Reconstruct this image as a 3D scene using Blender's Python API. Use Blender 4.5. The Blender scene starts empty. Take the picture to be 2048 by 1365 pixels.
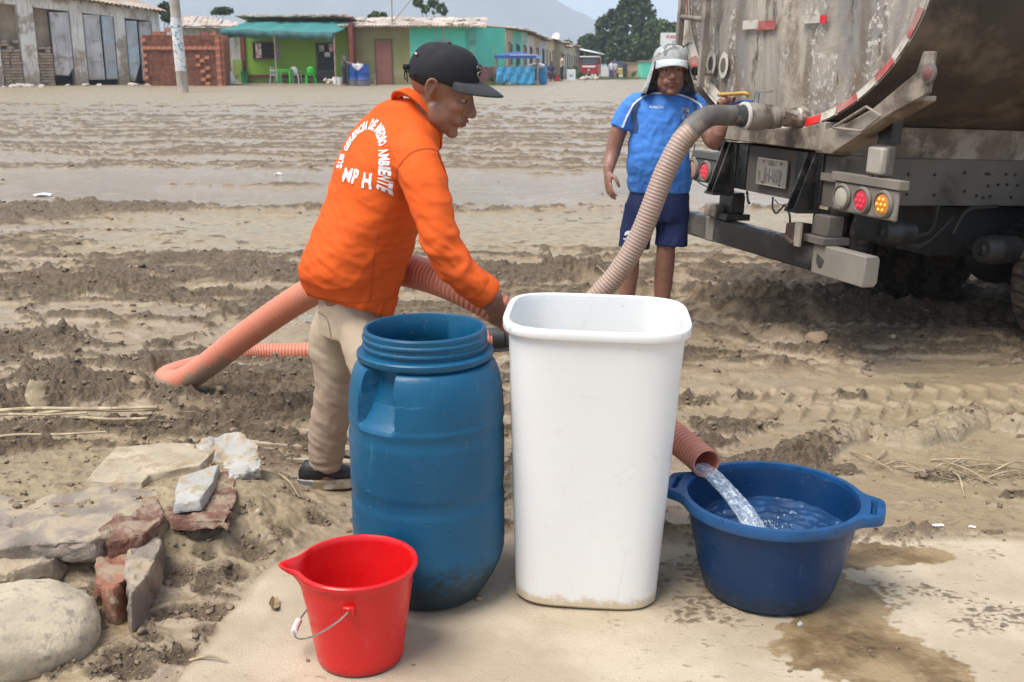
import bpy, bmesh, math, random
import numpy as np
from mathutils import Vector, Matrix, Euler
from mathutils.bvhtree import BVHTree

random.seed(7); rng = np.random.default_rng(11)
R = math.radians
sc = bpy.context.scene
col = sc.collection

# ------------------------------------------------------------------ camera
CAMH, PITCH, FPX = 1.6, R(14.73), 2100.0
cam = bpy.data.objects.new("camera", bpy.data.cameras.new("camera"))
col.objects.link(cam); sc.camera = cam
cam.location = (0, 0, CAMH)
cam.rotation_euler = (math.pi/2 - PITCH, 0, 0)
cam.data.sensor_width = 36.0
cam.data.lens = 36.0*FPX/2048
cam.data.clip_start = 0.05; cam.data.clip_end = 9000
cam.data.dof.use_dof = True
cam.data.dof.focus_distance = 3.3
cam.data.dof.aperture_fstop = 9.0

# ------------------------------------------------------------------ sky, sun, exposure
SUN_EL, SUN_AZ = R(62), R(-125)       # azimuth from +Y towards +X
wd = bpy.data.worlds.new("World"); sc.world = wd; wd.use_nodes = True
wn = wd.node_tree; wn.nodes.clear()
sky = wn.nodes.new("ShaderNodeTexSky"); sky.sky_type = 'NISHITA'; sky.sun_disc = False
sky.sun_elevation = SUN_EL; sky.sun_rotation = SUN_AZ
sky.air_density = 1.0; sky.dust_density = 1.0; sky.ozone_density = 1.0; sky.altitude = 50
hsv = wn.nodes.new("ShaderNodeHueSaturation"); hsv.inputs['Saturation'].default_value = 0.62
hsv.inputs['Value'].default_value = 1.0
wn.links.new(sky.outputs[0], hsv.inputs['Color'])
bg = wn.nodes.new("ShaderNodeBackground"); bg.inputs[1].default_value = 0.108
cl = wn.nodes.new("ShaderNodeTexNoise"); cl.inputs['Scale'].default_value = 2.2; cl.inputs['Detail'].default_value = 6
wtc = wn.nodes.new("ShaderNodeTexCoord"); wmp = wn.nodes.new("ShaderNodeMapping"); wmp.inputs['Scale'].default_value = (1, 1, 4)
wn.links.new(wtc.outputs['Generated'], wmp.inputs['Vector']); wn.links.new(wmp.outputs[0], cl.inputs['Vector'])
ccl = wn.nodes.new("ShaderNodeMix"); ccl.data_type = 'RGBA'
ccl.inputs[6].default_value = (3.4, 4.25, 5.7, 1); ccl.inputs[7].default_value = (4.6, 5.2, 6.2, 1)   # broken layer of high cloud
wn.links.new(cl.outputs['Fac'], ccl.inputs[0])
wmx = wn.nodes.new("ShaderNodeMix"); wmx.data_type = 'RGBA'; wmx.inputs[0].default_value = .86
wn.links.new(hsv.outputs[0], wmx.inputs[6]); wn.links.new(ccl.outputs[2], wmx.inputs[7])
wn.links.new(wmx.outputs[2], bg.inputs[0])
wo = wn.nodes.new("ShaderNodeOutputWorld"); wn.links.new(bg.outputs[0], wo.inputs[0])
sl = bpy.data.lights.new("sun", 'SUN'); sl.energy = 3.3; sl.angle = R(35); sl.color = (1.0, .94, .85)
sun = bpy.data.objects.new("sun", sl); col.objects.link(sun)
sd = Vector((math.sin(SUN_AZ)*math.cos(SUN_EL), math.cos(SUN_AZ)*math.cos(SUN_EL), math.sin(SUN_EL)))
sun.rotation_euler = sd.to_track_quat('Z', 'Y').to_euler(); sun.location = (0, 0, 30)
sc.view_settings.view_transform = 'Standard'; sc.view_settings.look = 'None'
sc.view_settings.gamma = 1.0; sc.view_settings.use_curve_mapping = False
sc.view_settings.exposure = 0.68
sc.cycles.max_bounces = 8; sc.cycles.transparent_max_bounces = 12
sc.cycles.use_adaptive_sampling = True; sc.cycles.adaptive_threshold = 0.02
sc.cycles.use_denoising = True
sc.cycles.caustics_reflective = False; sc.cycles.caustics_refractive = False

# ------------------------------------------------------------------ surveying helpers
CP, SP = math.cos(PITCH), math.sin(PITCH)
def ray(x, y):
    a = (x-1024)/FPX; b = -(y-682.5)/FPX
    return Vector((a, CP+b*SP, -SP+b*CP))
def gp(x, y, z=0.0):
    r = ray(x, y); return Vector((0, 0, CAMH)) + r*((z-CAMH)/r.z)
def at(x, y, Y):
    r = ray(x, y); return Vector((0, 0, CAMH)) + r*(Y/r.y)

# ------------------------------------------------------------------ materials
MATS = {}
def _n(nt, t, **k):
    n = nt.nodes.new(t)
    for a, b in k.items():
        if a in n.inputs.keys(): n.inputs[a].default_value = b
        else: setattr(n, a, b)
    return n
def c4(c): return (c[0], c[1], c[2], 1.0)
def noise_node(nt, vec, scale, detail=4, rough=.55, dist=0.0):
    n = _n(nt, "ShaderNodeTexNoise"); n.inputs['Scale'].default_value = scale
    n.inputs['Detail'].default_value = detail; n.inputs['Roughness'].default_value = rough
    n.inputs['Distortion'].default_value = dist
    nt.links.new(vec, n.inputs['Vector']); return n.outputs['Fac']
def ramp(nt, fac, lo, hi, inv=False):
    n = _n(nt, "ShaderNodeMapRange"); n.inputs['From Min'].default_value = lo; n.inputs['From Max'].default_value = hi
    if inv: n.inputs['To Min'].default_value = 1; n.inputs['To Max'].default_value = 0
    n.interpolation_type = 'SMOOTHSTEP'; nt.links.new(fac, n.inputs['Value']); return n.outputs['Result']
def mixc(nt, fac, a, b, blend='MIX'):
    n = _n(nt, "ShaderNodeMix", data_type='RGBA', blend_type=blend)
    if isinstance(fac, (int, float)): n.inputs[0].default_value = fac
    else: nt.links.new(fac, n.inputs[0])
    for s, v in ((6, a), (7, b)):
        if isinstance(v, tuple): n.inputs[s].default_value = c4(v)
        else: nt.links.new(v, n.inputs[s])
    return n.outputs[2]
def mth(nt, op, a, b=0.0):
    n = _n(nt, "ShaderNodeMath", operation=op)
    for s, v in ((0, a), (1, b)):
        if isinstance(v, (int, float)): n.inputs[s].default_value = v
        else: nt.links.new(v, n.inputs[s])
    return n.outputs[0]
def scaled(nt, vec, s):
    n = _n(nt, "ShaderNodeMapping"); n.inputs['Scale'].default_value = s
    nt.links.new(vec, n.inputs['Vector']); return n.outputs[0]
def M(name, c, rough=.6, metal=0., var=.12, vs=3., bump=.0, bs=40., dirt=None, dirt_s=3., dirt_lo=.5, dirt_hi=.62,
      base_dirt=None, streak=None, emit=None, sss=0., coat=0., rv=.1, alpha=None, specks=None, scuff=None, detail=5, stretch=(1, 1, 1), spec=None):
    """procedural painted / worn surface; dirt = colour of noise-shaped stains, base_dirt = (colour, height m), streak = colour of vertical runs"""
    if name in MATS: return MATS[name]
    m = bpy.data.materials.new(name); m.use_nodes = True; nt = m.node_tree; nt.nodes.clear()
    tc = _n(nt, "ShaderNodeTexCoord"); vec = tc.outputs['Object']
    if stretch != (1, 1, 1): vec = scaled(nt, vec, stretch)
    b = _n(nt, "ShaderNodeBsdfPrincipled"); o = _n(nt, "ShaderNodeOutputMaterial")
    nt.links.new(b.outputs[0], o.inputs[0])
    f = noise_node(nt, vec, vs, detail)
    lo = tuple(x*(1-var) for x in c); hi = tuple(min(1, x*(1+var)) for x in c)
    cc = mixc(nt, ramp(nt, f, .3, .7), lo, hi)
    if dirt:
        d = noise_node(nt, vec, dirt_s, 8, .65)
        cc = mixc(nt, ramp(nt, d, dirt_lo, dirt_hi), cc, dirt)
    if streak:
        sv = scaled(nt, tc.outputs['Object'], (14, 14, .7)); s = noise_node(nt, sv, 1.0, 6, .6)
        cc = mixc(nt, mth(nt, 'MULTIPLY', ramp(nt, s, .5, .68), .75), cc, streak)
    if scuff:   # (colour, strength): fine scratches in patches
        q = noise_node(nt, scaled(nt, tc.outputs['Object'], (34, 34, 3.2)), 1.0, 5, .6, 1.5); q2 = noise_node(nt, scaled(nt, tc.outputs['Object'], (6, 6, 40)), 1.0, 4, .6, .6)
        k = mth(nt, 'MAXIMUM', ramp(nt, q, .63, .67), ramp(nt, q2, .66, .69)); k = mth(nt, 'MULTIPLY', mth(nt, 'MULTIPLY', k, ramp(nt, noise_node(nt, tc.outputs['Object'], 4.5, 3), .42, .60)), scuff[1])
        cc = mixc(nt, k, cc, scuff[0])
    if specks:  # (colour, scale, threshold): splashes and specks of mud
        q = noise_node(nt, tc.outputs['Object'], specks[1], 3, .55); q3 = noise_node(nt, tc.outputs['Object'], specks[1]*.12, 3, .6)
        cc = mixc(nt, mth(nt, 'MULTIPLY', ramp(nt, mth(nt, 'ADD', q, mth(nt, 'MULTIPLY', mth(nt, 'SUBTRACT', q3, .5), .35)), specks[2], specks[2]+.03), .8), cc, specks[0])
    if base_dirt:
        sep = _n(nt, "ShaderNodeSeparateXYZ"); nt.links.new(tc.outputs['Object'], sep.inputs[0])
        h = mth(nt, 'ADD', sep.outputs[2], mth(nt, 'MULTIPLY', mth(nt, 'SUBTRACT', noise_node(nt, tc.outputs['Object'], 12/max(.3, base_dirt[1]*3), 8, .7), .5), base_dirt[1]*2.2))
        cc = mixc(nt, mth(nt, 'MULTIPLY', ramp(nt, h, base_dirt[1]*.4, base_dirt[1]*1.3, True), .85), cc, base_dirt[0])
    nt.links.new(cc, b.inputs['Base Color'])
    rr = ramp(nt, noise_node(nt, vec, vs*4, 6), .3, .7)
    mr = _n(nt, "ShaderNodeMapRange"); nt.links.new(rr, mr.inputs['Value'])
    mr.inputs['To Min'].default_value = max(.02, rough-rv); mr.inputs['To Max'].default_value = min(1, rough+rv)
    nt.links.new(mr.outputs[0], b.inputs['Roughness'])
    b.inputs['Metallic'].default_value = metal
    if spec is not None: b.inputs['Specular IOR Level'].default_value = spec
    if coat: b.inputs['Coat Weight'].default_value = coat; b.inputs['Coat Roughness'].default_value = .2
    if sss:
        b.inputs['Subsurface Weight'].default_value = sss; b.inputs['Subsurface Radius'].default_value = (.01, .004, .002)
        b.inputs['Subsurface Scale'].default_value = 1.0
    if emit: b.inputs['Emission Color'].default_value = c4(emit[0]); b.inputs['Emission Strength'].default_value = emit[1]
    if bump:
        bn = _n(nt, "ShaderNodeBump"); bn.inputs['Strength'].default_value = min(1, bump); bn.inputs['Distance'].default_value = 1.0/bs*.6
        nt.links.new(noise_node(nt, vec, bs, 6, .6), bn.inputs['Height']); nt.links.new(bn.outputs[0], b.inputs['Normal'])
    MATS[name] = m; return m

# ------------------------------------------------------------------ object helpers
WM = {}
def rootm(o):
    while o.parent is not None: o = o.parent
    return WM.get(o.name, Matrix())
def tag(o, label=None, cat=None, group=None, kind=None):
    if label: o['label'] = label
    if cat: o['category'] = cat
    if group: o['group'] = group
    if kind: o['kind'] = kind
    return o
def thing(name, label, cat, loc=(0, 0, 0), rz=0., group=None, mat=None):
    o = bpy.data.objects.new(name, None); col.objects.link(o)
    o.empty_display_size = .2
    m = mat if mat is not None else Matrix.Translation(Vector(loc)) @ Matrix.Rotation(rz, 4, 'Z')
    o.matrix_world = m; WM[o.name] = m.copy()
    return tag(o, label, cat, group)
def link_mesh(name, me, m, parent=None):
    o = bpy.data.objects.new(name, me); col.objects.link(o)
    if m: me.materials.append(m)
    if parent: o.parent = parent
    return o
def copy_tree(o, parent=None):
    c = o.copy(); col.objects.link(c)
    if parent: c.parent = parent
    for ch in o.children: copy_tree(ch, c)
    return c
def place_copy(root, loc, rz, label=None, scale=None, group=None):
    c = copy_tree(root); c.matrix_world = Matrix.Translation(Vector(loc)) @ Matrix.Rotation(rz, 4, 'Z') @ Matrix.Scale(scale or 1, 4)
    if label: c['label'] = label
    if group: c['group'] = group
    return c

def catmull(pts, n):
    P = [np.array(p, float) for p in pts]; out = []
    P = [2*P[0]-P[1]] + P + [2*P[-1]-P[-2]]
    for i in range(1, len(P)-2):
        for k in range(n):
            t = k/n; a, b, c_, d = P[i-1], P[i], P[i+1], P[i+2]
            out.append(.5*((2*b)+(-a+c_)*t+(2*a-5*b+4*c_-d)*t*t+(-a+3*b-3*c_+d)*t**3))
    out.append(P[-2]); return out

class MB:
    """collects shapes and links them as ONE mesh object"""
    def __init__(s): s.v = []; s.f = []
    def add(s, vs, fs):
        o = len(s.v); s.v += [tuple(v) for v in vs]; s.f += [tuple(i+o for i in f) for f in fs]; return s
    def box(s, c, d, m=None):
        x, y, z = d[0]/2, d[1]/2, d[2]/2
        vs = [Vector((a*x, b*y, e*z)) for a in (-1, 1) for b in (-1, 1) for e in (-1, 1)]
        if m is not None: vs = [m @ v for v in vs]
        c = Vector(c); vs = [v+c for v in vs]
        return s.add(vs, [(0, 1, 3, 2), (4, 6, 7, 5), (0, 4, 5, 1), (2, 3, 7, 6), (0, 2, 6, 4), (1, 5, 7, 3)])
    def box2(s, a, b):
        return s.box([(a[i]+b[i])/2 for i in range(3)], [abs(b[i]-a[i]) for i in range(3)])
    def bar(s, p0, p1, w, h, up=(0, 0, 1)):
        p0, p1 = Vector(p0), Vector(p1); d = (p1-p0); L = d.length; d.normalize()
        u = Vector(up); sd = d.cross(u)
        if sd.length < 1e-4: sd = d.cross(Vector((1, 0, 0)))
        sd.normalize(); u = sd.cross(d)
        m = Matrix((d, sd, u)).transposed()
        return s.box((p0+p1)/2, (L, w, h), m)
    def prism(s, poly, z0, z1, m=None):
        n = len(poly); vs = [Vector((p[0], p[1], z0)) for p in poly]+[Vector((p[0], p[1], z1)) for p in poly]
        if m is not None: vs = [m @ v for v in vs]
        fs = [tuple(range(n))[::-1], tuple(range(n, 2*n))]+[(i, (i+1) % n, n+(i+1) % n, n+i) for i in range(n)]
        return s.add(vs, fs)
    def tube(s, pts, rad, n=12, sub=0, caps=True, ell=None, closed_round=False):
        if isinstance(rad, (int, float)): rad = [rad]*len(pts)
        if sub:
            q = catmull([list(p)+[r] for p, r in zip(pts, rad)], sub); pts = [Vector(a[:3]) for a in q]; rad = [a[3] for a in q]
        pts = [Vector(p) for p in pts]
        if closed_round:
            d0 = (pts[0]-pts[1]).normalized(); d1 = (pts[-1]-pts[-2]).normalized(); r0, r1 = rad[0], rad[-1]
            pts = [pts[0]+d0*r0*.9, pts[0]+d0*r0*.6]+pts+[pts[-1]+d1*r1*.6, pts[-1]+d1*r1*.9]
            rad = [r0*.35, r0*.8]+list(rad)+[r1*.8, r1*.35]
        t = (pts[1]-pts[0]).normalized(); u = t.orthogonal().normalized(); vs = []; N = len(pts)
        for i, p in enumerate(pts):
            t2 = (pts[min(i+1, N-1)]-pts[max(i-1, 0)]).normalized()
            ax = t.cross(t2)
            if ax.length > 1e-6: u = Matrix.Rotation(t.angle(t2), 3, ax.normalized()) @ u
            t = t2; w = t.cross(u).normalized(); r = rad[i]
            for k in range(n):
                a = 2*math.pi*k/n; vs.append(p+u*math.cos(a)*r+w*math.sin(a)*r)
        fs = [(i*n+k, i*n+(k+1) % n, (i+1)*n+(k+1) % n, (i+1)*n+k) for i in range(N-1) for k in range(n)]
        if caps: fs += [tuple(range(n))[::-1], tuple((N-1)*n+k for k in range(n))]
        return s.add(vs, fs)
    def rings(s, R_, caps=True):
        n = len(R_[0]); vs = [v for r in R_ for v in r]; N = len(R_)
        fs = [(i*n+k, i*n+(k+1) % n, (i+1)*n+(k+1) % n, (i+1)*n+k) for i in range(N-1) for k in range(n)]
        if caps: fs += [tuple(range(n))[::-1], tuple((N-1)*n+k for k in range(n))]
        return s.add(vs, fs)
    def lathe(s, prof, c=(0, 0, 0), n=48, m=None, caps=True, sq=0, asp=1.0):
        """prof: list of (radius, z)"""
        R_ = []
        for r, z in prof:
            ring = []
            for k in range(n):
                a = 2*math.pi*k/n; ca, sa = math.cos(a), math.sin(a)
                q = 1.0
                if sq: q = (abs(ca)**sq+abs(sa)**sq)**(-1.0/sq)
                v = Vector((r*ca*q, r*sa*q*asp, z))
                if m is not None: v = m @ v
                ring.append(v+Vector(c))
            R_.append(ring)
        return s.rings(R_, caps)
    def ell(s, c, r, m=None, n=16, k=10):
        R_ = []
        for i in range(1, k):
            ph = math.pi*i/k; R_.append([Vector((r[0]*math.sin(ph)*math.cos(2*math.pi*j/n), r[1]*math.sin(ph)*math.sin(2*math.pi*j/n), -r[2]*math.cos(ph))) for j in range(n)])
        if m is not None: R_ = [[m @ v for v in q] for q in R_]
        R_ = [[v+Vector(c) for v in q] for q in R_]
        return s.rings(R_)
    def xf(s, m): s.v = [tuple(m @ Vector(v)) for v in s.v]; return s
    def mesh(s, name='m'):
        me = bpy.data.meshes.new(name); me.from_pydata(s.v, [], s.f); me.validate(); me.update(); return me
    def build(s, name, m, parent=None, world=False, smooth=True, ang=38, bevel=0., seg=2, label=None):
        if world and parent is not None:
            inv = rootm(parent).inverted(); s.xf(inv)
        me = s.mesh(name)
        fix_normals(me)
        if smooth:
            me.polygons.foreach_set('use_smooth', [True]*len(me.polygons)); me.set_sharp_from_angle(angle=R(ang))
        o = link_mesh(name, me, m, parent)
        if bevel:
            b = o.modifiers.new('bevel', 'BEVEL'); b.width = bevel; b.segments = seg; b.limit_method = 'ANGLE'; b.angle_limit = R(40)
        if label: o['label'] = label
        if name in ('rafter_ends',): o['kind'] = 'stuff'   # stick ends of a few pixels each
        return o
def fix_normals(me):
    bm = bmesh.new(); bm.from_mesh(me); bmesh.ops.recalc_face_normals(bm, faces=bm.faces); bm.to_mesh(me); bm.free()

def fuse(mb, voxel, smooth=2, fac=.5, name='m'):
    """union of overlapping closed shapes as one continuous skin"""
    me = mb.mesh('tmp'); fix_normals(me); o = bpy.data.objects.new('tmp', me); col.objects.link(o)
    r = o.modifiers.new('r', 'REMESH'); r.mode = 'VOXEL'; r.voxel_size = voxel; r.use_smooth_shade = True
    if smooth:
        s = o.modifiers.new('s', 'SMOOTH'); s.iterations = smooth; s.factor = fac
    dg = bpy.context.evaluated_depsgraph_get(); dg.update()
    out = bpy.data.meshes.new_from_object(o.evaluated_get(dg)); out.name = name
    bpy.data.objects.remove(o); bpy.data.meshes.remove(me)
    return out
def mesh_np(me):
    a = np.empty(len(me.vertices)*3, np.float32); me.vertices.foreach_get('co', a); return a.reshape(-1, 3).astype(float)
def mesh_set(me, a): me.vertices.foreach_set('co', a.astype(np.float32).ravel()); me.update()
def mesh_normals(me):
    a = np.empty(len(me.vertices)*3, np.float32); me.vertices.foreach_get('normal', a); return a.reshape(-1, 3).astype(float)
def xf_np(a, m):
    m = np.array(m); return a @ m[:3, :3].T + m[:3, 3]
def to_part(me, name, mt, parent, world=True):
    if world: mesh_set(me, xf_np(mesh_np(me), rootm(parent).inverted()))
    me.polygons.foreach_set('use_smooth', [True]*len(me.polygons))
    return link_mesh(name, me, mt, parent)
def text_mesh(txt, size=1., extrude=0., bold=0., align='CENTER', res=3):
    cu = bpy.data.curves.new('t', 'FONT'); cu.body = txt; cu.size = size; cu.extrude = extrude; cu.offset = bold*size
    cu.align_x = align; cu.align_y = 'CENTER'; cu.resolution_u = res
    o = bpy.data.objects.new('t', cu); col.objects.link(o)
    dg = bpy.context.evaluated_depsgraph_get(); dg.update()
    me = bpy.data.meshes.new_from_object(o.evaluated_get(dg)); bpy.data.objects.remove(o); bpy.data.curves.remove(cu)
    return me

# ------------------------------------------------------------------ numpy gradient noise
_perm = np.random.default_rng(5).permutation(4096)
_ga = np.random.default_rng(6).uniform(0, 2*np.pi, 4096); _gx, _gy = np.cos(_ga), np.sin(_ga)
def pn(x, y, seed=0):
    x = np.asarray(x, float); y = np.asarray(y, float)
    xi = np.floor(x).astype(np.int64); yi = np.floor(y).astype(np.int64); xf = x-xi; yf = y-yi
    u = xf*xf*xf*(xf*(xf*6-15)+10); v = yf*yf*yf*(yf*(yf*6-15)+10)
    def h(a, b): return _perm[(_perm[(a+seed*131) & 4095]+b) & 4095]
    def d(a, b, p, q): k = h(a, b); return _gx[k]*p+_gy[k]*q
    n00 = d(xi, yi, xf, yf); n10 = d(xi+1, yi, xf-1, yf); n01 = d(xi, yi+1, xf, yf-1); n11 = d(xi+1, yi+1, xf-1, yf-1)
    return ((n00*(1-u)+n10*u)*(1-v)+(n01*(1-u)+n11*u)*v)*1.5
def fbm(x, y, o=4, seed=0, g=.5, l=2.03):
    t = 0.; a = 1.; s = 0.
    for i in range(o):
        t = t+a*pn(x, y, seed+i); s += a; a *= g; x = x*l+3.1; y = y*l+1.7
    return t/s
def sst(a, b, x):
    t = np.clip((x-a)/(b-a), 0, 1); return t*t*(3-2*t)
# ------------------------------------------------------------------ the ground
SLAB = [gp(330, 1400), gp(395, 1300), gp(470, 1200), gp(560, 1110), gp(640, 1080), gp(800, 1050), gp(1000, 1065), gp(1380, 1077), gp(1700, 1076), gp(2060, 1082)]
SLAB = [(p.x, p.y) for p in SLAB]
RIDGE = [gp(1380, 905), gp(1500, 935), gp(1560, 945), gp(1640, 905), gp(1720, 868), (gp(1800, 880)), gp(1880, 872), gp(1960, 840), gp(2060, 858), gp(2200, 850)]
def _smooth(P_):
    q = catmull([(p.x, p.y) for p in P_], 6); return [tuple(a) for a in q]
RIDGE_S = _smooth(RIDGE)
def seg_dist(x, y, pts):
    best = np.full(x.shape, 1e9); side = np.zeros(x.shape); tt = np.zeros(x.shape); acc = 0.
    for (a, b) in zip(pts[:-1], pts[1:]):
        dx, dy = b[0]-a[0], b[1]-a[1]; L2 = dx*dx+dy*dy
        t = np.clip(((x-a[0])*dx+(y-a[1])*dy)/L2, 0, 1)
        d = np.hypot(x-a[0]-t*dx, y-a[1]-t*dy); s = (x-a[0])*dy-(y-a[1])*dx
        m = d < best; best = np.where(m, d, best); side = np.where(m, s, side); tt = np.where(m, acc+t*math.sqrt(L2), tt); acc += math.sqrt(L2)
    return best, side, tt
def base_z(x, y):
    r = np.maximum(y, 0)
    return .6*sst(20, 50, r)-.35*sst(62, 130, r)
RUB_C = gp(170, 1040)
PITS = [gp(a, b) for a, b in ((555, 1035), (640, 1050), (410, 1110), (500, 1115), (415, 1130), (560, 1085), (465, 1150), (350, 1160), (405, 1175), (330, 1230), (370, 1225), (430, 1225), (300, 1275), (250, 1300), (360, 1310), (230, 1330), (420, 1260), (470, 1080), (270, 1340), (600, 1020))]
CLUMPS = [(1370, 805, .2, .05), (1450, 860, .22, .06), (1400, 890, .2, .06), (1700, 795, .12, .04), (1820, 775, .1, .04), (1490, 795, .1, .03), (1600, 940, .12, .04), (1680, 950, .12, .035), (2030, 1000, .08, .04),
          (1880, 960, .14, .03), (1480, 600, .5, .08), (1650, 615, .4, .07), (1800, 640, .4, .05), (1560, 650, .3, .05), (1050, 555, .6, .08), (1150, 545, .4, .07), (200, 420, 1.6, .05), (40, 430, 1.5, .07), (130, 590, .9, .1),
          (60, 700, .5, .08), (180, 790, .5, .07), (30, 820, .35, .06), (600, 560, .5, .07), (520, 640, .4, .06), (430, 790, .3, .04), (520, 855, .3, .035)]
def ground(x, y):
    """height and surface masks of the yard at world (x, y)"""
    x = np.asarray(x, float); y = np.asarray(y, float); shp = x.shape; x = x.ravel(); y = y.ravel()
    z0 = base_z(x, y)
    wx = fbm(x*.35, y*.35, 3, 40)
    # long torn ridges running across the yard, with flat silt between them
    yy = y+wx*1.1+.10*x
    fr = sst(6, 22, y)
    r1 = (1-np.abs(fbm(x*.16+2*wx, yy*1.25, 4, 3, .55))*3.4)*(1-fr)+fr*(1-np.abs(fbm(x*.022+.3*wx, yy*.80, 3, 103, .42))*3.4)
    r2 = (1-np.abs(fbm(x*.42+9, yy*2.3, 4, 13, .55))*3.2)*(1-fr)+fr*(1-np.abs(fbm(x*.045+9, yy*1.7, 3, 113, .42))*3.0)
    R1 = sst(.45+.1*fr, .98, r1+.25*fbm(x*2.5, y*3.5, 3, 17)); R2 = sst(.69, 1.02, r2+.2*fbm(x*4, y*6, 2, 19))
    # layered silt: flat shelves with torn edges
    tk_ = (fbm(x*.42+.5*wx, y*1.15, 4, 203, .52)+.10*fbm(x*3.1, y*4.2, 3, 205, .6))*6.5; fl_ = np.floor(tk_); fc = tk_-fl_
    stair = fl_+sst(.0, .13, fc)+.22*fc; edge_t = np.exp(-((fc-.10)/.13)**2)*(1-sst(9, 14, y))
    big = fbm(x*.25, y*.5, 3, 23)
    near = 1-sst(5.5, 9, y)
    ampR = .060*(1-near)+.040*near
    h = ampR*(R1*.85+R2*.5)+.02*big-.018; terr = .017*stair*(1-sst(10, 16, y))+.02
    fd = 1-sst(5, 10, y); lump = fbm(x*5.5, y*6.5, 2, 31, .6)*(1-fd)+fd*fbm(x*5.5, y*7.5, 4, 31, .6); fine = fbm(x*21, y*27, 3, 51, .6)*(.25+.75*fd)*(1-.8*sst(12, 20, y))
    # calmer places
    pud = sst(11.6, 12.6, y+.35*wx+.12*x)*(1-sst(16.0, 17.6, y+1.2*wx-.10*x))*(1-.75*sst(2.2, 4.5, x))*sst(-.38, -.05, fbm(x*.30, y*.8, 3, 230)+.12*sst(1, -3, x))        # wide shallow puddle
    olive = sst(8.9, 9.7, y+.25*wx)*(1-sst(11.3, 12.0, y+.3*wx))*sst(-5.2, -3.4, x+.6*wx)
    road = sst(33, 40, y+2*wx)
    tan = sst(.25, .9, x+.4*wx-.12*(y-4))*(1-sst(5.15, 5.75, y+.3*wx))*sst(3.3, 3.5, y)
    calm = np.clip(np.maximum.reduce([pud, olive*.72, road*.72, tan*.93]), 0, 1)
    # puddle level wins where the mud is low
    lvl = -.012+.018*fbm(x*.5, y*.9, 2, 71)
    lvl = lvl*(1-pud)-.02*pud
    h = h*(1-calm)-.012*calm; terr = terr*(1-calm*.75)
    clod = sst(.002, .030, h-lvl)*(1-calm*.9)*sst(-.12, .22, lump+.6*fine+.35*R1)
    crag = np.clip(1-np.abs(fbm(x*9.5+wx*2, y*11, 3, 61, .55))*4.2, -.4, 1)*(.3+.7*fd)
    edge = sst(.15, .5, clod)
    tiny = fbm(x*46, y*58, 2, 66, .6)*(1-sst(5, 9, y))
    h = h+clod*(np.abs(lump)*.020+np.abs(fine)*.016+.016*crag*(.35+.65*sst(-.1, .3, lump))+.006*tiny)+.007*edge
    wet = np.clip(1-sst(.0, .03, h-lvl)+.25*(1-clod), 0, 1)
    h = np.maximum(h, lvl+.003*lump*(1-pud))+.0015*fine+terr
    em = edge_t*sst(-.05, .25, lump+.4*fine)*(1-calm*.8); h = h+em*(.006+.016*np.abs(lump)+.014*np.abs(fine)); clod = np.maximum(clod, .95*em); wet = wet*(1-.8*em)
    sprk = sst(.20, .34, lump+.35*fine)*sst(-.1, .3, fbm(x*.8, y*1.2, 2, 207))*(1-pud)*(1-.6*road); h = h+sprk*.010*(.5+2*np.abs(fine)); clod = np.maximum(clod, .8*sprk); wet = wet*(1-.6*sprk)
    # truck wheel ruts (near y = 7) and shallower tyre prints (near y = 4.8)
    for (yc, sl, w, dep, x0) in ((7.05, .03, .30, .06, -.6), (7.75, .02, .3, .05, -1.0), (6.35, .05, .22, .035, .9)):
        d = y-(yc+sl*x+.12*pn(x*.7, x*0+3, 5)); m = sst(x0-.8, x0+.5, x)*(1-sst(9, 12, x))
        tr = np.exp(-(d/w)**4); rim = np.exp(-((np.abs(d)-w*1.25)/.11)**2)
        tor = .5+1.1*np.abs(fbm(x*4, y*6, 3, 77, .6))
        lug = .014*np.sin((x-.5*np.abs(d))*2*math.pi/.11)
        h = h*(1-.75*m*tr)+m*(tr*(-dep*.4+lug*.6)+rim*.042*tor); clod = np.maximum(clod, m*np.clip(rim*1.2, 0, 1)*sst(.55, .8, tor)); wet = wet*(1-m*np.clip(rim, 0, 1))
    for (x0_, x1_, yc, sl) in ((.9, 3.2, 4.72, .04), (.2, 3.0, 5.02, .02)):
        d = y-(yc+sl*x); m = sst(x0_-.1, x0_+.25, x)*(1-sst(x1_, x1_+.3, x)); tr = np.exp(-(d/.13)**6)
        ch = np.maximum(0, np.sin((x+.55*np.abs(d)-.0*y)*2*math.pi/.125))**3
        h = h*(1-.6*m*tr)+m*tr*(-.014+.026*ch+.012); clod = clod*(1-.7*m*tr)
    d, s_, t_ = seg_dist(x, y, [(gp(1465, 757).x, gp(1465, 757).y), (gp(1620, 806).x, gp(1620, 806).y)])
    h = h-.02*np.exp(-(d/.07)**4)*(.7+.5*np.sin(t_*80))
    # rolled ridge of mud at the right
    wob = .10*pn(x*2.6, y*2.6, 88)+.03*pn(x*9, y*9, 87)
    d, s_, t_ = seg_dist(x+wob*.6, y+wob, RIDGE_S)
    hh = .085*(.95+.45*pn(t_*2.2, t_*0, 91))*sst(0, .4, t_); wd = .095*(1+.5*pn(t_*3, t_*0+5, 92))
    prof = np.sqrt(np.clip(1-(d/wd)**2, 0, 1))*.75+.25*sst(.2, 0, d)
    h = h+hh*prof*(.85+.35*crag*(1-sst(.5, 1.1, t_))+.25*pn(x*9, y*9, 99)+.3*fine)
    clod = np.maximum(clod, sst(.1, .5, prof)*(.25+.6*(1-sst(.3, 1.1, t_))))
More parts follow.
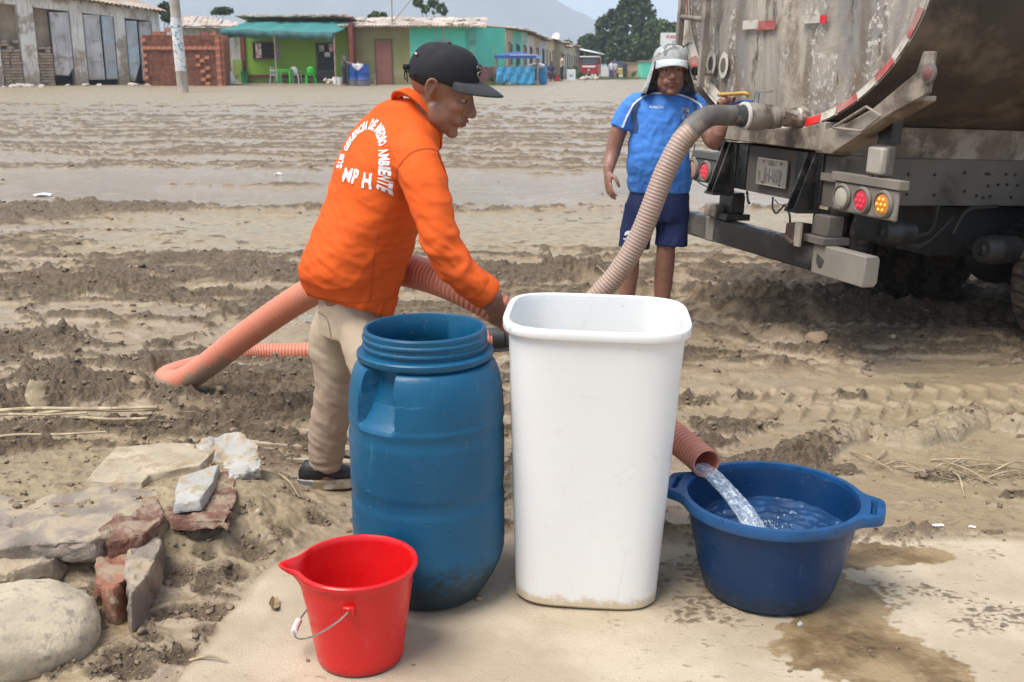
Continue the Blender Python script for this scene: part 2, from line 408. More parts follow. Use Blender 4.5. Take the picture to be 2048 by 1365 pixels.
    # scattered torn heaps
    for (px, py, rr, hg) in CLUMPS:
        p = gp(px, py); k = np.exp(-(((x-p.x)/rr)**2+((y-p.y)/(rr*.55))**2)*1.4); k = np.where(k > .02, k, 0)
        t2 = sst(.30, .75, k+.8*np.abs(lump)*k+.25*fine)
        h = h+hg*t2*(.30+.30*crag+.45*np.abs(lump)+.35*np.abs(fine)); clod = np.maximum(clod, t2*.95); wet = wet*(1-t2)
    # trodden silt at the left of the slab
    path = sst(-2.6, -1.5, x)*(1-sst(-.35, .1, x))*(1-sst(3.75, 4.15, y+.15*wx))
    h = h*(1-path)+path*(-.008+.006*lump+.02*big); clod = clod*(1-path); wet = np.maximum(wet*(1-path), path*.75)
    for i, p in enumerate(PITS):
        a = .5+.3*(i % 3); rr = .045+.012*(i % 4)
        u = (x-p.x)+.02*lump; v = (y-p.y)*1.25+.02*fine; q = np.hypot(u, v)/rr
        m = np.exp(-q**4); h = h-.016*m+.55*m*np.abs(fine)*.05+.010*np.exp(-((q-1.1)/.3)**2); clod = np.maximum(clod, m*.9)
    sp = sst(.27, .36, fbm(x*7, y*9, 3, 120, .6))*path; h = h+sp*.012*(1+3*np.abs(fine)); clod = np.maximum(clod, .7*sp)
    # rubble mound
    e = np.hypot((x-RUB_C.x)/1.0, (y-RUB_C.y)/.62)+.12*lump
    md = 1-sst(.45, 1.0, e); h = h*(1-md)+md*(.152+.02*big+.018*lump+.012*fine); wet = wet*(1-md); clod = np.maximum(clod*(1-md), md*.5*sst(.02, .3, fine+.4*lump))
    # concrete slab under a thin film of silt
    ins = np.zeros(x.shape); poly = SLAB+[(6, SLAB[-1][1]), (6, .2), (-1.1, .2)]
    j = len(poly)-1; inside = np.zeros(x.shape, bool)
    for i in range(len(poly)):
        xi, yi = poly[i]; xj, yj = poly[j]
        c = ((yi > y) != (yj > y)) & (x < (xj-xi)*(y-yi)/((yj-yi) if abs(yj-yi) > 1e-9 else 1e-9)+xi); inside ^= c; j = i
    dd, _, _ = seg_dist(x+.03*pn(x*5, y*5, 60), y+.03*pn(x*5, y*5, 61), SLAB)
    sdv = np.where(inside, dd, -dd); ins = sst(-.02, .05, sdv)
    film = sst(.05, .34, fbm(x*2.6, y*3.4, 5, 140, .62)+.12*sst(.25, 0, dd))*sst(.1, .9, x+.3)
    spk = .7*sst(.31, .40, fbm(x*19, y*38, 3, 150, .6))*sst(-.25, .2, fbm(x*1.3, y*1.6, 2, 155)+.25*sst(.3, 1.0, x))
    h = h*(1-ins)+ins*(.0006*fine+.006*film*(.4+np.abs(lump)+.8*np.abs(fine))+.0025*spk)
    wet = wet*(1-ins); clod = clod*(1-ins)+ins*np.clip(.75*film*np.abs(fine)*3+.55*spk, 0, 1)
    # spilt water beside the basin
    sx = (x-1.05+.15*fbm(x*4, y*4, 3, 170)); n3 = fbm(x*3.2, y*3.2, 5, 160, .62)
    def blob(cx, cy, rx, ry): return np.exp(-(((x-cx)/rx)**2+((y-cy)/ry)**2))
    p1, p2, p3, p4, p5 = gp(1800, 1110), gp(1680, 1190), gp(1680, 1290), gp(1820, 1340), gp(1560, 1160)
    st = blob(p1.x, p1.y, .20, .07)+blob(p2.x, p2.y, .17, .17)+blob(p3.x, p3.y, .19, .14)+blob(p4.x, p4.y, .22, .10)+.6*blob(p5.x, p5.y, .2, .2)+blob(p1.x-.17, p1.y, .16, .07)
    stain = sst(.44, .54, st+.8*n3+.25*fbm(x*16, y*20, 3, 181))*ins
    far = sst(30, 44, y)
    dry = np.clip(.75*olive+.9*road+.28*sst(.1, .5, fbm(x*.6, y*.9, 3, 200))*(1-near)+.55*tan*sst(-.3, .4, fbm(x*.8, y*.8, 3, 210))+.55*md, 0, 1)
    dry = np.clip(dry+.55*sst(.1, .9, np.mod(fl_*.37, 1.0))*(1-ins)*(1-pud)*(1-road)*(.5+fbm(x*.7, y*.9, 2, 209)), 0, 1)
    out = [(z0+h), wet, clod, dry, ins, stain, pud*wet]
    return [o.reshape(shp) for o in out]
def gz(x, y): return float(ground(np.array([x]), np.array([y]))[0][0])

def make_ground():
    hf = R(31)
    th = np.concatenate([np.linspace(-math.pi, -hf, 44, endpoint=False), np.linspace(-hf, hf, 780), np.linspace(hf, math.pi, 44)[1:]])
    dep = np.radians(np.linspace(39, 1.05, 1220)); rn = CAMH/np.tan(dep)
    r = np.concatenate([[.02, .6, 1.2, 1.6], rn, 87.3*1.12**np.arange(1, 40)]); r = r[r < 6500]; r = np.unique(r)
    T, Rr = np.meshgrid(th, r); X = Rr*np.sin(T); Y = Rr*np.cos(T)
    Z, wet, clod, dry, slab, stain, pud = ground(X, Y)
    Z = np.where(Rr > 400, -.05-(Rr-400)*.0005, Z)
    nr, nt_ = X.shape
    co = np.stack([X, Y, Z], -1).reshape(-1, 3).astype(np.float32)
    idx = np.arange(nr*nt_).reshape(nr, nt_)
    q = np.stack([idx[:-1, :-1], idx[:-1, 1:], idx[1:, 1:], idx[1:, :-1]], -1).reshape(-1, 4)
    me = bpy.data.meshes.new("ground"); me.vertices.add(len(co)); me.vertices.foreach_set('co', co.ravel())
    me.loops.add(q.size); me.loops.foreach_set('vertex_index', q.ravel().astype(np.int32))
    me.polygons.add(len(q)); me.polygons.foreach_set('loop_start', (np.arange(len(q))*4).astype(np.int32))
    me.update(calc_edges=True); me.polygons.foreach_set('use_smooth', [True]*len(q))
    if me.polygons[0].normal.z < 0: me.flip_normals()
    for nm, A in (('surf', (wet, clod, dry)), ('extra', (slab, stain, pud))):
        at_ = me.attributes.new(nm, 'FLOAT_COLOR', 'POINT')
        cc = np.stack([A[0], A[1], A[2], np.ones_like(A[0])], -1).astype(np.float32); at_.data.foreach_set('color', cc.ravel())
    o = link_mesh('ground', me, mud_material()); o['kind'] = 'structure'
    return o
def mud_material():
    m = bpy.data.materials.new('mud'); m.use_nodes = True; nt = m.node_tree; nt.nodes.clear()
    tc = _n(nt, "ShaderNodeTexCoord"); v = tc.outputs['Object']
    a = _n(nt, "ShaderNodeAttribute", attribute_name='surf'); sa = _n(nt, "ShaderNodeSeparateColor"); nt.links.new(a.outputs['Color'], sa.inputs[0])
    e = _n(nt, "ShaderNodeAttribute", attribute_name='extra'); se = _n(nt, "ShaderNodeSeparateColor"); nt.links.new(e.outputs['Color'], se.inputs[0])
    wet, clod, dry = sa.outputs[0], sa.outputs[1], sa.outputs[2]; slab, stain, pud = se.outputs[0], se.outputs[1], se.outputs[2]
    n1 = noise_node(nt, v, 2.2, 8, .6); n2 = noise_node(nt, v, 30, 8, .7); n3 = noise_node(nt, v, 9, 8, .65)
    mud = mixc(nt, ramp(nt, n1, .3, .7), (.150, .106, .062), (.262, .194, .122))
    flat = mixc(nt, ramp(nt, n1, .3, .7), (.250, .187, .122), (.338, .263, .182))
    rag = mth(nt, 'MULTIPLY', mth(nt, 'SUBTRACT', n3, .5), 1.1)
    wetc = ramp(nt, mth(nt, 'ADD', wet, rag), .42, .60)
    c = mixc(nt, wetc, mud, flat)
    sepp = _n(nt, "ShaderNodeSeparateXYZ"); nt.links.new(v, sepp.inputs[0])
    c = mixc(nt, mth(nt, 'MULTIPLY', ramp(nt, noise_node(nt, v, .9, 6, .6), .45, .62), .7), c, mixc(nt, wet, (.215, .160, .085), (.300, .228, .138)))
    dryc = mixc(nt, ramp(nt, n3, .3, .7), (.235, .180, .102), (.375, .305, .195))
    c = mixc(nt, dry, c, dryc)
    cl = mixc(nt, ramp(nt, n2, .3, .7), (.070, .048, .029), (.24, .174, .110))
    c = mixc(nt, mth(nt, 'MULTIPLY', ramp(nt, mth(nt, 'ADD', clod, mth(nt, 'MULTIPLY', mth(nt, 'SUBTRACT', n2, .5), 1.2)), .36, .58), .80), c, cl)
    crk = ramp(nt, mth(nt, 'ABSOLUTE', mth(nt, 'SUBTRACT', noise_node(nt, scaled(nt, v, (1, 1.5, 1)), 7, 7, .62, .5), .5)), .0, .022, True)
    c = mixc(nt, mth(nt, 'MULTIPLY', mth(nt, 'MULTIPLY', crk, ramp(nt, n1, .40, .58)), .55), c, (.085, .060, .038))
    c = mixc(nt, mth(nt, 'MULTIPLY', ramp(nt, n3, .56, .70), .35), c, (.16, .115, .075))
    # slab: pale silt film, grains
    sb = mixc(nt, ramp(nt, n1, .35, .65), (.370, .298, .208), (.490, .408, .300))
    sb = mixc(nt, mth(nt, 'MULTIPLY', ramp(nt, n3, .5, .68), .3), sb, (.36, .28, .18))
    sb = mixc(nt, mth(nt, 'MULTIPLY', ramp(nt, clod, .1, .6), .8), sb, (.22, .16, .10))
    sb = mixc(nt, mth(nt, 'MULTIPLY', stain, .92), sb, mixc(nt, ramp(nt, noise_node(nt, v, 5, 6, .65), .40, .62), (.135, .085, .038), (.30, .215, .115)))
    c = mixc(nt, slab, c, sb)
    c = mixc(nt, mth(nt, 'MULTIPLY', ramp(nt, n2, .60, .68), .25), c, (.10, .075, .05))
    b = _n(nt, "ShaderNodeBsdfPrincipled"); o = _n(nt, "ShaderNodeOutputMaterial"); nt.links.new(b.outputs[0], o.inputs[0])
    nt.links.new(c, b.inputs['Base Color'])
    rg = mth(nt, 'SUBTRACT', .72, mth(nt, 'MULTIPLY', wetc, .46)); rg = mth(nt, 'SUBTRACT', rg, mth(nt, 'MULTIPLY', pud, mth(nt, 'MULTIPLY', ramp(nt, n1, .38, .55), .28)))
    rg = mth(nt, 'ADD', rg, mth(nt, 'MULTIPLY', dry, .15)); rg = mth(nt, 'SUBTRACT', rg, mth(nt, 'MULTIPLY', stain, .50)); rg = mth(nt, 'MAXIMUM', rg, .10)
    nt.links.new(rg, b.inputs['Roughness'])
    b.inputs['Specular IOR Level'].default_value = .5
    bn = _n(nt, "ShaderNodeBump"); bn.inputs['Distance'].default_value = .032
    bn2 = _n(nt, "ShaderNodeBump"); bn2.inputs['Distance'].default_value = .010; bn2.inputs['Strength'].default_value = .35
    stn = mth(nt, 'SUBTRACT', mth(nt, 'ADD', .10, mth(nt, 'MULTIPLY', clod, .8)), mth(nt, 'MULTIPLY', stain, .10)); nt.links.new(mth(nt, 'MAXIMUM', stn, 0), bn.inputs['Strength'])
    nt.links.new(n2, bn.inputs['Height'])
    nt.links.new(noise_node(nt, v, 120, 4, .6), bn2.inputs['Height']); nt.links.new(bn.outputs[0], bn2.inputs['Normal']); nt.links.new(bn2.outputs[0], b.inputs['Normal'])
    return m
GROUND = make_ground()

# loose crumbs and clods lying on the torn mud: nobody could count them
def make_clods(n=5200):
    protos = []
    for k in range(6):
        bm = bmesh.new(); bmesh.ops.create_icosphere(bm, subdivisions=2, radius=1)
        a = np.array([v.co[:] for v in bm.verts]); f = np.array([[v.index for v in q.verts] for q in bm.faces]); bm.free()
        d = 1+.8*pn(a[:, 0]*1.7+k*9, a[:, 1]*1.7+a[:, 2]*1.3, 300+k)+.45*pn(a[:, 0]*4+k, a[:, 2]*4+a[:, 1], 310+k)
        a = a*d[:, None]*np.array([1, .85, .6]); protos.append((a, f))
    Y = 1/rng.uniform(1/19, 1/2.35, n*14); X = Y*rng.uniform(-.56, .56, n*14)
    z, wet, clod, dry, slab, stain, pud = ground(X, Y)
    p = np.clip(clod*1.1, 0, 1)*(1-slab*.93)+.012*(1-slab)+.003; keep = rng.random(len(X)) < p*.62
    X, Y, z, slab = X[keep][:n], Y[keep][:n], z[keep][:n], slab[keep][:n]
    V, Fc = [], []; off = 0
    for i in range(len(X)):
        a, f = protos[i % 6]; s = min(.03, .0042*math.exp(rng.normal(0, .5))*(1+Y[i]*.09))
        if slab[i] > .5: s = min(s, .006)
        t = rng.uniform(0, 6.28); c_, s_ = math.cos(t), math.sin(t)
        b = a*s; b = np.stack([b[:, 0]*c_-b[:, 1]*s_, b[:, 0]*s_+b[:, 1]*c_, b[:, 2]], -1)+np.array([X[i], Y[i], z[i]+s*.2])
        V.append(b); Fc.append(f+off); off += len(a)
    me = bpy.data.meshes.new('mud_crumbs'); me.from_pydata(np.concatenate(V).tolist(), [], np.concatenate(Fc).tolist())
    me.polygons.foreach_set('use_smooth', [True]*len(me.polygons))
    o = link_mesh('mud_crumbs', me, M('crumb', (.19, .14, .095), .8, var=.35, vs=6, bump=.4, bs=90))
    tag(o, 'loose brown mud crumbs scattered over the torn yard', 'mud', kind='stuff')
make_clods()
# ------------------------------------------------------------------ hills, haze
def make_hill(name, pts, Y, depth, m, seed):
    """pts: skyline as (px, py); a real slope rising to that crest"""
    xs = np.linspace(pts[0][0], pts[-1][0], 260); ys = np.interp(xs, [p[0] for p in pts], [p[1] for p in pts]); ys = ys+9*fbm(xs*.011, xs*0+seed, 5, seed+30, .6)+3*fbm(xs*.06, xs*0+seed, 3, seed+31, .6)
    rows = 34; V = []
    for j in range(rows):
        t = j/(rows-1)
        for i, (px, py) in enumerate(zip(xs, ys)):
            c = at(px, py, Y); z = c.z; k = math.sin(min(1, t*1.25)*math.pi/2)**1.2 if t < .8 else 1-(t-.8)*2.2
            yy = Y-depth*(1-t/.8) if t < .8 else Y+depth*(t-.8)*1.4
            x = c.x*(1+.0*t)
            n = float(fbm(np.array([x/170.]), np.array([yy/170.]), 4, seed)[0]); n2 = 1-abs(float(pn(np.array([x/120.]), np.array([yy/320.]), seed+9)[0]))*1.6
            V.append((x, yy+n*90, max(-4, z*k+(n*.18*z+n2*.13*z)*(1 if t < .78 else .4)*math.sin(min(1, t/.8)*math.pi)+n*z*.03)))
    n = len(xs); F = [(j*n+i, j*n+i+1, (j+1)*n+i+1, (j+1)*n+i) for j in range(rows-1) for i in range(n-1)]
    mb = MB(); mb.add(V, F); me = mb.mesh(name); me.polygons.foreach_set('use_smooth', [True]*len(me.polygons))
    o = link_mesh(name, me, m); o['kind'] = 'structure'; return o
hm = M('hill_rock', (.10, .10, .105), .95, var=.25, vs=.004)
hm2 = M('hill_far', (.13, .12, .12), .95, var=.2, vs=.003)
make_hill('hill_ridge', [(-900, 40), (-400, -10), (0, -60), (150, -30), (240, -10), (320, -4), (400, 2), (480, 6), (560, -4), (640, -45), (760, -95), (880, -80), (980, -45), (1060, -10), (1120, 22), (1180, 56), (1240, 90), (1300, 118), (1360, 138)], 2300, 900, hm, 5)
make_hill('far_hill', [(900, 90), (1080, 55), (1200, 78), (1340, 108), (1480, 95), (1700, 70), (1950, 60), (2300, 95), (2900, 60)], 3900, 900, hm2, 15)

# ------------------------------------------------------------------ facades
ZG = .55
class Facade:
    def __init__(s, name, label, cat, P0, P1, group=None):
        s.P0, s.P1 = Vector(P0), Vector(P1); d = s.P1-s.P0; s.az = math.atan2(d.y, d.x); s.L = math.hypot(d.x, d.y)
        s.root = thing(name, label, cat, s.P0, s.az, group); s.inv = WM[s.root.name].inverted()
    def uv(s, px, py, d=0.):
        C = s.inv @ Vector((0, 0, CAMH)); r = s.inv.to_3x3() @ ray(px, py); t = (-d-C.y)/r.y; p = C+r*t; return p.x, p.z
    def rect(s, mb, x0, y0, x1, y1, d0, d1):
        u0, a = s.uv(x0, (y0+y1)/2, d1); u1, b = s.uv(x1, (y0+y1)/2, d1)
        xm = (x0+x1)/2; zt = s.uv(xm, y0, d1)[1]; zb = s.uv(xm, y1, d1)[1]
        return mb.box2((u0, -d0, zb), (u1, -d1, zt))
    def part(s, name, m, rects, parent=None, **k):
        mb = MB()
        for r in rects: s.rect(mb, *r)
        return mb.build(name, m, parent or s.root, **k)
def P(px, py, Y, z=None):
    p = at(px, py, Y); return Vector((p.x, Y, ZG if z is None else z))
plaster = M('old_plaster', (.72, .70, .66), .9, var=.15, vs=.7, dirt=(.42, .35, .27), dirt_s=.8, dirt_lo=.52, dirt_hi=.6, base_dirt=((.30, .24, .18), .8), bump=.3, bs=6, streak=(.30, .26, .22))
adobe = M('adobe', (.34, .27, .20), .95, var=.3, vs=1.2, bump=.5, bs=5)
greydoor = M('grey_door', (.58, .57, .59), .7, var=.16, vs=.9, dirt=(.36, .31, .26), dirt_s=1.2, dirt_lo=.5, dirt_hi=.66, base_dirt=((.34, .27, .2), .5), streak=(.33, .29, .26))
bluedoor = M('blue_door', (.50, .60, .66), .65, var=.2, vs=.8, dirt=(.5, .5, .52), dirt_s=.7, dirt_lo=.42, dirt_hi=.56, base_dirt=((.36, .3, .24), .5))
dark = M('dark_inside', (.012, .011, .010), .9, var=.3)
oldwood = M('old_wood', (.26, .20, .15), .85, var=.35, vs=2, bump=.4, bs=14)
tin = M('rusty_tin', (.40, .33, .27), .6, .2, var=.3, vs=.7, dirt=(.30, .19, .13), dirt_s=.9, dirt_lo=.42, dirt_hi=.6)
paleroof = M('pale_roof', (.52, .44, .37), .8, var=.3, vs=.7, dirt=(.34, .25, .19), dirt_s=1.1, dirt_lo=.45, dirt_hi=.6)
def corrugated(mb, u0, u1, y0, z0, y1, z1, pitch=.22, amp=.03, th=.012):
    n = int((u1-u0)/pitch*6); V = []; 
    for i in range(n+1):
        u = u0+(u1-u0)*i/n; w = amp*math.sin(u/pitch*2*math.pi)
        V += [(u, y0, z0+w), (u, y1, z1+w), (u, y0, z0+w-th), (u, y1, z1+w-th)]
    F = []
    for i in range(n):
        a = i*4; b = a+4; F += [(a, b, b+1, a+1), (a+2, a+3, b+3, b+2), (a, a+2, b+2, b), (a+1, b+1, b+3, a+3)]
    F += [(0, 1, 3, 2), (n*4, n*4+2, n*4+3, n*4+1)]
    mb.add(V, F); return mb

# --- old adobe warehouse
W = Facade('adobe_warehouse', 'long crumbling pale adobe warehouse with grey double doors and broken bays', 'warehouse', P(-190, 158, 50, .55), P(322, 165, 58, .58))
zt = 3.95
W.part('wall', plaster, [])  if False else None
_ua, _za = W.uv(170, 2); _ub, _zb = W.uv(322, 24); zt = _zb
def ztu(u): return _zb+(_ub-u)*(_za-_zb)/(_ub-_ua)
mb = MB(); segs = [(-190, 0), (42, 73), (145, 170), (232, 253), (306, 322)]
def wcol(px0, px1, m, name='pilaster', d=.0):
    u0 = W.uv(px0, 100, 0)[0]; u1 = W.uv(px1, 100, 0)[0]; b = MB(); b.prism([(u0, -.3), (u1, -.3), (u1, ztu(u1)), (u0, ztu(u0))], -.5, d, Matrix.Rotation(math.pi/2, 4, 'X')); return b.build(name, m, W.root, bevel=.03)
for a, b_ in segs: wcol(a, b_, plaster, d=.12)
uA, uB = W.uv(-190, 100)[0], W.uv(322, 100)[0]
b = MB(); b.prism([(uA, ztu(uA)-.75), (uB, ztu(uB)-.55), (uB, ztu(uB)-.02), (uA, ztu(uA)-.02)], -.45, .05, Matrix.Rotation(math.pi/2, 4, 'X')); b.build('lintel_band', plaster, W.root)
b = MB(); b.box2((uA, 6, -.3), (uA+.3, .5, zt-.05)); b.box2((uB-.3, 6, -.3), (uB-.001, .5, zt-.05)); b.box2((uA, 6.3, -.3), (uB, 6, zt+1.2)); b.build('back_wall', adobe, W.root)
b = MB(); b.box2((W.uv(0, 90)[0], .46, -.3), (W.uv(42, 90)[0], .3, zt+.3)); b.box2((W.uv(73, 90)[0], .46, -.3), (W.uv(105, 90)[0], .3, zt-.0)); b.build('infill_wall', adobe, W.root)
# broken courses of adobe blocks filling the two open bays
mud_brick = M('mud_block', (.33, .26, .19), .95, var=.3, vs=5, bump=.4, bs=12)
for (pa, pb, top) in ((0, 42, 85), (74, 104, 95)):
    u0, u1 = W.uv(pa, 100)[0], W.uv(pb, 100)[0]; ztop = W.uv(20, top)[1]; z = -.1; k = 0
    while z < ztop:
        u = u0+(.0 if k % 2 else -.2)
        while u < u1:
            w = random.uniform(.3, .46)
            if not (z > ztop-.35 and random.random() < .45):
                b = MB(); b.box((0, 0, 0), (w-.03, .26, .125), Matrix.Rotation(random.uniform(-.05, .05), 3, 'Y')); o = b.build('brick', mud_brick, W.root, smooth=False, bevel=.015, seg=1)
                o.location = (min(max(u+w/2, u0+.2), u1-.2), .13+random.uniform(-.05, .04), z+.07)
            u += w
        z += .145; k += 1
for (a, b_, top, bot, m) in ((106, 143, 25, 148, greydoor), (172, 204, 30, 156, greydoor), (208, 230, 33, 155, bluedoor), (255, 277, 42, 158, bluedoor), (281, 304, 44, 158, greydoor)):
    u0 = W.uv(a, 100)[0]; u1 = W.uv(b_, 100)[0]; z1 = W.uv(a, top)[1]; z0 = max(.05, W.uv(a, bot)[1]-.1)
    b = MB(); cut = .55 if a in (106, 255) else 0
    if a == 255: poly = [(u0, z0), (u0+.25, z0-.02), (u1, z0+.9), (u1, z1), (u0, z1)]
    elif a == 106: poly = [(u0, z0+.05), (u1-.3, z0), (u1, z0+.4), (u1, z1), (u0, z1)]
    else: poly = [(u0, z0), (u1, z0), (u1, z1), (u0, z1)]
    b.prism([(p[0], p[1]) for p in poly], -.05, .05, Matrix.Rotation(math.pi/2, 4, 'X')); d_ = b.build('door', m, W.root)
    b = MB(); zz = (z0+z1)/2
    for z_ in (z0+.95, zz+.4, z1-.06): b.box2((u0+.02, -.09, z_-.04), (u1-.02, -.051, z_+.04))
    b.box2((u0+.03, -.088, z0+.5), (u0+.09, -.051, z1)); b.box2((u1-.09, -.088, z0+1), (u1-.03, -.051, z1)); b.build('brace', m, d_)
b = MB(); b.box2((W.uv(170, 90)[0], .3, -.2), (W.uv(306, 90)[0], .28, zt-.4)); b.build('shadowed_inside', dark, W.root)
b = MB(); corrugated(b, uA-.2, uB+.35, -.55, zt+.02, 6.4, zt+1.3); b.v = [(x, y, z+ztu(x)-zt) for x, y, z in b.v]; b.build('roof', tin, W.root)
b = MB()
for i in range(26):
    u = uA+(uB-uA)*(i+.5)/26; b.bar((u, -.5+random.uniform(-.12, .1), ztu(u)-.07), (u, 1, ztu(u)+.22), .1, .09)
b.build('rafter_ends', oldwood, W.root)
# rubble at its foot
rub = M('rubble_stone', (.46, .40, .34), .9, var=.3, vs=3, bump=.4, bs=15)
def rock_mesh(seed, sub=2, rough=.35):
    bm = bmesh.new(); bmesh.ops.create_icosphere(bm, subdivisions=sub, radius=1); me = bpy.data.meshes.new('rock'); 
    for v in bm.verts:
        c = v.co; k = 1+rough*float(pn(np.array([c.x*1.1+seed*3.1]), np.array([c.y*1.1+c.z*.9]), seed)[0])+rough*.5*float(pn(np.array([c.x*2.3+c.z*2]), np.array([c.y*2.5+seed]), seed+3)[0]); v.co = c*k
    bm.to_mesh(me); bm.free(); me.polygons.foreach_set('use_smooth', [True]*len(me.polygons)); me.set_sharp_from_angle(angle=R(32)); me.materials.append(rub); return me
ROCKS = [rock_mesh(k) for k in range(5)]
for i in range(26):
    px = random.choice([random.uniform(0, 110), random.uniform(28, 60), random.uniform(120, 300)]); Y = random.uniform(49.5, 51) if px < 120 else random.uniform(52.5, 54)
    p = at(px, 160, Y); o = bpy.data.objects.new('fallen_block', ROCKS[i % 5]); col.objects.link(o); s = random.uniform(.08, .2)
    o.location = (p.x, Y, gz(p.x, Y)+s*.25); o.scale = (s*1.3, s, s*.6); o.rotation_euler = (random.uniform(-.4, .4), random.uniform(-.3, .3), random.uniform(0, 6))
    tag(o, 'pale fallen wall block in the heap along the foot of the adobe warehouse', 'stone', 'rubble blocks along the warehouse foot')

# --- house behind, between warehouse and green house
H2 = Facade('planked_house', 'low white planked house with sagging stick roof behind the brick stack', 'house', P(300, 160, 64, .58), P(585, 160, 66, .58))
whitewall = M('white_boards', (.62, .60, .56), .85, var=.15, vs=1, dirt=(.40, .33, .27), dirt_s=1.3, dirt_lo=.5, dirt_hi=.62, streak=(.35, .30, .25))
b = MB(); u0, u1 = 0, H2.L; b.box2((u0+1, .4, -.3), (u1, .1, 3.15)); b.box2((u1-.3, 5, -.3), (u1-.02, .41, 3.1)); b.build('wall', whitewall, H2.root)
for i in range(26):
    ua = H2.uv(366, 70)[0]+i*.33; 
    if ua > u1-.3: break
    b = MB(); b.box2((ua, .09, .1), (ua+.29, .05+random.uniform(-.02, .02), 3.1)); b.build('plank', whitewall, H2.root)
b = MB(); b.box2((H2.uv(318, 50)[0], .5, 2.55), (H2.uv(352, 50)[0], -1.2, 2.62)); b.build('porch_roof', tin, H2.root)
b = MB()
for i in range(60):
    u = u0+1.5+(u1-u0-.5)*i/60; b.bar((u, -.45+random.uniform(-.15, .1), 3.2+random.uniform(-.03, .05)), (u+random.uniform(-.3, .3), 5.2, 3.75+.25*math.sin(u*.7)), .22, .07)
b.build('roof', paleroof, H2.root)

# --- stacked bricks
BX = Facade('brick_stack', 'big square stack of new clay bricks with pale corner courses', 'brick stack', P(290, 166, 53.2, .56), P(445, 168, 53.6, .56))
bh = BX.uv(360, 70)[1]; bl = BX.L; bd = 2.6
brick_d = M('brick_face', (.27, .105, .065), .85, var=.35, vs=4, detail=8, bump=.3, bs=25)
brick_l = M('brick_pale', (.40, .155, .085), .85, var=.3, vs=5, dirt=(.55, .42, .33), dirt_s=3, dirt_lo=.58, dirt_hi=.7)
b = MB(); b.box2((.05, bd, -.1), (bl-.04, .06, bh-.02)); b.build('core', M('brick_joint', (.11, .05, .035), .95), BX.root, smooth=False)
# fine face, each brick end a box, joined
b = MB(); nz = 26; nx = 48; wz = (bh)/nz; wx_ = (bl-.06)/nx
for j in range(nz):
    for i in range(nx):
        o_ = random.uniform(-.02, .015); b.box((.03+wx_*(i+.5), .045+o_, wz*(j+.5)), (wx_*.84, .08, wz*.84))
for j in range(nz):
    for i in range(10): b.box((bl-.02+random.uniform(-.012, .012), .4+i*.22, wz*(j+.5)), (.08, .2, wz*.85))
o = b.build('brick_ends', brick_d, BX.root, smooth=False); o['kind'] = 'stuff'
bm_mesh = MB().box((0, 0, 0), (.235, .12, .165)).mesh('brick'); bm_mesh.materials.append(brick_l); bm_mesh2 = bm_mesh.copy(); bm_mesh2.materials.clear(); bm_mesh2.materials.append(brick_d)
def brick(u, d, z, pale=True, s=1.0):
    o = bpy.data.objects.new('brick', bm_mesh if pale else bm_mesh2); col.objects.link(o); o.parent = BX.root; o.location = (u, d, z); o.scale = (s, 1, s)
nrow = int(bh/.175)
for j in range(nrow):
    z = .09+j*bh/nrow
    if j % 2 == 0: brick(.09, -.02, z)
    brick(bl-.12, -.03, z, pale=j % 2 == 0)
    for i in range(6): brick(bl+.03, .1+i*.4, z, pale=(i+j) % 2 == 0)
for i in range(14):
    if i != 6: brick(.3+i*.245, -.03, bh-.62)
for (u, z) in ((bl-.9, .35), (bl-.65, .5), (bl-.9, .75), (bl-.65, .9), (bl-1.1, 1.05), (bl-.9, 1.25), (bl-.65, 1.4), (bl-1.1, 1.45), (bl-.7, .15)): brick(u, -.03, z)
for i in range(14): brick(random.uniform(.2, bl-.2), random.uniform(.1, .8), bh+.07, pale=random.random() < .6)
brick(.55*bl*.6, .2, bh+.23)

# --- utility pole with bills
pp = gp(368, 205, .35)
pole_p = Vector((gp(368, 203, .18).x, gp(368, 203, .18).y, 0)); pole_p.z = gz(pole_p.x, pole_p.y)
PL = thing('utility_pole', 'leaning weathered concrete utility pole pasted with torn bills in the muddy yard', 'pole', pole_p)
sc_ = (pole_p.y*CP)/FPX
b = MB(); rr = 11*sc_; b.tube([(0, 0, -.3), (0, 0, 0), (-.02, 0, 1), (-.08, 0, 4), (-.16, 0, 8)], [rr, rr, rr*.96, rr*.9, rr*.8], 20); b.build('shaft', M('pole_concrete', (.42, .37, .32), .9, var=.25, vs=2, bump=.4, bs=14, streak=(.25, .2, .16)), PL, ang=60)
bills = M('bill_paper', (.66, .68, .70), .8, var=.12, vs=3, dirt=(.42, .36, .3), dirt_s=6, dirt_lo=.52, dirt_hi=.58)
billb = M('bill_blue', (.16, .38, .60), .8, var=.4, vs=9, dirt=(.7, .7, .7), dirt_s=9, dirt_lo=.45, dirt_hi=.5)
def wrap(z0, z1, a0, a1, m, k=1.02, name='bill'):
    V = []; n = 12
    for i in range(n+1):
        a = a0+(a1-a0)*i/n
        for z in (z0, z1): V.append(((rr*k)*math.sin(a)-.02*z, -(rr*k)*math.cos(a), z))
    F = [(2*i, 2*i+2, 2*i+3, 2*i+1) for i in range(n)]
    MB().add(V, F).build(name, m, PL)
zs = lambda py: (205-py)*sc_*1.02
wrap(zs(165), zs(64), -1.3, 1.35, bills)
for (a, b_, c, d_) in ((84, 78, -1.0, .8), (96, 90, -1, .9), (107, 97, -.3, .7), (120, 112, -1.1, 1.2), (128, 122, -.2, 1.1), (162, 150, .2, 1.3)): wrap(zs(a), zs(b_), c, d_, billb, 1.035)

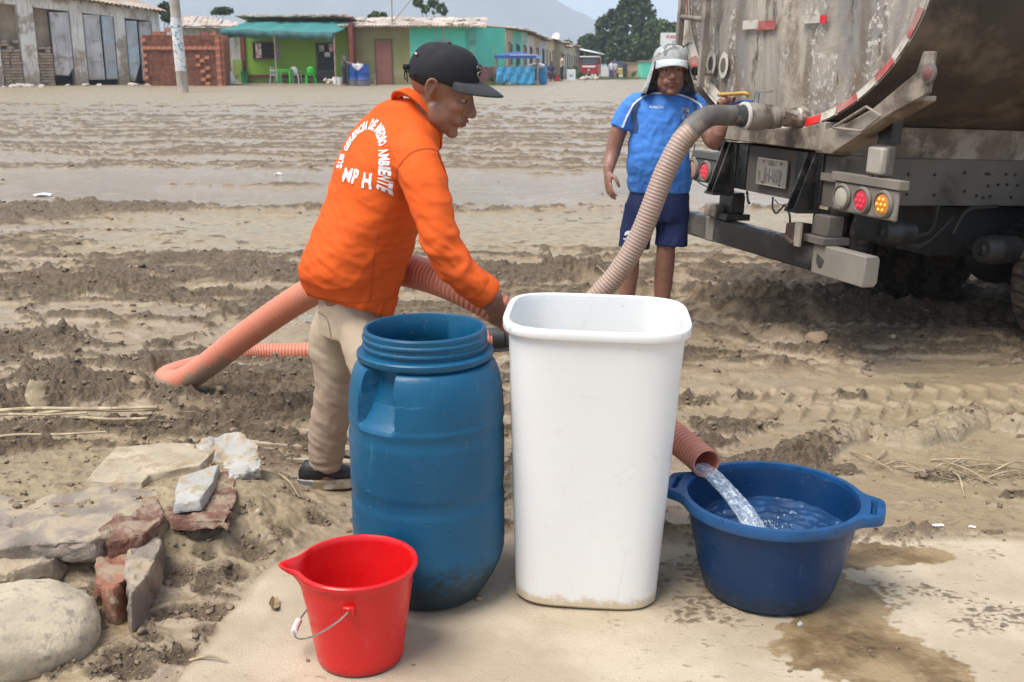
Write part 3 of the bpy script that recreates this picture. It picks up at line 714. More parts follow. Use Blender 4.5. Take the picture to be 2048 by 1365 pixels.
# --- green house with awning
GH = Facade('green_house', 'lime green shop house with dark teal awning, barred window and iron door', 'house', P(484, 165, 57.6, .6), P(706, 168, 57.6, .6))
lime = M('lime_wall', (.27, .46, .045), .85, var=.06, vs=.6, dirt=(.50, .55, .38), dirt_s=1.7, dirt_lo=.66, dirt_hi=.69, base_dirt=((.2, .2, .07), .35))
maroon = M('maroon_paint', (.20, .05, .035), .8, var=.2)
zt = GH.uv(600, 44)[1]
b = MB(); b.box2((0, 5, -.3), (GH.L, 0, zt-.1)); b.build('wall', lime, GH.root)
GH.part('pillar', maroon, [(481, 60, 490, 160, .0, .12)]); GH.part('pillar', maroon, [(698, 45, 706, 160, 0, 1.5)])
GH.part('side_wall', lime, [(670, 60, 697, 152, 0, .08)])
GH.part('skirting', maroon, [(492, 150, 660, 156, 0, .05)])
win = GH.part('window', dark, [(507, 86, 549, 117, 0, .02)])
GH.part('window_frame', M('brown_frame', (.12, .08, .06), .7), [(506, 84, 550, 87, 0, .07), (506, 116, 550, 119, 0, .09), (505, 84, 507, 119, 0, .07), (527, 86, 528, 117, 0, .05), (548, 84, 550, 119, 0, .07)], win)
GH.part('window_bar', M('bar_grey', (.08, .08, .09), .6), [(530+3.2*i, 87, 530.6+3.2*i, 117, .02, .06) for i in range(6)]+[(528, 96, 549, 97, .02, .065), (528, 107, 549, 108, .02, .065)], win)
GH.part('poster', M('poster_red', (.62, .25, .24), .7, var=.4, vs=6, dirt=(.8, .8, .8), dirt_s=5, dirt_lo=.48, dirt_hi=.52), [(511, 87, 523, 117, .02, .04)], win)
door = GH.part('door', M('iron_door', (.085, .07, .07), .6, var=.2), [(632, 86, 669, 162, 0, .06)])
GH.part('pane', dark, [(636, 90, 666, 140, .06, .08)], door)
GH.part('door_bar', M('bar_grey', (.08, .08, .09)), [(639+4*i, 90, 640+4*i, 140, .08, .12) for i in range(7)]+[(636, 106, 666, 107, .08, .125), (636, 123, 666, 124, .08, .125)], door)
GH.part('notice', M('paper_white', (.72, .70, .66), .8, var=.08), [(649, 105, 660, 114, .12, .14)], door)
GH.part('poster', M('poster_pink', (.70, .25, .33), .7, var=.4, vs=6, dirt=(.8, .75, .7), dirt_s=7, dirt_lo=.5, dirt_hi=.55), [(658, 89, 667, 104, .12, .14)], door)
GH.part('poster', M('poster_grey', (.42, .45, .42), .7, var=.4, vs=9), [(638, 91, 648, 103, .12, .14)], door)
GH.part('poster', M('poster_man', (.30, .30, .34), .7, var=.5, vs=5, dirt=(.55, .40, .28), dirt_s=3, dirt_lo=.5, dirt_hi=.55), [(551, 88, 560, 118, .0, .02)])
teal = M('awning_cloth', (.035, .20, .19), .75, var=.12, vs=1.5); teald = M('awning_valance', (.06, .155, .16), .8, var=.15, vs=3)
# sloped sheet from eave line out to the front poles, then a hanging valance
def cl(px, py, d): u, z = GH.uv(px, py, d); return Vector((u, -d, z))
N = 40; V = []
for i in range(N+1):
    t = i/N; back = cl(496+(708-496)*t, 41+3*t, .1); frnt = cl(440+(668-440)*t, 58.5+8*t+1.0*math.sin(t*19), 2.1)
    for j in range(7):
        k = j/6; p = back.lerp(frnt, k); p.z -= .10*math.sin(k*math.pi)*(1+.4*math.sin(t*25)); V.append(p)
F = [(i*7+j, (i+1)*7+j, (i+1)*7+j+1, i*7+j+1) for i in range(N) for j in range(6)]
aw = MB().add(V, F).build('awning', teal, GH.root)
s_ = aw.modifiers.new('th', 'SOLIDIFY'); s_.thickness = .012
V = []
for i in range(N+1):
    t = i/N; p = cl(440+(668-440)*t, 59+8*t+1.0*math.sin(t*19), 2.1); q = cl(443+(665-443)*t, 74+8*t+1.2*math.sin(t*27), 2.0+.06*math.sin(t*60)); V += [p, q]
va = MB().add(V, [(2*i, 2*i+1, 2*i+3, 2*i+2) for i in range(N)]).build('valance', teald, GH.root); s_ = va.modifiers.new('th', 'SOLIDIFY'); s_.thickness = .012
for px in (548.5, 668):
    a = cl(px, 66, 2.0); b = MB(); b.tube([(a.x, -2.0, -.1), (a.x, -2.0, a.z+.03)], .05, 10); b.build('post', oldwood, GH.root)
b = MB(); b.box2((-1.2, .2, -.5), (GH.L-.5, -2.5, .06)); b.build('porch_step', M('step_concrete', (.36, .31, .26), .9, var=.2, vs=1.5, base_dirt=((.25, .2, .15), .2), bump=.3, bs=12), GH.root, bevel=.03)
b = MB()
for i in range(40):
    u = GH.L*i/40+.1; b.box((u, 2.3+random.uniform(-.1, .1), zt+.12+random.uniform(-.03, .06)), (.34, 5.4+random.uniform(-.4, .2), .07), Matrix.Rotation(-.06, 3, 'X'))
b.build('roof', paleroof, GH.root)
GH.part('low_wall', M('green_low', (.30, .40, .10), .85), [(466, 120, 484, 160, .0, .5)])

# --- olive and turquoise house
YB = 57.2
OT = Facade('corner_house', 'corner house painted olive and bright turquoise with maroon plinth and brick-littered roof', 'house', P(706, 168, YB, .6), P(930, 172, YB, .6))
olive = M('olive_wall', (.235, .235, .095), .88, var=.08, vs=.5, dirt=(.28, .27, .15), dirt_s=.9, dirt_lo=.5, dirt_hi=.6, base_dirt=((.24, .21, .12), .5))
turq = M('turquoise_wall', (.10, .58, .43), .82, var=.06, vs=.6, dirt=(.22, .58, .46), dirt_s=.9, dirt_lo=.55, dirt_hi=.7)
plinth = M('maroon_plinth', (.34, .115, .105), .85, var=.15, vs=1.2, dirt=(.4, .3, .25), dirt_s=2, dirt_lo=.6, dirt_hi=.66)
zt = OT.uv(850, 52)[1]; us = OT.uv(820, 100)[0]; L = OT.L
b = MB(); b.box2((0.02, 3.6, -.3), (us, 0, zt)); b.build('olive_wall', olive, OT.root)
b = MB(); b.prism([(us, 0), (L, 0), (L+2.1, 3.6), (us, 3.6)], -.3, zt); b.build('turquoise_wall', turq, OT.root)
zp = OT.uv(900, 134)[1]
b = MB(); b.prism([(us+.01, -.04), (L+.03, -.04), (L+2.16, 3.62), (us+.01, 3.62)], -.3, zp); b.build('plinth', plinth, OT.root)
d_ = OT.part('door', M('brown_door', (.26, .10, .075), .7, var=.15, vs=2, streak=(.2, .09, .07)), [(751, 80, 784, 168, 0, .03)])
OT.part('door_frame', M('brown_frame', (.12, .08, .06)), [(750, 78, 785, 80, 0, .06), (750, 80, 752, 168, 0, .06), (783, 80, 785, 168, 0, .06)], d_)
w_ = OT.part('window', M('window_grey', (.22, .24, .24), .5), [(871, 84, 902, 100, 0, .03)]); OT.part('window_frame', M('frame_grey', (.33, .31, .3)), [(870, 82, 903, 85, 0, .07)], w_)
OT.part('crack', M('bare_mortar', (.42, .38, .33), .9), [(885, 55, 888, 84, 0, .012)])
OT.part('patch', M('damp_patch', (.14, .40, .30), .9, var=.3, vs=2), [(938, 62, 952, 110, 0, .012)])
b = MB()
zr = zt+.06
for i in range(70):
    u = -.5+(L+1.6)*i/70; hh = .05+.02*(i % 3); b.box((u, 1.8+random.uniform(-.12, .12), zr+.18+random.uniform(-.02, .05)), (.30, 4.6, .05), Matrix.Rotation(.13+random.uniform(-.01, .01), 3, 'X'))
b.build('roof', paleroof, OT.root)
b = MB()
for i in range(40): b.bar((-.4+(L+1.2)*i/40, -.62, zr-.1), (-.4+(L+1.2)*i/40, 2, zr+.02), .09, .08)
b.build('rafter_ends', oldwood, OT.root)
for i in range(22):
    o = bpy.data.objects.new('roof_stone', ROCKS[i % 5]); col.objects.link(o); o.parent = OT.root; s = random.uniform(.08, .2)
    v_ = random.uniform(-.3, 3.2); o.location = (random.uniform(0, L+1), v_, zr+.24+.13*(v_-1.8)+s*.2); o.scale = (s*1.4, s, s*.5); o.rotation_euler = (0, 0, random.uniform(0, 6))
b = MB(); a0 = Vector((OT.uv(779, 28)[0], 1.2, zr+.1)); b.bar(a0, a0+Vector((0, 0, 1.9)), .06, .06); b.bar(a0+Vector((-.1, 0, 1.9)), a0+Vector((1.35, 0, 1.55)), .05, .07); b.bar(a0+Vector((.05, 0, .1)), a0+Vector((1.3, 0, 1.5)), .04, .04); b.build('antenna_mast', oldwood, OT.root)

# --- row of houses down the street
S0 = Vector((-.35, 61.5, 0)); sdir = Vector((math.sin(R(7.2)), math.cos(R(7.2)), 0))
specs = [('pale tan', (.50, .42, .33), 3.2), ('turquoise', (.12, .55, .42), 4.2), ('mint', (.30, .58, .48), 3.4), ('white', (.62, .62, .62), 4), ('sandy', (.50, .41, .30), 4.6), ('pale blue', (.50, .58, .68), 4.2),
         ('cream', (.66, .57, .38), 8.0), ('tan', (.52, .43, .31), 5), ('white and blue', (.60, .68, .74), 9), ('pale green', (.45, .53, .44), 2.5), ('light cream', (.66, .62, .48), 10), ('whitewashed', (.66, .66, .66), 8), ('ochre', (.55, .42, .26), 7)]
dist = 0.
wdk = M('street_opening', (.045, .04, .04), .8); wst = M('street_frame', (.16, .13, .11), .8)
for k, (nm, c, wl) in enumerate(specs):
    a = S0+sdir*dist; b_ = a+sdir*(wl-.02); dist += wl
    if k == 7: a += Vector((.5, 0, 0)); b_ += Vector((.5, 0, 0))
    a.z = gz(a.x+1, a.y); b_.z = a.z
    place = ['first along the street past the corner house', 'right behind the blue canopy stall', 'beside the turquoise one in the street', 'narrow, between the mint and sandy houses', 'plain, under a dark eave', 'with one slit window', 'long, with maroon plinth and tall windows',
             'with a brown shutter', 'long, behind the two people at the kerb', 'very narrow, before the light cream one', 'long, behind the round bushes', 'near the red three-wheeler', 'last of the row by the trees'][k]
    Fd = Facade('street_house', '%s terraced house, %s' % (nm, place), 'house', a, b_, 'terraced houses down the street'); rt = Fd.root; h_ = 3.0+random.uniform(-.15, .2)
    b = MB(); b.box2((0, 5.5, -.3), (wl-.02, 0, h_)); b.build('wall', M('wall_'+nm.replace(' ', '_'), c, .85, var=.08, vs=.8, dirt=tuple(x*.75 for x in c), dirt_s=1.1, dirt_lo=.55, dirt_hi=.68, base_dirt=((.35, .28, .2), .3)), rt)
    if k in (1, 2, 6): b = MB(); b.box2((-.01, 5.4, -.3), (wl-.03, -.04, .85)); b.build('plinth', plinth, rt)
    b = MB(); corrugated(b, -.1, wl+.1, -.6, h_+.05, 5.6, h_+.5, .3, .04, .02); b.build('roof', tin if k % 2 else paleroof, rt)
    b = MB()
    for q in range(max(2, int(wl/1.2))): b.bar((.3+q*1.2, -.55, h_-.03), (.3+q*1.2, .6, h_+.03), .09, .09)
    b.build('rafter_ends', oldwood, rt)
    nop = max(1, int(wl/2.4)); 
    for q in range(nop):
        u = wl*(q+.5)/nop
        if q % 2 == 0:
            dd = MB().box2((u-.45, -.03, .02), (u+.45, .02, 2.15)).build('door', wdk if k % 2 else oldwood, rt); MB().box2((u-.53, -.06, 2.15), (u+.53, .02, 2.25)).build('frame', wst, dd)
        if q % 2 == 1 or nop == 1:
            u2 = u if nop > 1 else u+.95*(1 if wl > 3 else .0)
            if u2+.4 > wl-.1: continue
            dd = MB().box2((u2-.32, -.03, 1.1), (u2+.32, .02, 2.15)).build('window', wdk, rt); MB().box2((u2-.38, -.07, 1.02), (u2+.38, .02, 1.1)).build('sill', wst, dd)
tankm = M('roof_tank_blue', (.03, .22, .36), .5)
for (px, py, Y, nm) in ((1070, 73, 84, 'blue roof tank on the street houses, nearer one'), (1084, 78, 90, 'blue roof tank on the street houses, farther one')):
    p = at(px, py, Y); t = thing('roof_water_tank', nm, 'water tank', (p.x-.6, Y, p.z-.55)); b = MB(); b.lathe([(.05, 0), (.5, .0), (.52, .5), (.52, .75), (.35, .95), (.1, 1.02)], n=20); b.build('tank', tankm, t); MB().lathe([(.18, 0), (.18, .08)], (0, 0, 1.0), 14).build('lid', tankm, t)
    MB().box2((-.5, -.5, -.9), (.5, .5, 0)).build('stand', paleroof, t)
p = at(1113, 75, 100); t = thing('satellite_dish', 'small white satellite dish on a mast above the street roofs', 'satellite dish', (p.x, 100, p.z-1.4))
MB().lathe([(.02, 0), (.25, .04), (.42, .13), (.43, .14), (.24, .06), (.02, .02)], (0, 0, 1.4), 20, Matrix.Rotation(-1.0, 3, 'Y') @ Matrix.Rotation(.8, 3, 'X')).build('dish', M('dish_white', (.72, .72, .72), .5), t); MB().tube([(0, 0, -.6), (0, 0, 1.4)], .035, 8).build('mast', oldwood, t)

# --- far side of the street
t = Facade('turquoise_shed', 'small turquoise shed beyond the man in blue, under the trees', 'shed', P(1286, 150, 92, .38), P(1330, 150, 92, .38)); MB().box2((0, 4, -.3), (t.L, 0, 1.5)).build('wall', turq, t.root); MB().box2((-.1, 4.1, 1.5), (t.L+.1, -.1, 1.58)).build('roof', tin, t.root)
t = Facade('wooden_shed', 'small ochre wooden shed at the end of the street', 'shed', P(1254, 152, 104, .32), P(1278, 152, 104, .32)); MB().box2((0, 3, -.3), (t.L, 0, 1.45)).build('wall', M('ochre_boards', (.42, .31, .19), .9, var=.2), t.root); MB().box2((-.1, 3.1, 1.45), (t.L+.1, -.1, 1.52)).build('roof', tin, t.root)
p = at(1360, 66, 60); t = thing('billboard', 'white billboard with small red heading beyond the man in blue', 'billboard', (p.x, 60, .6)); w_ = 60*CP/FPX
bx = MB().box2((-38*w_, 0, p.z-.6-24*w_), (50*w_, .08, p.z-.6)); bx.build('panel', M('billboard_white', (.72, .74, .74), .6, var=.05), t)
for s_ in (-.8, .9): MB().box2((s_-.05, .09, -.2), (s_+.05, .19, p.z-.7)).build('post', oldwood, t)
for (ln, zz, sz, cc) in (('PUEBLO NUEVO', -.22, .22, (.55, .05, .05)), ('SE CONSTRUYE', -.48, .13, (.2, .2, .25))):
    me = text_mesh(ln, sz, .003, .01); a = mesh_np(me); a = np.stack([a[:, 0]+.05, -.012-a[:, 2], a[:, 1]+p.z-.6+zz], -1); mesh_set(me, a); link_mesh('lettering', me, M('letter_%d' % int(sz*100), cc, .7), t)
# ------------------------------------------------------------------ containers
def polar(name, prof, m, parent, n=128, rf=None, zf=None, sq=0, asp=1., ang=35, caps=True):
    """profile swept round the axis with rf(a, r, z) -> r and zf(a, r, z) -> z"""
    R_ = []
    for r, z in prof:
        ring = []
        for k in range(n):
            a = 2*math.pi*k/n; ca, sa = math.cos(a), math.sin(a); rr = rf(a, r, z) if rf else r; zz = zf(a, r, z) if zf else z
            q = (abs(ca)**sq+abs(sa)**sq)**(-1.0/sq) if sq else 1.0
            ring.append((rr*ca*q, rr*sa*q*asp, zz))
        R_.append(ring)
    mb = MB(); mb.rings(R_, caps); return mb.build(name, m, parent, ang=ang)
drum_blue = M('drum_plastic', (.004, .084, .175), .40, scuff=((.06, .20, .30), .55), specks=((.16, .13, .09), 70, .715), var=.14, vs=3, spec=.35, dirt=(.012, .10, .19), dirt_s=2.2, dirt_lo=.5, dirt_hi=.72, base_dirt=((.020, .026, .026), .15), bump=.10, bs=60, rv=.12)
D = thing('blue_drum', 'open blue plastic drum with threaded neck standing on the slab', 'drum', mat=Matrix.Translation((-.258, 3.015, .004)) @ Matrix.Diagonal((1.05, 1.05, .985, 1)))
hz_ = [(.02, .03), (.138, 0), (.155, .006), (.17, .03), (.195, .075), (.214, .12), (.2225, .155)]
zz = .18
while zz < .60: hz_.append((.2235-(.0030 if (.345 < zz < .385 or .545 < zz < .585) else 0), zz)); zz += .011
for t in np.linspace(0, 1, 22): a = t*math.pi/2; hz_.append((.176+.0465*math.cos(a)**.75 if t < 1 else .176, .60+.165*math.sin(a)**1.15))
hz_ += [(.176, .770), (.190, .773), (.193, .778), (.193, .790), (.189, .794), (.172, .796), (.172, .806), (.177, .809), (.177, .815), (.172, .819), (.172, .829), (.177, .832), (.177, .838), (.172, .842), (.173, .856), (.170, .861), (.163, .861), (.160, .856), (.160, .78), (.19, .72), (.205, .6), (.205, .15), (.13, .03), (.01, .03)]
def drum_r(a, r, z):
    if r < .165 or not (.585 < z < .765) : return r
    for ac in (-2.20, -2.20+math.pi):
        d = (a-ac+math.pi) % (2*math.pi)-math.pi; w = .235+.05*(.75-z)/.15
        k = float(sst(w+.035, w, abs(d)))*float(sst(.590, .606, z))
        if k > 0:
            fl = .215-(.215-.150)*min(1, max(0, (z-.60)/.12))**.8
            r = r*(1-k)+min(r, fl)*k
    return r
polar('body', hz_, drum_blue, D, 200, drum_r)

white_pl = M('white_plastic', (.78, .78, .765), .36, scuff=((.66, .64, .58), .5), specks=((.50, .42, .30), 90, .745), var=.02, vs=2, dirt=(.70, .66, .56), dirt_s=5, dirt_lo=.63, dirt_hi=.78, base_dirt=((.52, .40, .24), .035), bump=.05, bs=30, sss=.05)
T = thing('white_tub', 'tall empty white plastic tub with rounded corners beside the blue drum', 'tub', mat=Matrix.Translation((.238, 3.075, .006)) @ Matrix.Rotation(R(-5), 4, 'Z') @ Matrix.Rotation(R(1.2), 4, 'Y'))
prof = [(.01, .012), (.19, .012), (.215, .0), (.222, .008)]
for t in np.linspace(0, 1, 30): prof.append((.222+.038*t, .012+.851*t))
H_ = .863
prof_body = prof+[(.256, H_), (.2205, .03), (.20, .02), (.01, .02)]
def tub_r(a, r, z):
    if r < .18: return r
    k = 0
    for c in (0.62, math.pi-.62, -.62, math.pi+.62):
        for s_ in (0,):
            d = (a-c+math.pi) % (2*math.pi)-math.pi; k += math.exp(-(d/.06)**2)
    return r+.0022*k
polar('body', prof_body, white_pl, T, 160, tub_r, sq=4.2, asp=.93)
lip = [(.261, H_-.012), (.2735, H_-.0135), (.2755, H_-.010), (.276, H_+.010), (.274, H_+.0135), (.268, H_+.015), (.2585, H_+.014), (.2570, H_+.010), (.2570, H_-.006), (.261, H_-.012)]
polar('rim', lip, white_pl, T, 160, None, sq=4.2, asp=.93, caps=False)

red_pl = M('red_plastic', (.62, .008, .010), .33, scuff=((.72, .09, .08), .35), specks=((.45, .25, .17), 110, .75), var=.06, vs=3, dirt=(.70, .06, .05), dirt_s=9, dirt_lo=.66, dirt_hi=.8, base_dirt=((.48, .012, .012), .02), bump=.04, bs=40)
RB = thing('red_bucket', 'bright red plastic bucket with pouring spout and wire handle in front of the blue drum', 'bucket', mat=Matrix.Translation((-.424, 2.622, .004)) @ Matrix.Diagonal((1.0, 1.0, .96, 1)))
SPA = math.pi+.12
def spout(a, r, z):
    d = (a-SPA+math.pi) % (2*math.pi)-math.pi; k = math.exp(-(d/.20)**2)
    t = max(0, min(1, (z-.215)/.085)); return r+.048*k*t**1.8
pr = [(.005, .012), (.108, .012), (.114, 0), (.119, .004)]+[(.120+.036*t, .006+.270*t) for t in np.linspace(0, 1, 16)]
pr += [(.157, .279), (.164, .281), (.1665, .287), (.1665, .296), (.163, .300), (.157, .300), (.153, .295), (.152, .28), (.148, .25), (.116, .018), (.005, .018)]
polar('body', pr, red_pl, RB, 144, spout)
steel = M('wire_steel', (.45, .44, .42), .35, 1., var=.15, vs=20)
for s_ in (-1, 1):
    b = MB(); b.box((0.0, s_*.158, .232), (.030, .016, .026)); b.box((0, s_*.168, .236), (.010, .006, .018)); b.build('lug', red_pl, RB, bevel=.003)
pts = [(0, -.172, .236)]+[(-.178*math.sin(t*math.pi), -.176*math.cos(t*math.pi), .236-.150*math.sin(t*math.pi)**.9) for t in np.linspace(.04, .96, 24)]+[(0, .172, .236)]
hd = MB().tube(pts, .0026, 8).build('wire_handle', steel, RB)
g0 = pts[11:15]; MB().tube([Vector(p) for p in g0], .010, 14, sub=3).build('grip', M('grip_white', (.72, .68, .64), .5), hd)

# basin: two lugs in the plane of its rim
hl, hr = gp(1343, 965, .325), gp(1772, 1022, .325)
bc = (hl+hr)/2+Vector((0, .03, 0)); baz = math.atan2(hr.y-hl.y, hr.x-hl.x)
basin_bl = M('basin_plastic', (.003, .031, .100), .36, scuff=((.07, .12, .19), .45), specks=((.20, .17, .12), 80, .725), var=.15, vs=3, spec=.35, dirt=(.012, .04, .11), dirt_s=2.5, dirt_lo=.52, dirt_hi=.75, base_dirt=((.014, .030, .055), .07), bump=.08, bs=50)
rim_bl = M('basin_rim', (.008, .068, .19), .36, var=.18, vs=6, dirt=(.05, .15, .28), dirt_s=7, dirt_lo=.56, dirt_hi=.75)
BS = thing('blue_basin', 'large dark blue two-handled basin half full of water', 'basin', (bc.x, bc.y, .004), baz)
BR = .262
pb = [(.01, .01), (.17, .01), (.182, 0), (.196, .012)]+[(.196+.066*(t**.75), .015+.285*t) for t in np.linspace(0, 1, 18)]+[(.258, .30)]+[(.192+.064*(t**.75), .022+.27*t) for t in np.linspace(1, 0, 10)]+[(.01, .02)]
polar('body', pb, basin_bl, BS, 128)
HL = (hr-hl).length/2
def rim_R(a):
    x, y = abs(math.cos(a)), abs(math.sin(a)); base = .278
    # rounded-rectangle lug, half width .085, reaching HL
    tx = HL/max(x, 1e-3); ty = (.075+.030*min(1, max(0, (HL-.29)/.1)))/max(y, 1e-3)
    lug = (tx**-6+ty**-6)**(-1/6)
    return (base**9+lug**9)**(1/9) if lug > .2 else base
nr_, na = 15, 288
def rim_ring(f, z, drop=0):
    out = []
    for k in range(na):
        a = 2*math.pi*k/na; Ro = rim_R(a); r = .260+(Ro-.260)*f if f <= 1 else Ro+(f-1); x, y = r*math.cos(a), r*math.sin(a); zz = z
        if 0 < f < 1 and not drop:
            hx = float(sst(.288, .293, abs(x))*sst(HL-.013, HL-.019, abs(x))*sst(.058, .053, abs(y))); zz -= .022*hx
            if hx > .5: zz += .0015*math.sin(y*500)
        out.append((x, y, zz))
    return out
rings = [rim_ring(0, .292), rim_ring(0, .314)]+[rim_ring(f, .3165) for f in np.linspace(.03, .985, 26)]+[rim_ring(1, .3145), rim_ring(1.002, .31), rim_ring(1.001, .287), rim_ring(.995, .285, 1), rim_ring(.99, .29, 1), rim_ring(.06, .30, 1)]
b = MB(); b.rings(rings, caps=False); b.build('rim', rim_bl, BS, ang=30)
# its water
wm = M('water', (.016, .060, .155), .05, var=.3, vs=9, rv=.03, dirt=(.30, .42, .58), dirt_s=30, dirt_lo=.60, dirt_hi=.72, spec=.6, stretch=(1, .45, 1))
V = []; F = []; nr2, na2 = 60, 160; sp = (-.015, -.10)
WL = .205; RW = .192+.064*((WL-.022)/.27)**.75+.0
V.append((0, 0, WL))
for i in range(1, nr2+1):
    r = (RW+.001)*i/nr2
    for k in range(na2):
        a = 2*math.pi*k/na2; x, y = r*math.cos(a), r*math.sin(a); V.append((x, y, 0))
A = np.array(V); q = np.hypot(A[:, 0]-sp[0], A[:, 1]-sp[1])
zw = WL+.0045*np.sin(q*130+4*fbm(A[:, 0]*9, A[:, 1]*9, 2, 5))*np.exp(-q*4.5)+.011*fbm(A[:, 0]*15, A[:, 1]*15, 4, 9, .6)+.012*np.exp(-(q/.05)**2)*np.abs(fbm(A[:, 0]*60, A[:, 1]*60, 3, 9))*3
A[:, 2] = zw; V = A.tolist()
for k in range(na2): F.append((0, 1+k, 1+(k+1) % na2))
for i in range(nr2-1):
    for k in range(na2): F.append((1+i*na2+k, 1+(i+1)*na2+k, 1+(i+1)*na2+(k+1) % na2, 1+i*na2+(k+1) % na2))
mb = MB().add(V, F); me = mb.mesh('water'); me.polygons.foreach_set('use_smooth', [True]*len(me.polygons)); wo_ = link_mesh('water', me, wm, None)
wo_.matrix_world = WM[BS.name]; tag(wo_, 'rippling clear water filling the dark blue basin', 'water')

# ------------------------------------------------------------------ hoses
def hose_material(name, c, c2, mudc=(.30, .22, .15)):
    m = bpy.data.materials.new(name); m.use_nodes = True; nt = m.node_tree; b = nt.nodes['Principled BSDF']
    a = _n(nt, "ShaderNodeAttribute", attribute_name='hose'); s = _n(nt, "ShaderNodeSeparateColor"); nt.links.new(a.outputs['Color'], s.inputs[0])
    tc = _n(nt, "ShaderNodeTexCoord"); n1 = noise_node(nt, tc.outputs['Object'], 4, 8, .65); n2 = noise_node(nt, tc.outputs['Object'], 16, 6, .65)
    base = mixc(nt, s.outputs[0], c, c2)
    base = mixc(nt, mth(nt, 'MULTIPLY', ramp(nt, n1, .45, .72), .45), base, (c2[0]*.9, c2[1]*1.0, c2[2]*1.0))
    mudf = mth(nt, 'MULTIPLY', ramp(nt, mth(nt, 'ADD', mth(nt, 'MULTIPLY', s.outputs[1], 1.0), mth(nt, 'MULTIPLY', mth(nt, 'SUBTRACT', n2, .5), 1.3)), .42, .6), .95)
    base = mixc(nt, mudf, base, mudc); nt.links.new(base, b.inputs['Base Color'])
    b.inputs['Roughness'].default_value = .45; b.inputs['Subsurface Weight'].default_value = .12; b.inputs['Subsurface Scale'].default_value = .02
    return m
def hose(name, pts, rad, m, parent, mudf=None, pitch=.0125, depth=.0035, flat=None, n=36, step=.0026, open_end=False):
    q = [Vector(p[:3]) for p in catmull([list(p) for p in pts], 30)]; rr = [float(a[0]) for a in catmull([[r] for r in rad], 30)]
    L_ = [0]
    for a, b_ in zip(q[:-1], q[1:]): L_.append(L_[-1]+(b_-a).length)
    N = int(L_[-1]/step); S = np.linspace(0, L_[-1], N); Q = [np.interp(S, L_, [p[i] for p in q]) for i in range(3)]; RR = np.interp(S, L_, rr)
    Pt = np.stack(Q, -1); Tn = np.gradient(Pt, axis=0); Tn /= np.linalg.norm(Tn, axis=1)[:, None]
    u = Vector(Tn[0]).orthogonal().normalized(); t = Vector(Tn[0]); V = np.empty((N, n, 3)); Cc = np.empty((N, n, 4)); ang = np.arange(n)*2*math.pi/n
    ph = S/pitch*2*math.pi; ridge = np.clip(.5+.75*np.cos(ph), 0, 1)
    for i in range(N):
        t2 = Vector(Tn[i]); ax = t.cross(t2)
        if ax.length > 1e-7: u = Matrix.Rotation(t.angle(t2), 3, ax.normalized()) @ u
        t = t2; w = t.cross(u); U_, W_ = np.array(u), np.array(w)
        r = RR[i]+depth*(ridge[i]-.5)*2*.5
        off = np.cos(ang)[:, None]*U_+np.sin(ang)[:, None]*W_
        if flat: k = flat(S[i]/S[-1]); 
        else: k = 1
        off[:, 2] *= k
        V[i] = Pt[i]+off*r; f = S[i]/S[-1]; mm = mudf(f, Pt[i]) if mudf else 0
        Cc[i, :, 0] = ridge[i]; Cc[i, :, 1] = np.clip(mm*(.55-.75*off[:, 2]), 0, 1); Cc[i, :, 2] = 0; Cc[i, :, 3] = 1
    ii = np.arange(N*n).reshape(N, n); a = ii[:-1]; b_ = ii[1:]
    Fq = np.stack([a, np.roll(a, -1, 1), np.roll(b_, -1, 1), b_], -1).reshape(-1, 4)
    me = bpy.data.meshes.new(name); me.from_pydata(xf_np(V.reshape(-1, 3), rootm(parent).inverted()).tolist(), [], Fq.tolist())
    at_ = me.attributes.new('hose', 'FLOAT_COLOR', 'POINT'); at_.data.foreach_set('color', Cc.astype(np.float32).ravel()); me.polygons.foreach_set('use_smooth', [True]*len(me.polygons))
    o = link_mesh(name, me, m, parent)
    if open_end: s_ = o.modifiers.new('wall', 'SOLIDIFY'); s_.thickness = .006; s_.offset = -1
    return o, Pt, Tn
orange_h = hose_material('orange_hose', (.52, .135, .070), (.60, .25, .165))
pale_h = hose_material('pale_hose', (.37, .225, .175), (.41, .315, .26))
black_r = M('black_rubber', (.035, .035, .036), .55, var=.4, vs=6, dirt=(.22, .18, .14), dirt_s=6, dirt_lo=.45, dirt_hi=.7)
HO = thing('orange_hose', 'ribbed orange delivery hose folded on the mud and pouring into the basin', 'hose', tuple(gp(600, 700)))
c0 = gp(990, 697); E0 = at(1413, 928, 3.17)
FOLD = tuple(at(342, 765, 5.07)); FOLD2 = tuple(at(410, 735, 4.86))
path = [(c0.x, c0.y, .06), (gp(830, 718).x, 5.75, .055), tuple(gp(640, 722)+Vector((0, 0, .055))), tuple(at(530, 706, 5.64)), tuple(at(470, 713, 5.54)), tuple(at(415, 728, 5.40)), tuple(at(368, 744, 5.26)), tuple(at(336, 758, 5.14)), tuple(at(352, 767, 5.0)), tuple(at(400, 741, 4.86)), tuple(at(490, 672, 4.62)), tuple(at(595, 600, 4.36)), tuple(at(690, 552, 4.10)), tuple(at(775, 538, 3.88)), tuple(at(860, 553, 3.66)),
        tuple(at(950, 592, 3.53)), tuple(at(1050, 655, 3.52)), tuple(at(1160, 735, 3.54)), tuple(at(1270, 815, 3.50)), tuple(at(1340, 868, 3.38)), tuple(at(1383, 902, 3.27)), tuple(E0)]
rads = [.05, .05, .05, .05, .052, .056, .062, .066, .064, .060, .060, .060, .060, .060, .058, .056, .054, .053, .052, .050, .048, .047]
_, hp, ht = hose('hose', path, rads, orange_h, HO, mudf=lambda f, p: 2.6*math.exp(-(math.dist(p, FOLD)/.11)**2)+.9*math.exp(-(math.dist(p, FOLD2)/.30)**2)+.45*math.exp(-((f-.1)/.16)**2), pitch=.0185, depth=.0030, open_end=True)
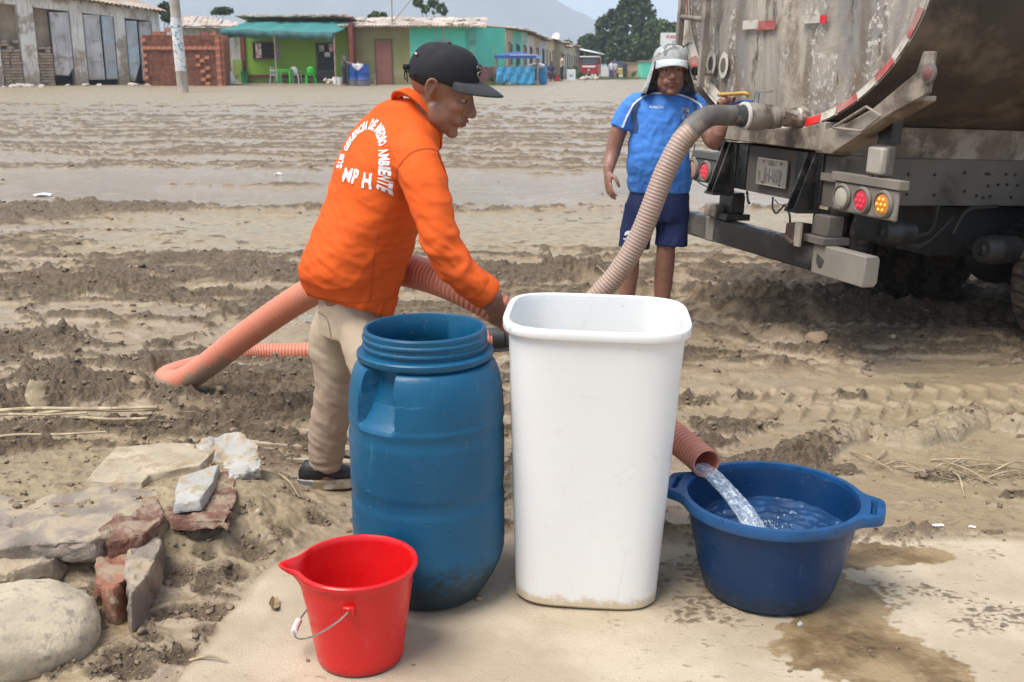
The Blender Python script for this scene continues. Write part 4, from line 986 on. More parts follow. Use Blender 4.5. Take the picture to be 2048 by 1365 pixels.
b = MB(); b.tube([c0+Vector((-.04, -.0, .06)), c0+Vector((.05, .01, .06))], .062, 24); b.tube([c0+Vector((.05, .01, .06)), c0+Vector((.26, .06, .06))], [.056, .055], 24); b.build('coupling', black_r, HO, world=True)
pe = Vector(hp[-1]); te = Vector(ht[-1]).normalized()

# pouring water
ww = bpy.data.materials.new('pouring_water'); ww.use_nodes = True; nt = ww.node_tree; pb_ = nt.nodes['Principled BSDF']
tc = _n(nt, "ShaderNodeTexCoord"); fo = ramp(nt, noise_node(nt, scaled(nt, tc.outputs['Object'], (1, 1, .35)), 55, 5, .6, 1.0), .50, .66)
nt.links.new(mixc(nt, fo, (.72, .84, .97), (.85, .90, .95)), pb_.inputs['Base Color']); pb_.inputs['IOR'].default_value = 1.33; pb_.inputs['Roughness'].default_value = .06
nt.links.new(mth(nt, 'ADD', .20, mth(nt, 'MULTIPLY', fo, .55)), pb_.inputs['Alpha'])
st0 = pe+Vector((0, 0, -.022)); tgt = WM[BS.name] @ Vector((sp[0], sp[1], WL)); stp = []
for t in np.linspace(-.12, 1.03, 40):
    p = st0.lerp(tgt, max(t, 0)); p.z = st0.z+(tgt.z-st0.z)*(max(t, 0)**1.55)
    if t < 0: p = st0+te*(t*.25)
    stp.append(p)
R_ = []; u = Vector((0, 0, 1)); n = 40
for i, p in enumerate(stp):
    t2 = (stp[min(i+1, 39)]-stp[max(i-1, 0)]).normalized(); sd_ = t2.cross(Vector((0, 0, 1))).normalized(); up = sd_.cross(t2); f = i/39; ring = []
    for k in range(n):
        a = 2*math.pi*k/n; w = (.031-.014*f+.016*f*f)*(1+.25*float(fbm(np.array([math.cos(a)*2.2+9]), np.array([math.sin(a)*2.2+f*2.2]), 3, 8)[0])*(1+2*f)); hh = (.013+.008*f)*(1+.5*float(fbm(np.array([math.cos(a)*3]), np.array([math.sin(a)*3+f*3]), 3, 12)[0])*(1+f))
        ring.append(p+sd_*math.cos(a)*w+up*math.sin(a)*hh)
    R_.append(ring)
ST = thing('water_stream', 'clear water pouring from the orange hose end into the basin', 'water', tuple(st0)); mb = MB(); mb.rings(R_); mb.build('stream', ww, ST, world=True, ang=180)
# drops: splash in the basin and the leak spraying behind the man
def drops(name, pts, label, m):
    V, F = [], []
    for p, s in pts:
        b = MB(); b.ell(p, (s, s, s*1.5), n=6, k=4); o_ = len(V); V += b.v; F += [tuple(i+o_ for i in f) for f in b.f]
    me = MB().add(V, F).mesh(name); me.polygons.foreach_set('use_smooth', [True]*len(me.polygons)); o = link_mesh(name, me, m); tag(o, label, 'water drops', kind='stuff')
dm = M('drop_water', (.9, .93, .96), .05, var=.02); dm.node_tree.nodes['Principled BSDF'].inputs['Transmission Weight'].default_value = .6
rd = random.Random(4)
drops('splash_drops', [(tgt+Vector((rd.gauss(0, .045), rd.gauss(0, .045), abs(rd.gauss(.0, .025)))), rd.uniform(.0010, .0034)) for _ in range(320)], 'small drops splashing where the stream hits the basin water', dm)
lk = Vector(gp(570, 672)); lk.z = .05
drops('leak_drops', [((lambda t, a, q: lk+Vector((.62*t*q, .10*a, .34*t-.42*t*t*1.2+.03*a)))(rd.random()**.8, rd.gauss(0, .5), rd.uniform(.5, 1.1)), rd.uniform(.002, .0048)) for _ in range(260)], 'drops spraying from the leaking hose joint behind the man', dm)

# ------------------------------------------------------------------ rubble by the slab
def chunk(name, top, zt_, label, cat, m, group=None, th=None, sub=3, rough=.022, seed=1, flare=1.05, slope=0., parts=None, sharp=28, zfun=None):
    """broken slab: outline (photo points on its top face at height zt_), real thickness down into the mud"""
    P_ = [gp(x, y, zt_ if not zfun else zfun(x, y)) for x, y in top]; c = sum(P_, Vector())/len(P_); base = gz(c.x, c.y)-.03
    bm = bmesh.new(); tv = [bm.verts.new(p-c) for p in P_]; bv = []
    for p in P_:
        d = (p-c)*flare; bv.append(bm.verts.new((d.x+random.uniform(-.008, .008), d.y+random.uniform(-.008, .008), (-(th) if th else base-c.z))))
    bm.faces.new(tv); bm.faces.new(bv[::-1]); n = len(tv)
    for i in range(n): bm.faces.new((tv[i], bv[i], bv[(i+1) % n], tv[(i+1) % n]))
    bmesh.ops.recalc_face_normals(bm, faces=bm.faces)
    bmesh.ops.bevel(bm, geom=list(bm.edges), offset=.008, segments=2, affect='EDGES', profile=.6)
    bmesh.ops.triangulate(bm, faces=bm.faces)
    for _ in range(sub):
        es = [e for e in bm.edges if e.calc_length() > .018]
        if not es: break
        bmesh.ops.subdivide_edges(bm, edges=es, cuts=1, use_grid_fill=False); bmesh.ops.triangulate(bm, faces=bm.faces)
    bm.normal_update(); A = np.array([v.co[:] for v in bm.verts]); Nn = np.array([v.normal[:] for v in bm.verts])
    d = rough*fbm(A[:, 0]*9+seed*7, A[:, 1]*9+A[:, 2]*8, 4, seed, .6)+rough*.5*np.abs(fbm(A[:, 0]*28, A[:, 2]*26+A[:, 1]*20, 3, seed+4, .6))-rough*.5*sst(.1, .35, fbm(A[:, 0]*13+5, A[:, 1]*13+A[:, 2]*11, 2, seed+7))
    A = A+Nn*d[:, None]
    for v, a in zip(bm.verts, A): v.co = a
    me = bpy.data.meshes.new(name); bm.to_mesh(me); bm.free(); me.polygons.foreach_set('use_smooth', [True]*len(me.polygons)); me.set_sharp_from_angle(angle=R(sharp))
    o = link_mesh(name, me, m); o.location = c; return tag(o, label, cat, group)
conc = M('old_concrete', (.34, .29, .23), .9, var=.25, vs=5, dirt=(.36, .28, .19), dirt_s=7, dirt_lo=.42, dirt_hi=.58, bump=.5, bs=70)
concd = M('damp_concrete', (.25, .205, .165), .85, var=.25, vs=6, dirt=(.36, .29, .20), dirt_s=7, dirt_lo=.46, dirt_hi=.58, bump=.6, bs=60)
stonew = M('white_stone', (.39, .38, .35), .85, var=.15, vs=7, dirt=(.34, .265, .18), dirt_s=13, dirt_lo=.46, dirt_hi=.62, bump=.3, bs=60)
sandst = M('sand_stone', (.41, .345, .25), .9, var=.2, vs=7, dirt=(.31, .24, .155), dirt_s=14, dirt_lo=.44, dirt_hi=.62, bump=.4, bs=80)
redb = M('red_rubble', (.27, .10, .06), .88, var=.3, vs=9, dirt=(.28, .21, .14), dirt_s=12, dirt_lo=.42, dirt_hi=.58, bump=.6, bs=60)
redd = M('dark_red_rubble', (.17, .075, .052), .85, var=.3, vs=9, dirt=(.28, .21, .145), dirt_s=11, dirt_lo=.42, dirt_hi=.58, bump=.6, bs=60)
boulder = M('boulder_stone', (.44, .37, .265), .85, var=.2, vs=7, dirt=(.30, .26, .20), dirt_s=30, dirt_lo=.5, dirt_hi=.66, bump=.45, bs=90)
chunk('concrete_slab', [(-60, 1110), (-60, 985), (70, 1000), (215, 968), (320, 985), (250, 1045), (180, 1085), (60, 1085)], .165, 'cracked grey concrete slab in the rubble above the rounded boulder', 'slab', concd, seed=3, th=.07)
chunk('flat_stone', [(170, 963), (232, 893), (375, 884), (432, 897), (400, 930), (300, 948), (285, 964)], .185, 'flat sandy stone slab lying on top of the rubble mound', 'slab', sandst, seed=4, th=.045, rough=.010)
chunk('grey_stone', [(385, 885), (420, 872), (478, 866), (515, 890), (523, 935), (470, 958), (430, 930)], .19, 'angular pale grey stone at the tip of the rubble mound', 'stone', stonew, seed=5, flare=1.02, zfun=lambda x, y: .21 if y < 915 else .15)
chunk('white_slab', [(345, 1008), (358, 955), (438, 928), (425, 965), (398, 1000)], .19, 'bright white flat stone beside the dark red chunk', 'slab', stonew, seed=6, th=.035, rough=.009)
chunk('red_chunk', [(335, 1012), (400, 1003), (430, 968), (440, 935), (470, 955), (472, 1000), (452, 1040), (345, 1040)], .15, 'dark red brick masonry chunk under the white slab', 'rubble chunk', redd, seed=7, flare=1.05)
chunk('brick_chunk', [(200, 1062), (262, 1010), (310, 995), (330, 1030), (285, 1068), (215, 1080)], .165, 'reddish broken brick lump in the middle of the rubble edge', 'rubble chunk', redd, seed=8, th=.09)
chunk('brick_lump', [(190, 1130), (205, 1085), (262, 1072), (262, 1150), (225, 1180), (195, 1168)], .11, 'orange red brick face of the lower masonry block', 'rubble chunk', redb, seed=9, flare=1.1)
chunk('masonry_block', [(262, 1072), (330, 1055), (318, 1100), (295, 1150), (262, 1188), (250, 1150)], .12, 'grey mortar covered block leaning beside the orange brick lump', 'rubble chunk', concd, seed=10, flare=1.06)
chunk('low_slab', [(-60, 1150), (-60, 1112), (60, 1092), (130, 1096), (100, 1120), (20, 1145)], .12, 'low broken concrete edge just above the rounded boulder', 'slab', conc, seed=11, th=.08)
# boulder
bp = gp(70, 1250, .06); bm = bmesh.new(); bmesh.ops.create_icosphere(bm, subdivisions=5, radius=1)
A = np.array([v.co[:] for v in bm.verts]); A = np.sign(A)*np.abs(A)**.85
A = A*(1+.07*fbm(A[:, 0]*1.4, A[:, 1]*1.4+A[:, 2], 3, 44))[:, None]*np.array([.212, .195, .118]); A += .004*fbm(A[:, 0]*40, A[:, 1]*40+A[:, 2]*30, 3, 45)[:, None]
for v, a in zip(bm.verts, A): v.co = a
me = bpy.data.meshes.new('boulder'); bm.to_mesh(me); bm.free(); me.polygons.foreach_set('use_smooth', [True]*len(me.polygons)); o = link_mesh('boulder', me, boulder); o.location = (bp.x-.04, bp.y-.005, .040); o.rotation_euler = (.05, .12, .5); tag(o, 'large smooth rounded tan boulder at the edge of the rubble', 'boulder')
# small stones
peb = [M('pebble_tan', (.42, .35, .24), .8, var=.2, vs=20), M('pebble_grey', (.40, .40, .39), .7, var=.2, vs=20), M('pebble_brown', (.30, .21, .13), .8, var=.2, vs=20)]
for (x, y, s, mi, lb) in ((503, 1012, .022, 0, 'round tan pebble beside the dark red chunk'), (497, 955, .03, 0, 'tan cobble tucked under the angular grey stone'), (126, 1132, .018, 1, 'grey pebble between boulder and concrete slab'), (148, 1136, .020, 1, 'second grey pebble, paired beside the first above the boulder'), (215, 1218, .024, 2, 'brown stone at the tip of the boulder'),
                          (275, 792, .05, 2, 'yellow-brown clod-like stone near the hose fold'), (1630, 702, .05, 2, 'dark clod-like stone on the silt behind the tub'), (470, 1030, .014, 1, 'small stone in the trodden silt by the red chunk'), (1783, 690, .02, 0, 'pale pebble on the silt behind the basin'), (690, 1095, .010, 2, 'tiny brown pebble at the slab edge by the drum'), (1085, 740, .02, 2, 'brown pebble behind the tub'), (520, 1075, .012, 0, 'small tan pebble on the trodden silt'),
                          (958, 1200, .012, 2, 'little brown pebble at the foot of the drum'), (1600, 1250, .008, 1, 'tiny grey pebble by the spilt water')):
    p = gp(x, y); o = bpy.data.objects.new('pebble', ROCKS[int(x) % 5].copy()); o.data.materials.clear(); o.data.materials.append(peb[mi]); col.objects.link(o); o.location = (p.x, p.y, gz(p.x, p.y)+s*.35); o.scale = (s*1.25, s, s*.75); o.rotation_euler = (0, 0, x); tag(o, lb, 'stone', 'small stones on the ground')
# scraps
wscrap = M('white_scrap', (.80, .80, .80), .5, var=.05)
def scrap(x, y, w, h, lb, m=wscrap, name='plastic_scrap', cat='litter', seed=1):
    p = gp(x, y); z = gz(p.x, p.y); r_ = random.Random(seed); n = 11; V = [(0, 0, .012*w/.04)]
    for k in range(n): a = 2*math.pi*k/n; q = r_.uniform(.6, 1.1); V.append((w*q*math.cos(a), h*q*math.sin(a), r_.uniform(.0, .3)*min(w, h)))
    F = [(0, 1+k, 1+(k+1) % n) for k in range(n)]; me = MB().add(V, F).mesh(name); o = link_mesh(name, me, m); o.location = (p.x, p.y, z+.004); s_ = o.modifiers.new('th', 'SOLIDIFY'); s_.thickness = .0015; tag(o, lb, cat)
scrap(88, 391, .13, .11, 'white plastic scrap on the silt at the puddle edge, beside the tall mud heap', seed=3); scrap(558, 349, .09, .07, 'small white scrap in the puddle behind the man in orange', seed=4)
scrap(1876, 1058, .022, .012, 'white paper scrap on the mud, the larger one near the basin', seed=5); scrap(1943, 1061, .015, .010, 'white paper scrap, smaller and farther from the basin', seed=6)
leafm = M('dry_leaf', (.25, .17, .09), .8, var=.3, vs=30)
p = gp(548, 1215); b = MB(); N = 10; V = []
for i in range(N+1):
    a = i/N*2.4-1.2
    for j in (-1, 0, 1): V.append((.016*j*math.cos(a*.9), .034*math.sin(a), .014*(1-math.cos(a))+.006*abs(j)))
b.add(V, [(i*3+j, i*3+j+1, i*3+j+4, i*3+j+3) for i in range(N) for j in range(2)]); me = b.mesh('curled_leaf'); o = link_mesh('curled_leaf', me, leafm); o.location = (p.x, p.y, .006); o.rotation_euler = (0, .3, .2); tag(o, 'curled brown dry leaf on the pale slab left of the bucket', 'leaf'); s_ = o.modifiers.new('t', 'SOLIDIFY'); s_.thickness = .002
# bark piece, canes, planks
cane = M('dry_cane', (.43, .35, .22), .7, var=.25, vs=12, dirt=(.3, .23, .15), dirt_s=9, dirt_lo=.5, dirt_hi=.6)
p = gp(70, 835, .0); b = MB(); V = []
for i in range(7):
    a = -1.0+2.0*i/6
    for j in range(5): V.append((.05*math.sin(a)+.01*math.sin(j*2+i), .02*(1-math.cos(a)), .16*j/4*(1-.06*(i % 2))))
b.add(V, [(i*5+j, i*5+5+j, i*5+6+j, i*5+j+1) for i in range(6) for j in range(4)]); me = b.mesh('bark_piece'); o = link_mesh('bark_piece', me, cane); o.location = (p.x, p.y, gz(p.x, p.y)-.02); o.rotation_euler = (-.25, .15, .3); s_ = o.modifiers.new('t', 'SOLIDIFY'); s_.thickness = .006; tag(o, 'pale curled piece of bark sticking up from the mud behind the canes', 'bark')
for (a, b_, r, lb) in (((-60, 852), (322, 884), .009, 'longest dry cane lying on the mud behind the rubble'), ((75, 845), (330, 883), .007, 'dry cane running from the bark piece to the rubble'), ((90, 868), (300, 892), .007, 'short dry cane beneath the others behind the rubble'), ((-60, 906), (215, 893), .006, 'thin dry stick lying lowest, beside the flat stone'), ((-60, 862), (180, 876), .006, 'thin cane under the longest one')):
    pa, pb2 = gp(*a), gp(*b_); pa.z = gz(pa.x, pa.y)+.03; pb2.z = gz(pb2.x, pb2.y)+.035; mid = (pa+pb2)/2; q = thing('dry_cane', lb, 'cane', tuple(mid), 0, 'dry canes on the mud'); b = MB(); b.tube([pa, pa.lerp(pb2, .33)+Vector((0, .01, .01)), pa.lerp(pb2, .66)+Vector((0, -.008, .004)), pb2], [r, r, r*.9, r*.8], 8, sub=5); b.build('stem', cane, q, world=True)
plankm = M('weathered_plank', (.30, .24, .17), .85, var=.3, vs=9, stretch=(1, 6, 6), dirt=(.42, .34, .24), dirt_s=5, dirt_lo=.5, dirt_hi=.6)
for (a, b_, w, z_, lb) in (((500, 907), (1016, 948), .05, .05, 'weathered plank behind the shoe of the man in orange, upper'), ((500, 925), (1016, 966), .045, .03, 'weathered plank behind the shoe, lower of the two')):
    pa, pb2 = gp(*a), gp(*b_); pa.z = pb2.z = z_; q = MB(); q.bar(pa, pb2, w, .022); me = q.build('plank', plankm, None, bevel=.003); tag(me, lb, 'plank', 'planks lying in the mud')
# straw and twigs at the right
twig = M('twig', (.36, .28, .18), .8, var=.3, vs=15)
TW = [((1700, 912), (1785, 955)), ((1752, 925), (1772, 905)), ((1765, 940), (1810, 930)), ((1885, 930), (1985, 985)), ((1910, 950), (1928, 1000)), ((1905, 960), (1925, 985)), ((1860, 925), (2000, 940)), ((1930, 940), (2046, 945)), ((1895, 938), (1935, 925)), ((1990, 948), (2050, 938)), ((1790, 942), (1850, 962)), ((1870, 950), (1900, 940)), ((1975, 962), (2040, 955)), ((380, 1318), (455, 1328)), ((560, 985), (600, 1020)), ((1180, 545), (1230, 575))]
for i, (a, b_) in enumerate(TW):
    pa, pb2 = gp(*a), gp(*b_); pa.z = gz(pa.x, pa.y)+.008; pb2.z = gz(pb2.x, pb2.y)+.010+.015*(i % 3 == 0); b = MB(); b.tube([pa, (pa+pb2)/2+Vector((random.uniform(-.01, .01), random.uniform(-.01, .01), .012)), pb2], [.0045, .004, .002], 6, sub=3); o = b.build('twig', twig, None)
    tag(o, 'dry pale twig lying on the wet mud near the rolled mud ridge' if 3 <= i <= 12 else 'dry twig lying alone on the trodden mud' if i > 12 else 'dry twig on the mud just behind the basin handle', 'twig', 'twigs behind the basin' if i < 3 else 'twigs strewn at the far mud' if i < 13 else 'lone twigs')
b = MB()
for i in range(520):
    c_ = random.choice([(1960, 948, 1), (1900, 955, 1), (1100, 590, 1.5), (230, 890, 1), (1770, 935, .6), (1620, 905, .6), (2020, 950, .8), (350, 880, .6), (300, 905, .6)]); p = gp(c_[0]+random.gauss(0, 45*c_[2]), c_[1]+random.gauss(0, 10*c_[2])); a = random.uniform(0, 6.28); l = random.uniform(.01, .045)
    z = gz(p.x, p.y)+.004 if i % 4 == 0 else None
    if z is None: z = gz(p.x, p.y)+.006
    d = Vector((math.cos(a)*l, math.sin(a)*l, random.uniform(-.004, .010))); q0 = Vector((p.x, p.y, z)); b.tube([q0-d, q0+d], [.0018, .0010], 4)
o = b.build('straw_debris', twig, None); tag(o, 'fine straw bits strewn on the mud', 'straw', kind='stuff')
# ------------------------------------------------------------------ the tanker
az, tl = R(19.6), R(2.5)
Fw = Vector((math.cos(az)*math.cos(tl), math.sin(az)*math.cos(tl), -math.sin(tl))); Lf = Vector((-math.sin(az), math.cos(az), 0)); Up = Fw.cross(Lf)
m4 = Matrix.Identity(4)
for i in range(3): m4[i][0] = Fw[i]; m4[i][1] = Lf[i]; m4[i][2] = Up[i]
m4 = Matrix.Translation((1.474, 6.142, 0)) @ m4
TR = thing('tanker_truck', 'dirty water tanker truck seen from behind with scorched tank and lit tail lamps', 'truck', mat=m4)
TI = m4.inverted(); TI3 = TI.to_3x3()
def tk(px, py, X=0.):
    C = TI @ Vector((0, 0, CAMH)); r = TI3 @ ray(px, py); t = (X-C.x)/r.x; return C+r*t
def tside(px, py, Y):
    C = TI @ Vector((0, 0, CAMH)); r = TI3 @ ray(px, py); t = (Y-C.y)/r.y; return C+r*t
def tank_material():
    m = bpy.data.materials.new('scorched_tank'); m.use_nodes = True; nt = m.node_tree; b = nt.nodes['Principled BSDF']
    tc = _n(nt, "ShaderNodeTexCoord"); v = tc.outputs['Object']; vs = scaled(nt, v, (1.6, 1.6, .45))
    n1 = noise_node(nt, vs, 1.7, 8, .6, .6); n2 = noise_node(nt, vs, 4, 10, .72); n3 = noise_node(nt, v, 26, 8, .75); n4 = noise_node(nt, scaled(nt, v, (2.2, 2.2, .6)), 2.2, 8, .65, .5)
    c = mixc(nt, ramp(nt, n1, .38, .62), (.47, .41, .33), (.25, .235, .215))
    c = mixc(nt, mth(nt, 'MULTIPLY', ramp(nt, n4, .48, .62), .75), c, (.17, .125, .085))
    c = mixc(nt, mth(nt, 'MULTIPLY', ramp(nt, n2, .54, .66), .9), c, (.05, .038, .030))
    c = mixc(nt, mth(nt, 'MULTIPLY', ramp(nt, noise_node(nt, v, 3.1, 9, .7, .8), .50, .63), .6), c, (.20, .135, .08))
    pl = mth(nt, 'MULTIPLY', ramp(nt, n3, .53, .60), ramp(nt, noise_node(nt, vs, 2.6, 4), .48, .58)); c = mixc(nt, pl, c, (.66, .62, .55))
    c = mixc(nt, mth(nt, 'MULTIPLY', ramp(nt, n3, .62, .66), .5), c, (.10, .075, .055))
    nt.links.new(c, b.inputs['Base Color']); b.inputs['Roughness'].default_value = .55; b.inputs['Metallic'].default_value = .15
    bn = _n(nt, "ShaderNodeBump"); bn.inputs['Distance'].default_value = .01; bn.inputs['Strength'].default_value = .5; nt.links.new(n3, bn.inputs['Height']); nt.links.new(bn.outputs[0], b.inputs['Normal'])
    return m
tankm_ = tank_material()
shellm = M('tank_shell', (.060, .046, .036), .6, .1, var=.4, vs=1.5, dirt=(.17, .13, .095), dirt_s=2.4, dirt_lo=.46, dirt_hi=.66, bump=.4, bs=40)
band_m = M('tank_band', (.50, .46, .39), .6, var=.25, vs=4, dirt=(.20, .15, .11), dirt_s=8, dirt_lo=.50, dirt_hi=.62)
tape_r = M('tape_red', (.36, .05, .05), .5, var=.25, vs=6, dirt=(.33, .19, .15), dirt_s=12, dirt_lo=.44, dirt_hi=.62)
tape_b = M('tape_bright_red', (.60, .01, .01), .35, var=.1)
tape_w = M('tape_white', (.52, .49, .42), .55, var=.15, vs=6, dirt=(.33, .26, .19), dirt_s=12, dirt_lo=.45, dirt_hi=.64)
CX, CZ, RX, RZ = 0.01, 2.10, 1.225, .865
def ep(phi, k=1.0, X=0.): return (X, CX-RX*k*math.sin(phi), CZ-RZ*k*math.cos(phi))   # phi from the bottom, + towards the camera side
def ering(k, X, n=120): return [ep(2*math.pi*i/n, k, X) for i in range(n)]
b = MB(); b.rings([ering(1.0, -.03), ering(1.0, 0), ering(1.002, 2), ering(1.0, 8.0)], caps=False); b.rings([ering(.98, -.03), ering(.98, .06)], caps=False); b.rings([ering(1.0, -.03), ering(.98, -.03)], caps=False); b.rings([ering(1.0, 8.0), ering(.3, 8.02), ering(.01, 8.03)]); b.build('tank_shell', shellm, TR, ang=50)
b = MB(); b.rings([ering(k, -.045*(1-k*k)**.8+.012) for k in np.linspace(.978, .01, 26)]); b.build('tank_end', tankm_, TR, ang=60)
V = [];n = 160
for i in range(n+1): V += [ep(2*math.pi*i/n, .935, -.002-.0), ep(2*math.pi*i/n, .935, -.010), ep(2*math.pi*i/n, .998, -.036), ep(2*math.pi*i/n, .998, -.028)]
b = MB(); b.add(V, [(4*i+j, 4*i+4+j, 4*i+4+(j+1) % 4, 4*i+(j+1) % 4) for i in range(n) for j in range(4)]); b.build('end_band', band_m, TR, ang=50)
def arc_tape(p0, p1, m, k0=.94, k1=.993, X=-.036):
    N = 6; V = []
    for i in range(N+1):
        ph = p0+(p1-p0)*i/N
        for k in (k0, k1):
            xx = -.014-.026*(k-.935)/.063; V += [ep(ph, k, xx), ep(ph, k, xx-.004)]
    F = []
    for i in range(N):
        a = 4*i; F += [(a+1, a+5, a+7, a+3), (a, a+2, a+6, a+4), (a, a+4, a+5, a+1), (a+2, a+3, a+7, a+6)]
    F += [(0, 1, 3, 2), (4*N, 4*N+2, 4*N+3, 4*N+1)]
    MB().add(V, F).build('reflective_tape', m, TR)
def phi_of(px, py): p = tk(px, py, -.02); return math.atan2((CX-p.y)/RX, (CZ-p.z)/RZ)
reds = [(1617, 259, 1646, 251, tape_b), (1684, 238, 1727, 215, tape_r), (1765, 172, 1803, 132, tape_r), (1835, 82, 1868, 22, tape_r)]
phs = []
for (x0, y0, x1, y1, m) in reds: a, c_ = phi_of(x0, y0), phi_of(x1, y1); arc_tape(a, c_, m); phs.append((a, c_))
for i in range(3): arc_tape(phs[i][1]+.012, phs[i+1][0]-.012, tape_w)
ph = phs[-1][1]+.16
while ph < 2*math.pi-1.9: arc_tape(ph, ph+.13, tape_r); arc_tape(ph+.145, ph+.29, tape_w); ph += .31
arc_tape(-1.47, -1.33, tape_r); arc_tape(-1.31, -1.12, tape_w); arc_tape(-1.0, -.86, tape_r)
def flat_tape(x0, y0, x1, y1, m, X=-.05):
    a, c_ = tk(x0, y0, X), tk(x1, y1, X); MB().box2((X-.003, a.y, a.z), (X, c_.y, c_.z)).build('reflective_tape', m, TR)
flat_tape(1487, 42, 1516, 58, tape_w); flat_tape(1517, 43, 1549, 59, tape_r); flat_tape(1605, 32, 1640, 46, tape_w); flat_tape(1641, 31, 1652, 47, tape_b)
# warning triangle
a = tk(1388, 112, -.05); MB().add([(-.02, a.y, a.z), (-.02, a.y+.05, a.z-.11), (-.02, a.y-.07, a.z-.13)], [(0, 1, 2)]).build('warning_triangle', tape_r, TR)
# ladder
steel_d = M('grimy_steel', (.27, .235, .20), .6, .3, var=.3, vs=5, dirt=(.40, .34, .27), dirt_s=6, dirt_lo=.5, dirt_hi=.62)
lad = thing('ladder', '', '', (0, 0, 0)); lad.parent = TR; lad.matrix_world = m4
lad.matrix_basis = Matrix()
for (yy) in (1.06, .735):
    MB().box2((-.125, yy-.018, 1.46 if yy < 1 else 1.62), (-.085, yy+.018, 2.75)).build('ladder_rail', steel_d, lad, bevel=.004)
for z_ in (1.48, 1.87, 2.2, 2.53): MB().tube([(-.105, 1.06, z_+.03), (-.105, .735, z_)], .016, 10).build('rung', steel_d, lad)
for z_ in (1.55, 2.4): MB().tube([(-.10, .735, z_), (.0, .735, z_)], .016, 8).build('bracket', steel_d, lad)
b = MB(); b.tube([(-.09, 1.08, 1.56), (-.09, .86, 1.56)], .022, 10); b.tube([(-.09, .86, 1.56), (0, .86, 1.56)], .03, 10); b.build('ladder_hinge', M('dark_iron', (.035, .032, .03), .6, .3, var=.4), lad)
ringm = M('burn_white', (.48, .45, .39), .8, var=.1); darkm = M('burn_dark', (.10, .085, .07), .8, var=.3)
for (px, py) in ((1423, 128), (1448, 131)):
    a = tk(px, py, -.03); q = MB().lathe([(.0, 0), (.05, 0), (.055, .004), (.03, .006), (.0, .006)], (a.x, a.y, a.z), 20, Matrix.Rotation(-math.pi/2, 3, 'Y') @ Matrix.Scale(1.45, 3, (1, 0, 0))).build('weld_mark', ringm, TR)
    MB().lathe([(.0, 0), (.030, 0), (.030, .003), (.0, .003)], (a.x-.006, a.y, a.z), 16, Matrix.Rotation(-math.pi/2, 3, 'Y') @ Matrix.Scale(1.5, 3, (1, 0, 0))).build('scorch', darkm, q)
# cradle under the tank
crad = M('cradle_steel', (.14, .105, .078), .65, .2, var=.4, vs=4, dirt=(.34, .29, .23), dirt_s=3.5, dirt_lo=.44, dirt_hi=.6, bump=.3, bs=50)
YZ = Matrix(((0, 0, 1), (1, 0, 0), (0, 1, 0)))   # prism (y, z) outline pushed along X
def yz(poly, x0, x1, name, m, parent=None, bev=.006): return MB().prism(poly, x0, x1, YZ).build(name, m, parent or TR, bevel=bev)
yz([(.54, 1.155), (.54, 1.21), (.47, 1.275), (.1, 1.248), (-.3, 1.262), (-.53, 1.31), (-.53, 1.155)], -.06, .14, 'cradle_beam', crad)
arm = [(-.46, 1.145), (-.60, 1.145), (-1.03, 1.37), (-1.275, 1.475), (-1.275, 1.66), (-1.20, 1.66), (-1.17, 1.565), (-.9, 1.395), (-.7, 1.31), (-.5, 1.262)]
yz(arm, -.055, -.035, 'cradle_arm', crad); yz([(-.46, 1.143), (-.60, 1.143), (-1.03, 1.365), (-1.20, 1.44), (-1.20, 1.465), (-1.03, 1.39), (-.6, 1.168), (-.46, 1.168)], -.034, .06, 'cradle_arm', crad)
yz([(.46, 1.145), (.60, 1.145), (1.03, 1.37), (1.275, 1.475), (1.275, 1.66), (1.20, 1.66), (1.17, 1.565), (.9, 1.395), (.7, 1.31), (.5, 1.262)], .0, .16, 'cradle_arm', crad)
a = tk(1859, 147, -.06); ml = Matrix.Rotation(-math.pi/2, 3, 'Y')
q = MB().lathe([(0, 0), (.045, 0), (.045, .012), (.034, .016), (.0, .016)], (-.056, a.y, a.z), 20, ml).build('reflector', M('reflector_ring', (.16, .14, .13), .5, var=.2), TR); MB().lathe([(0, 0), (.033, 0), (.028, .004), (0, .006)], (-.072, a.y, a.z), 18, ml).build('lens', M('dull_red_lens', (.22, .09, .085), .4, var=.2), q)
pts = [tk(x, y, -.08) for x, y in ((1667, 255), (1733, 214), (1762, 231), (1724, 263), (1667, 256))]; MB().tube(pts, .008, 8).build('tie_bar', steel_d, TR)
# frame, crossmember with plate
chas = M('chassis_dusty', (.125, .108, .09), .75, .1, var=.2, vs=3, dirt=(.06, .05, .042), dirt_s=2, dirt_lo=.52, dirt_hi=.68, bump=.2, bs=60)
blackm = M('black_paint', (.012, .0115, .0115), .36, var=.3, vs=4, dirt=(.085, .075, .065), dirt_s=3, dirt_lo=.5, dirt_hi=.6)
MB().box2((0.02, .52, .86), (.05, -.60, 1.135)).build('crossmember', chas, TR, bevel=.004)
MB().box2((0.012, .40, .862), (.0195, .30, 1.132)).build('paint_patch', blackm, TR); MB().box2((.012, -.205, .862), (.0195, -.34, 1.132)).build('paint_patch', blackm, TR)
MB().box2((.05, .52, 1.12), (.2, -.6, 1.135)).box2((.05, .52, .86), (.2, -.6, .875)).build('crossmember_flange', chas, TR)
def gusset(y0, dy, m):
    b = MB(); b.prism([(.02, 1.14), (-.015, 1.14), (-.12, .82), (.02, .82)], y0-.006, y0+.006, Matrix(((1, 0, 0), (0, 0, 1), (0, 1, 0)))); b.build('gusset', m, TR)
    yz([(y0-.05, 1.14), (y0+.05, 1.14), (y0+.055, .82), (y0-.055, .82)], -.0, .012, 'gusset_plate', m)
for y0 in (.50, -.38): gusset(y0+.035, 0, blackm); gusset(y0-.035, 0, blackm)
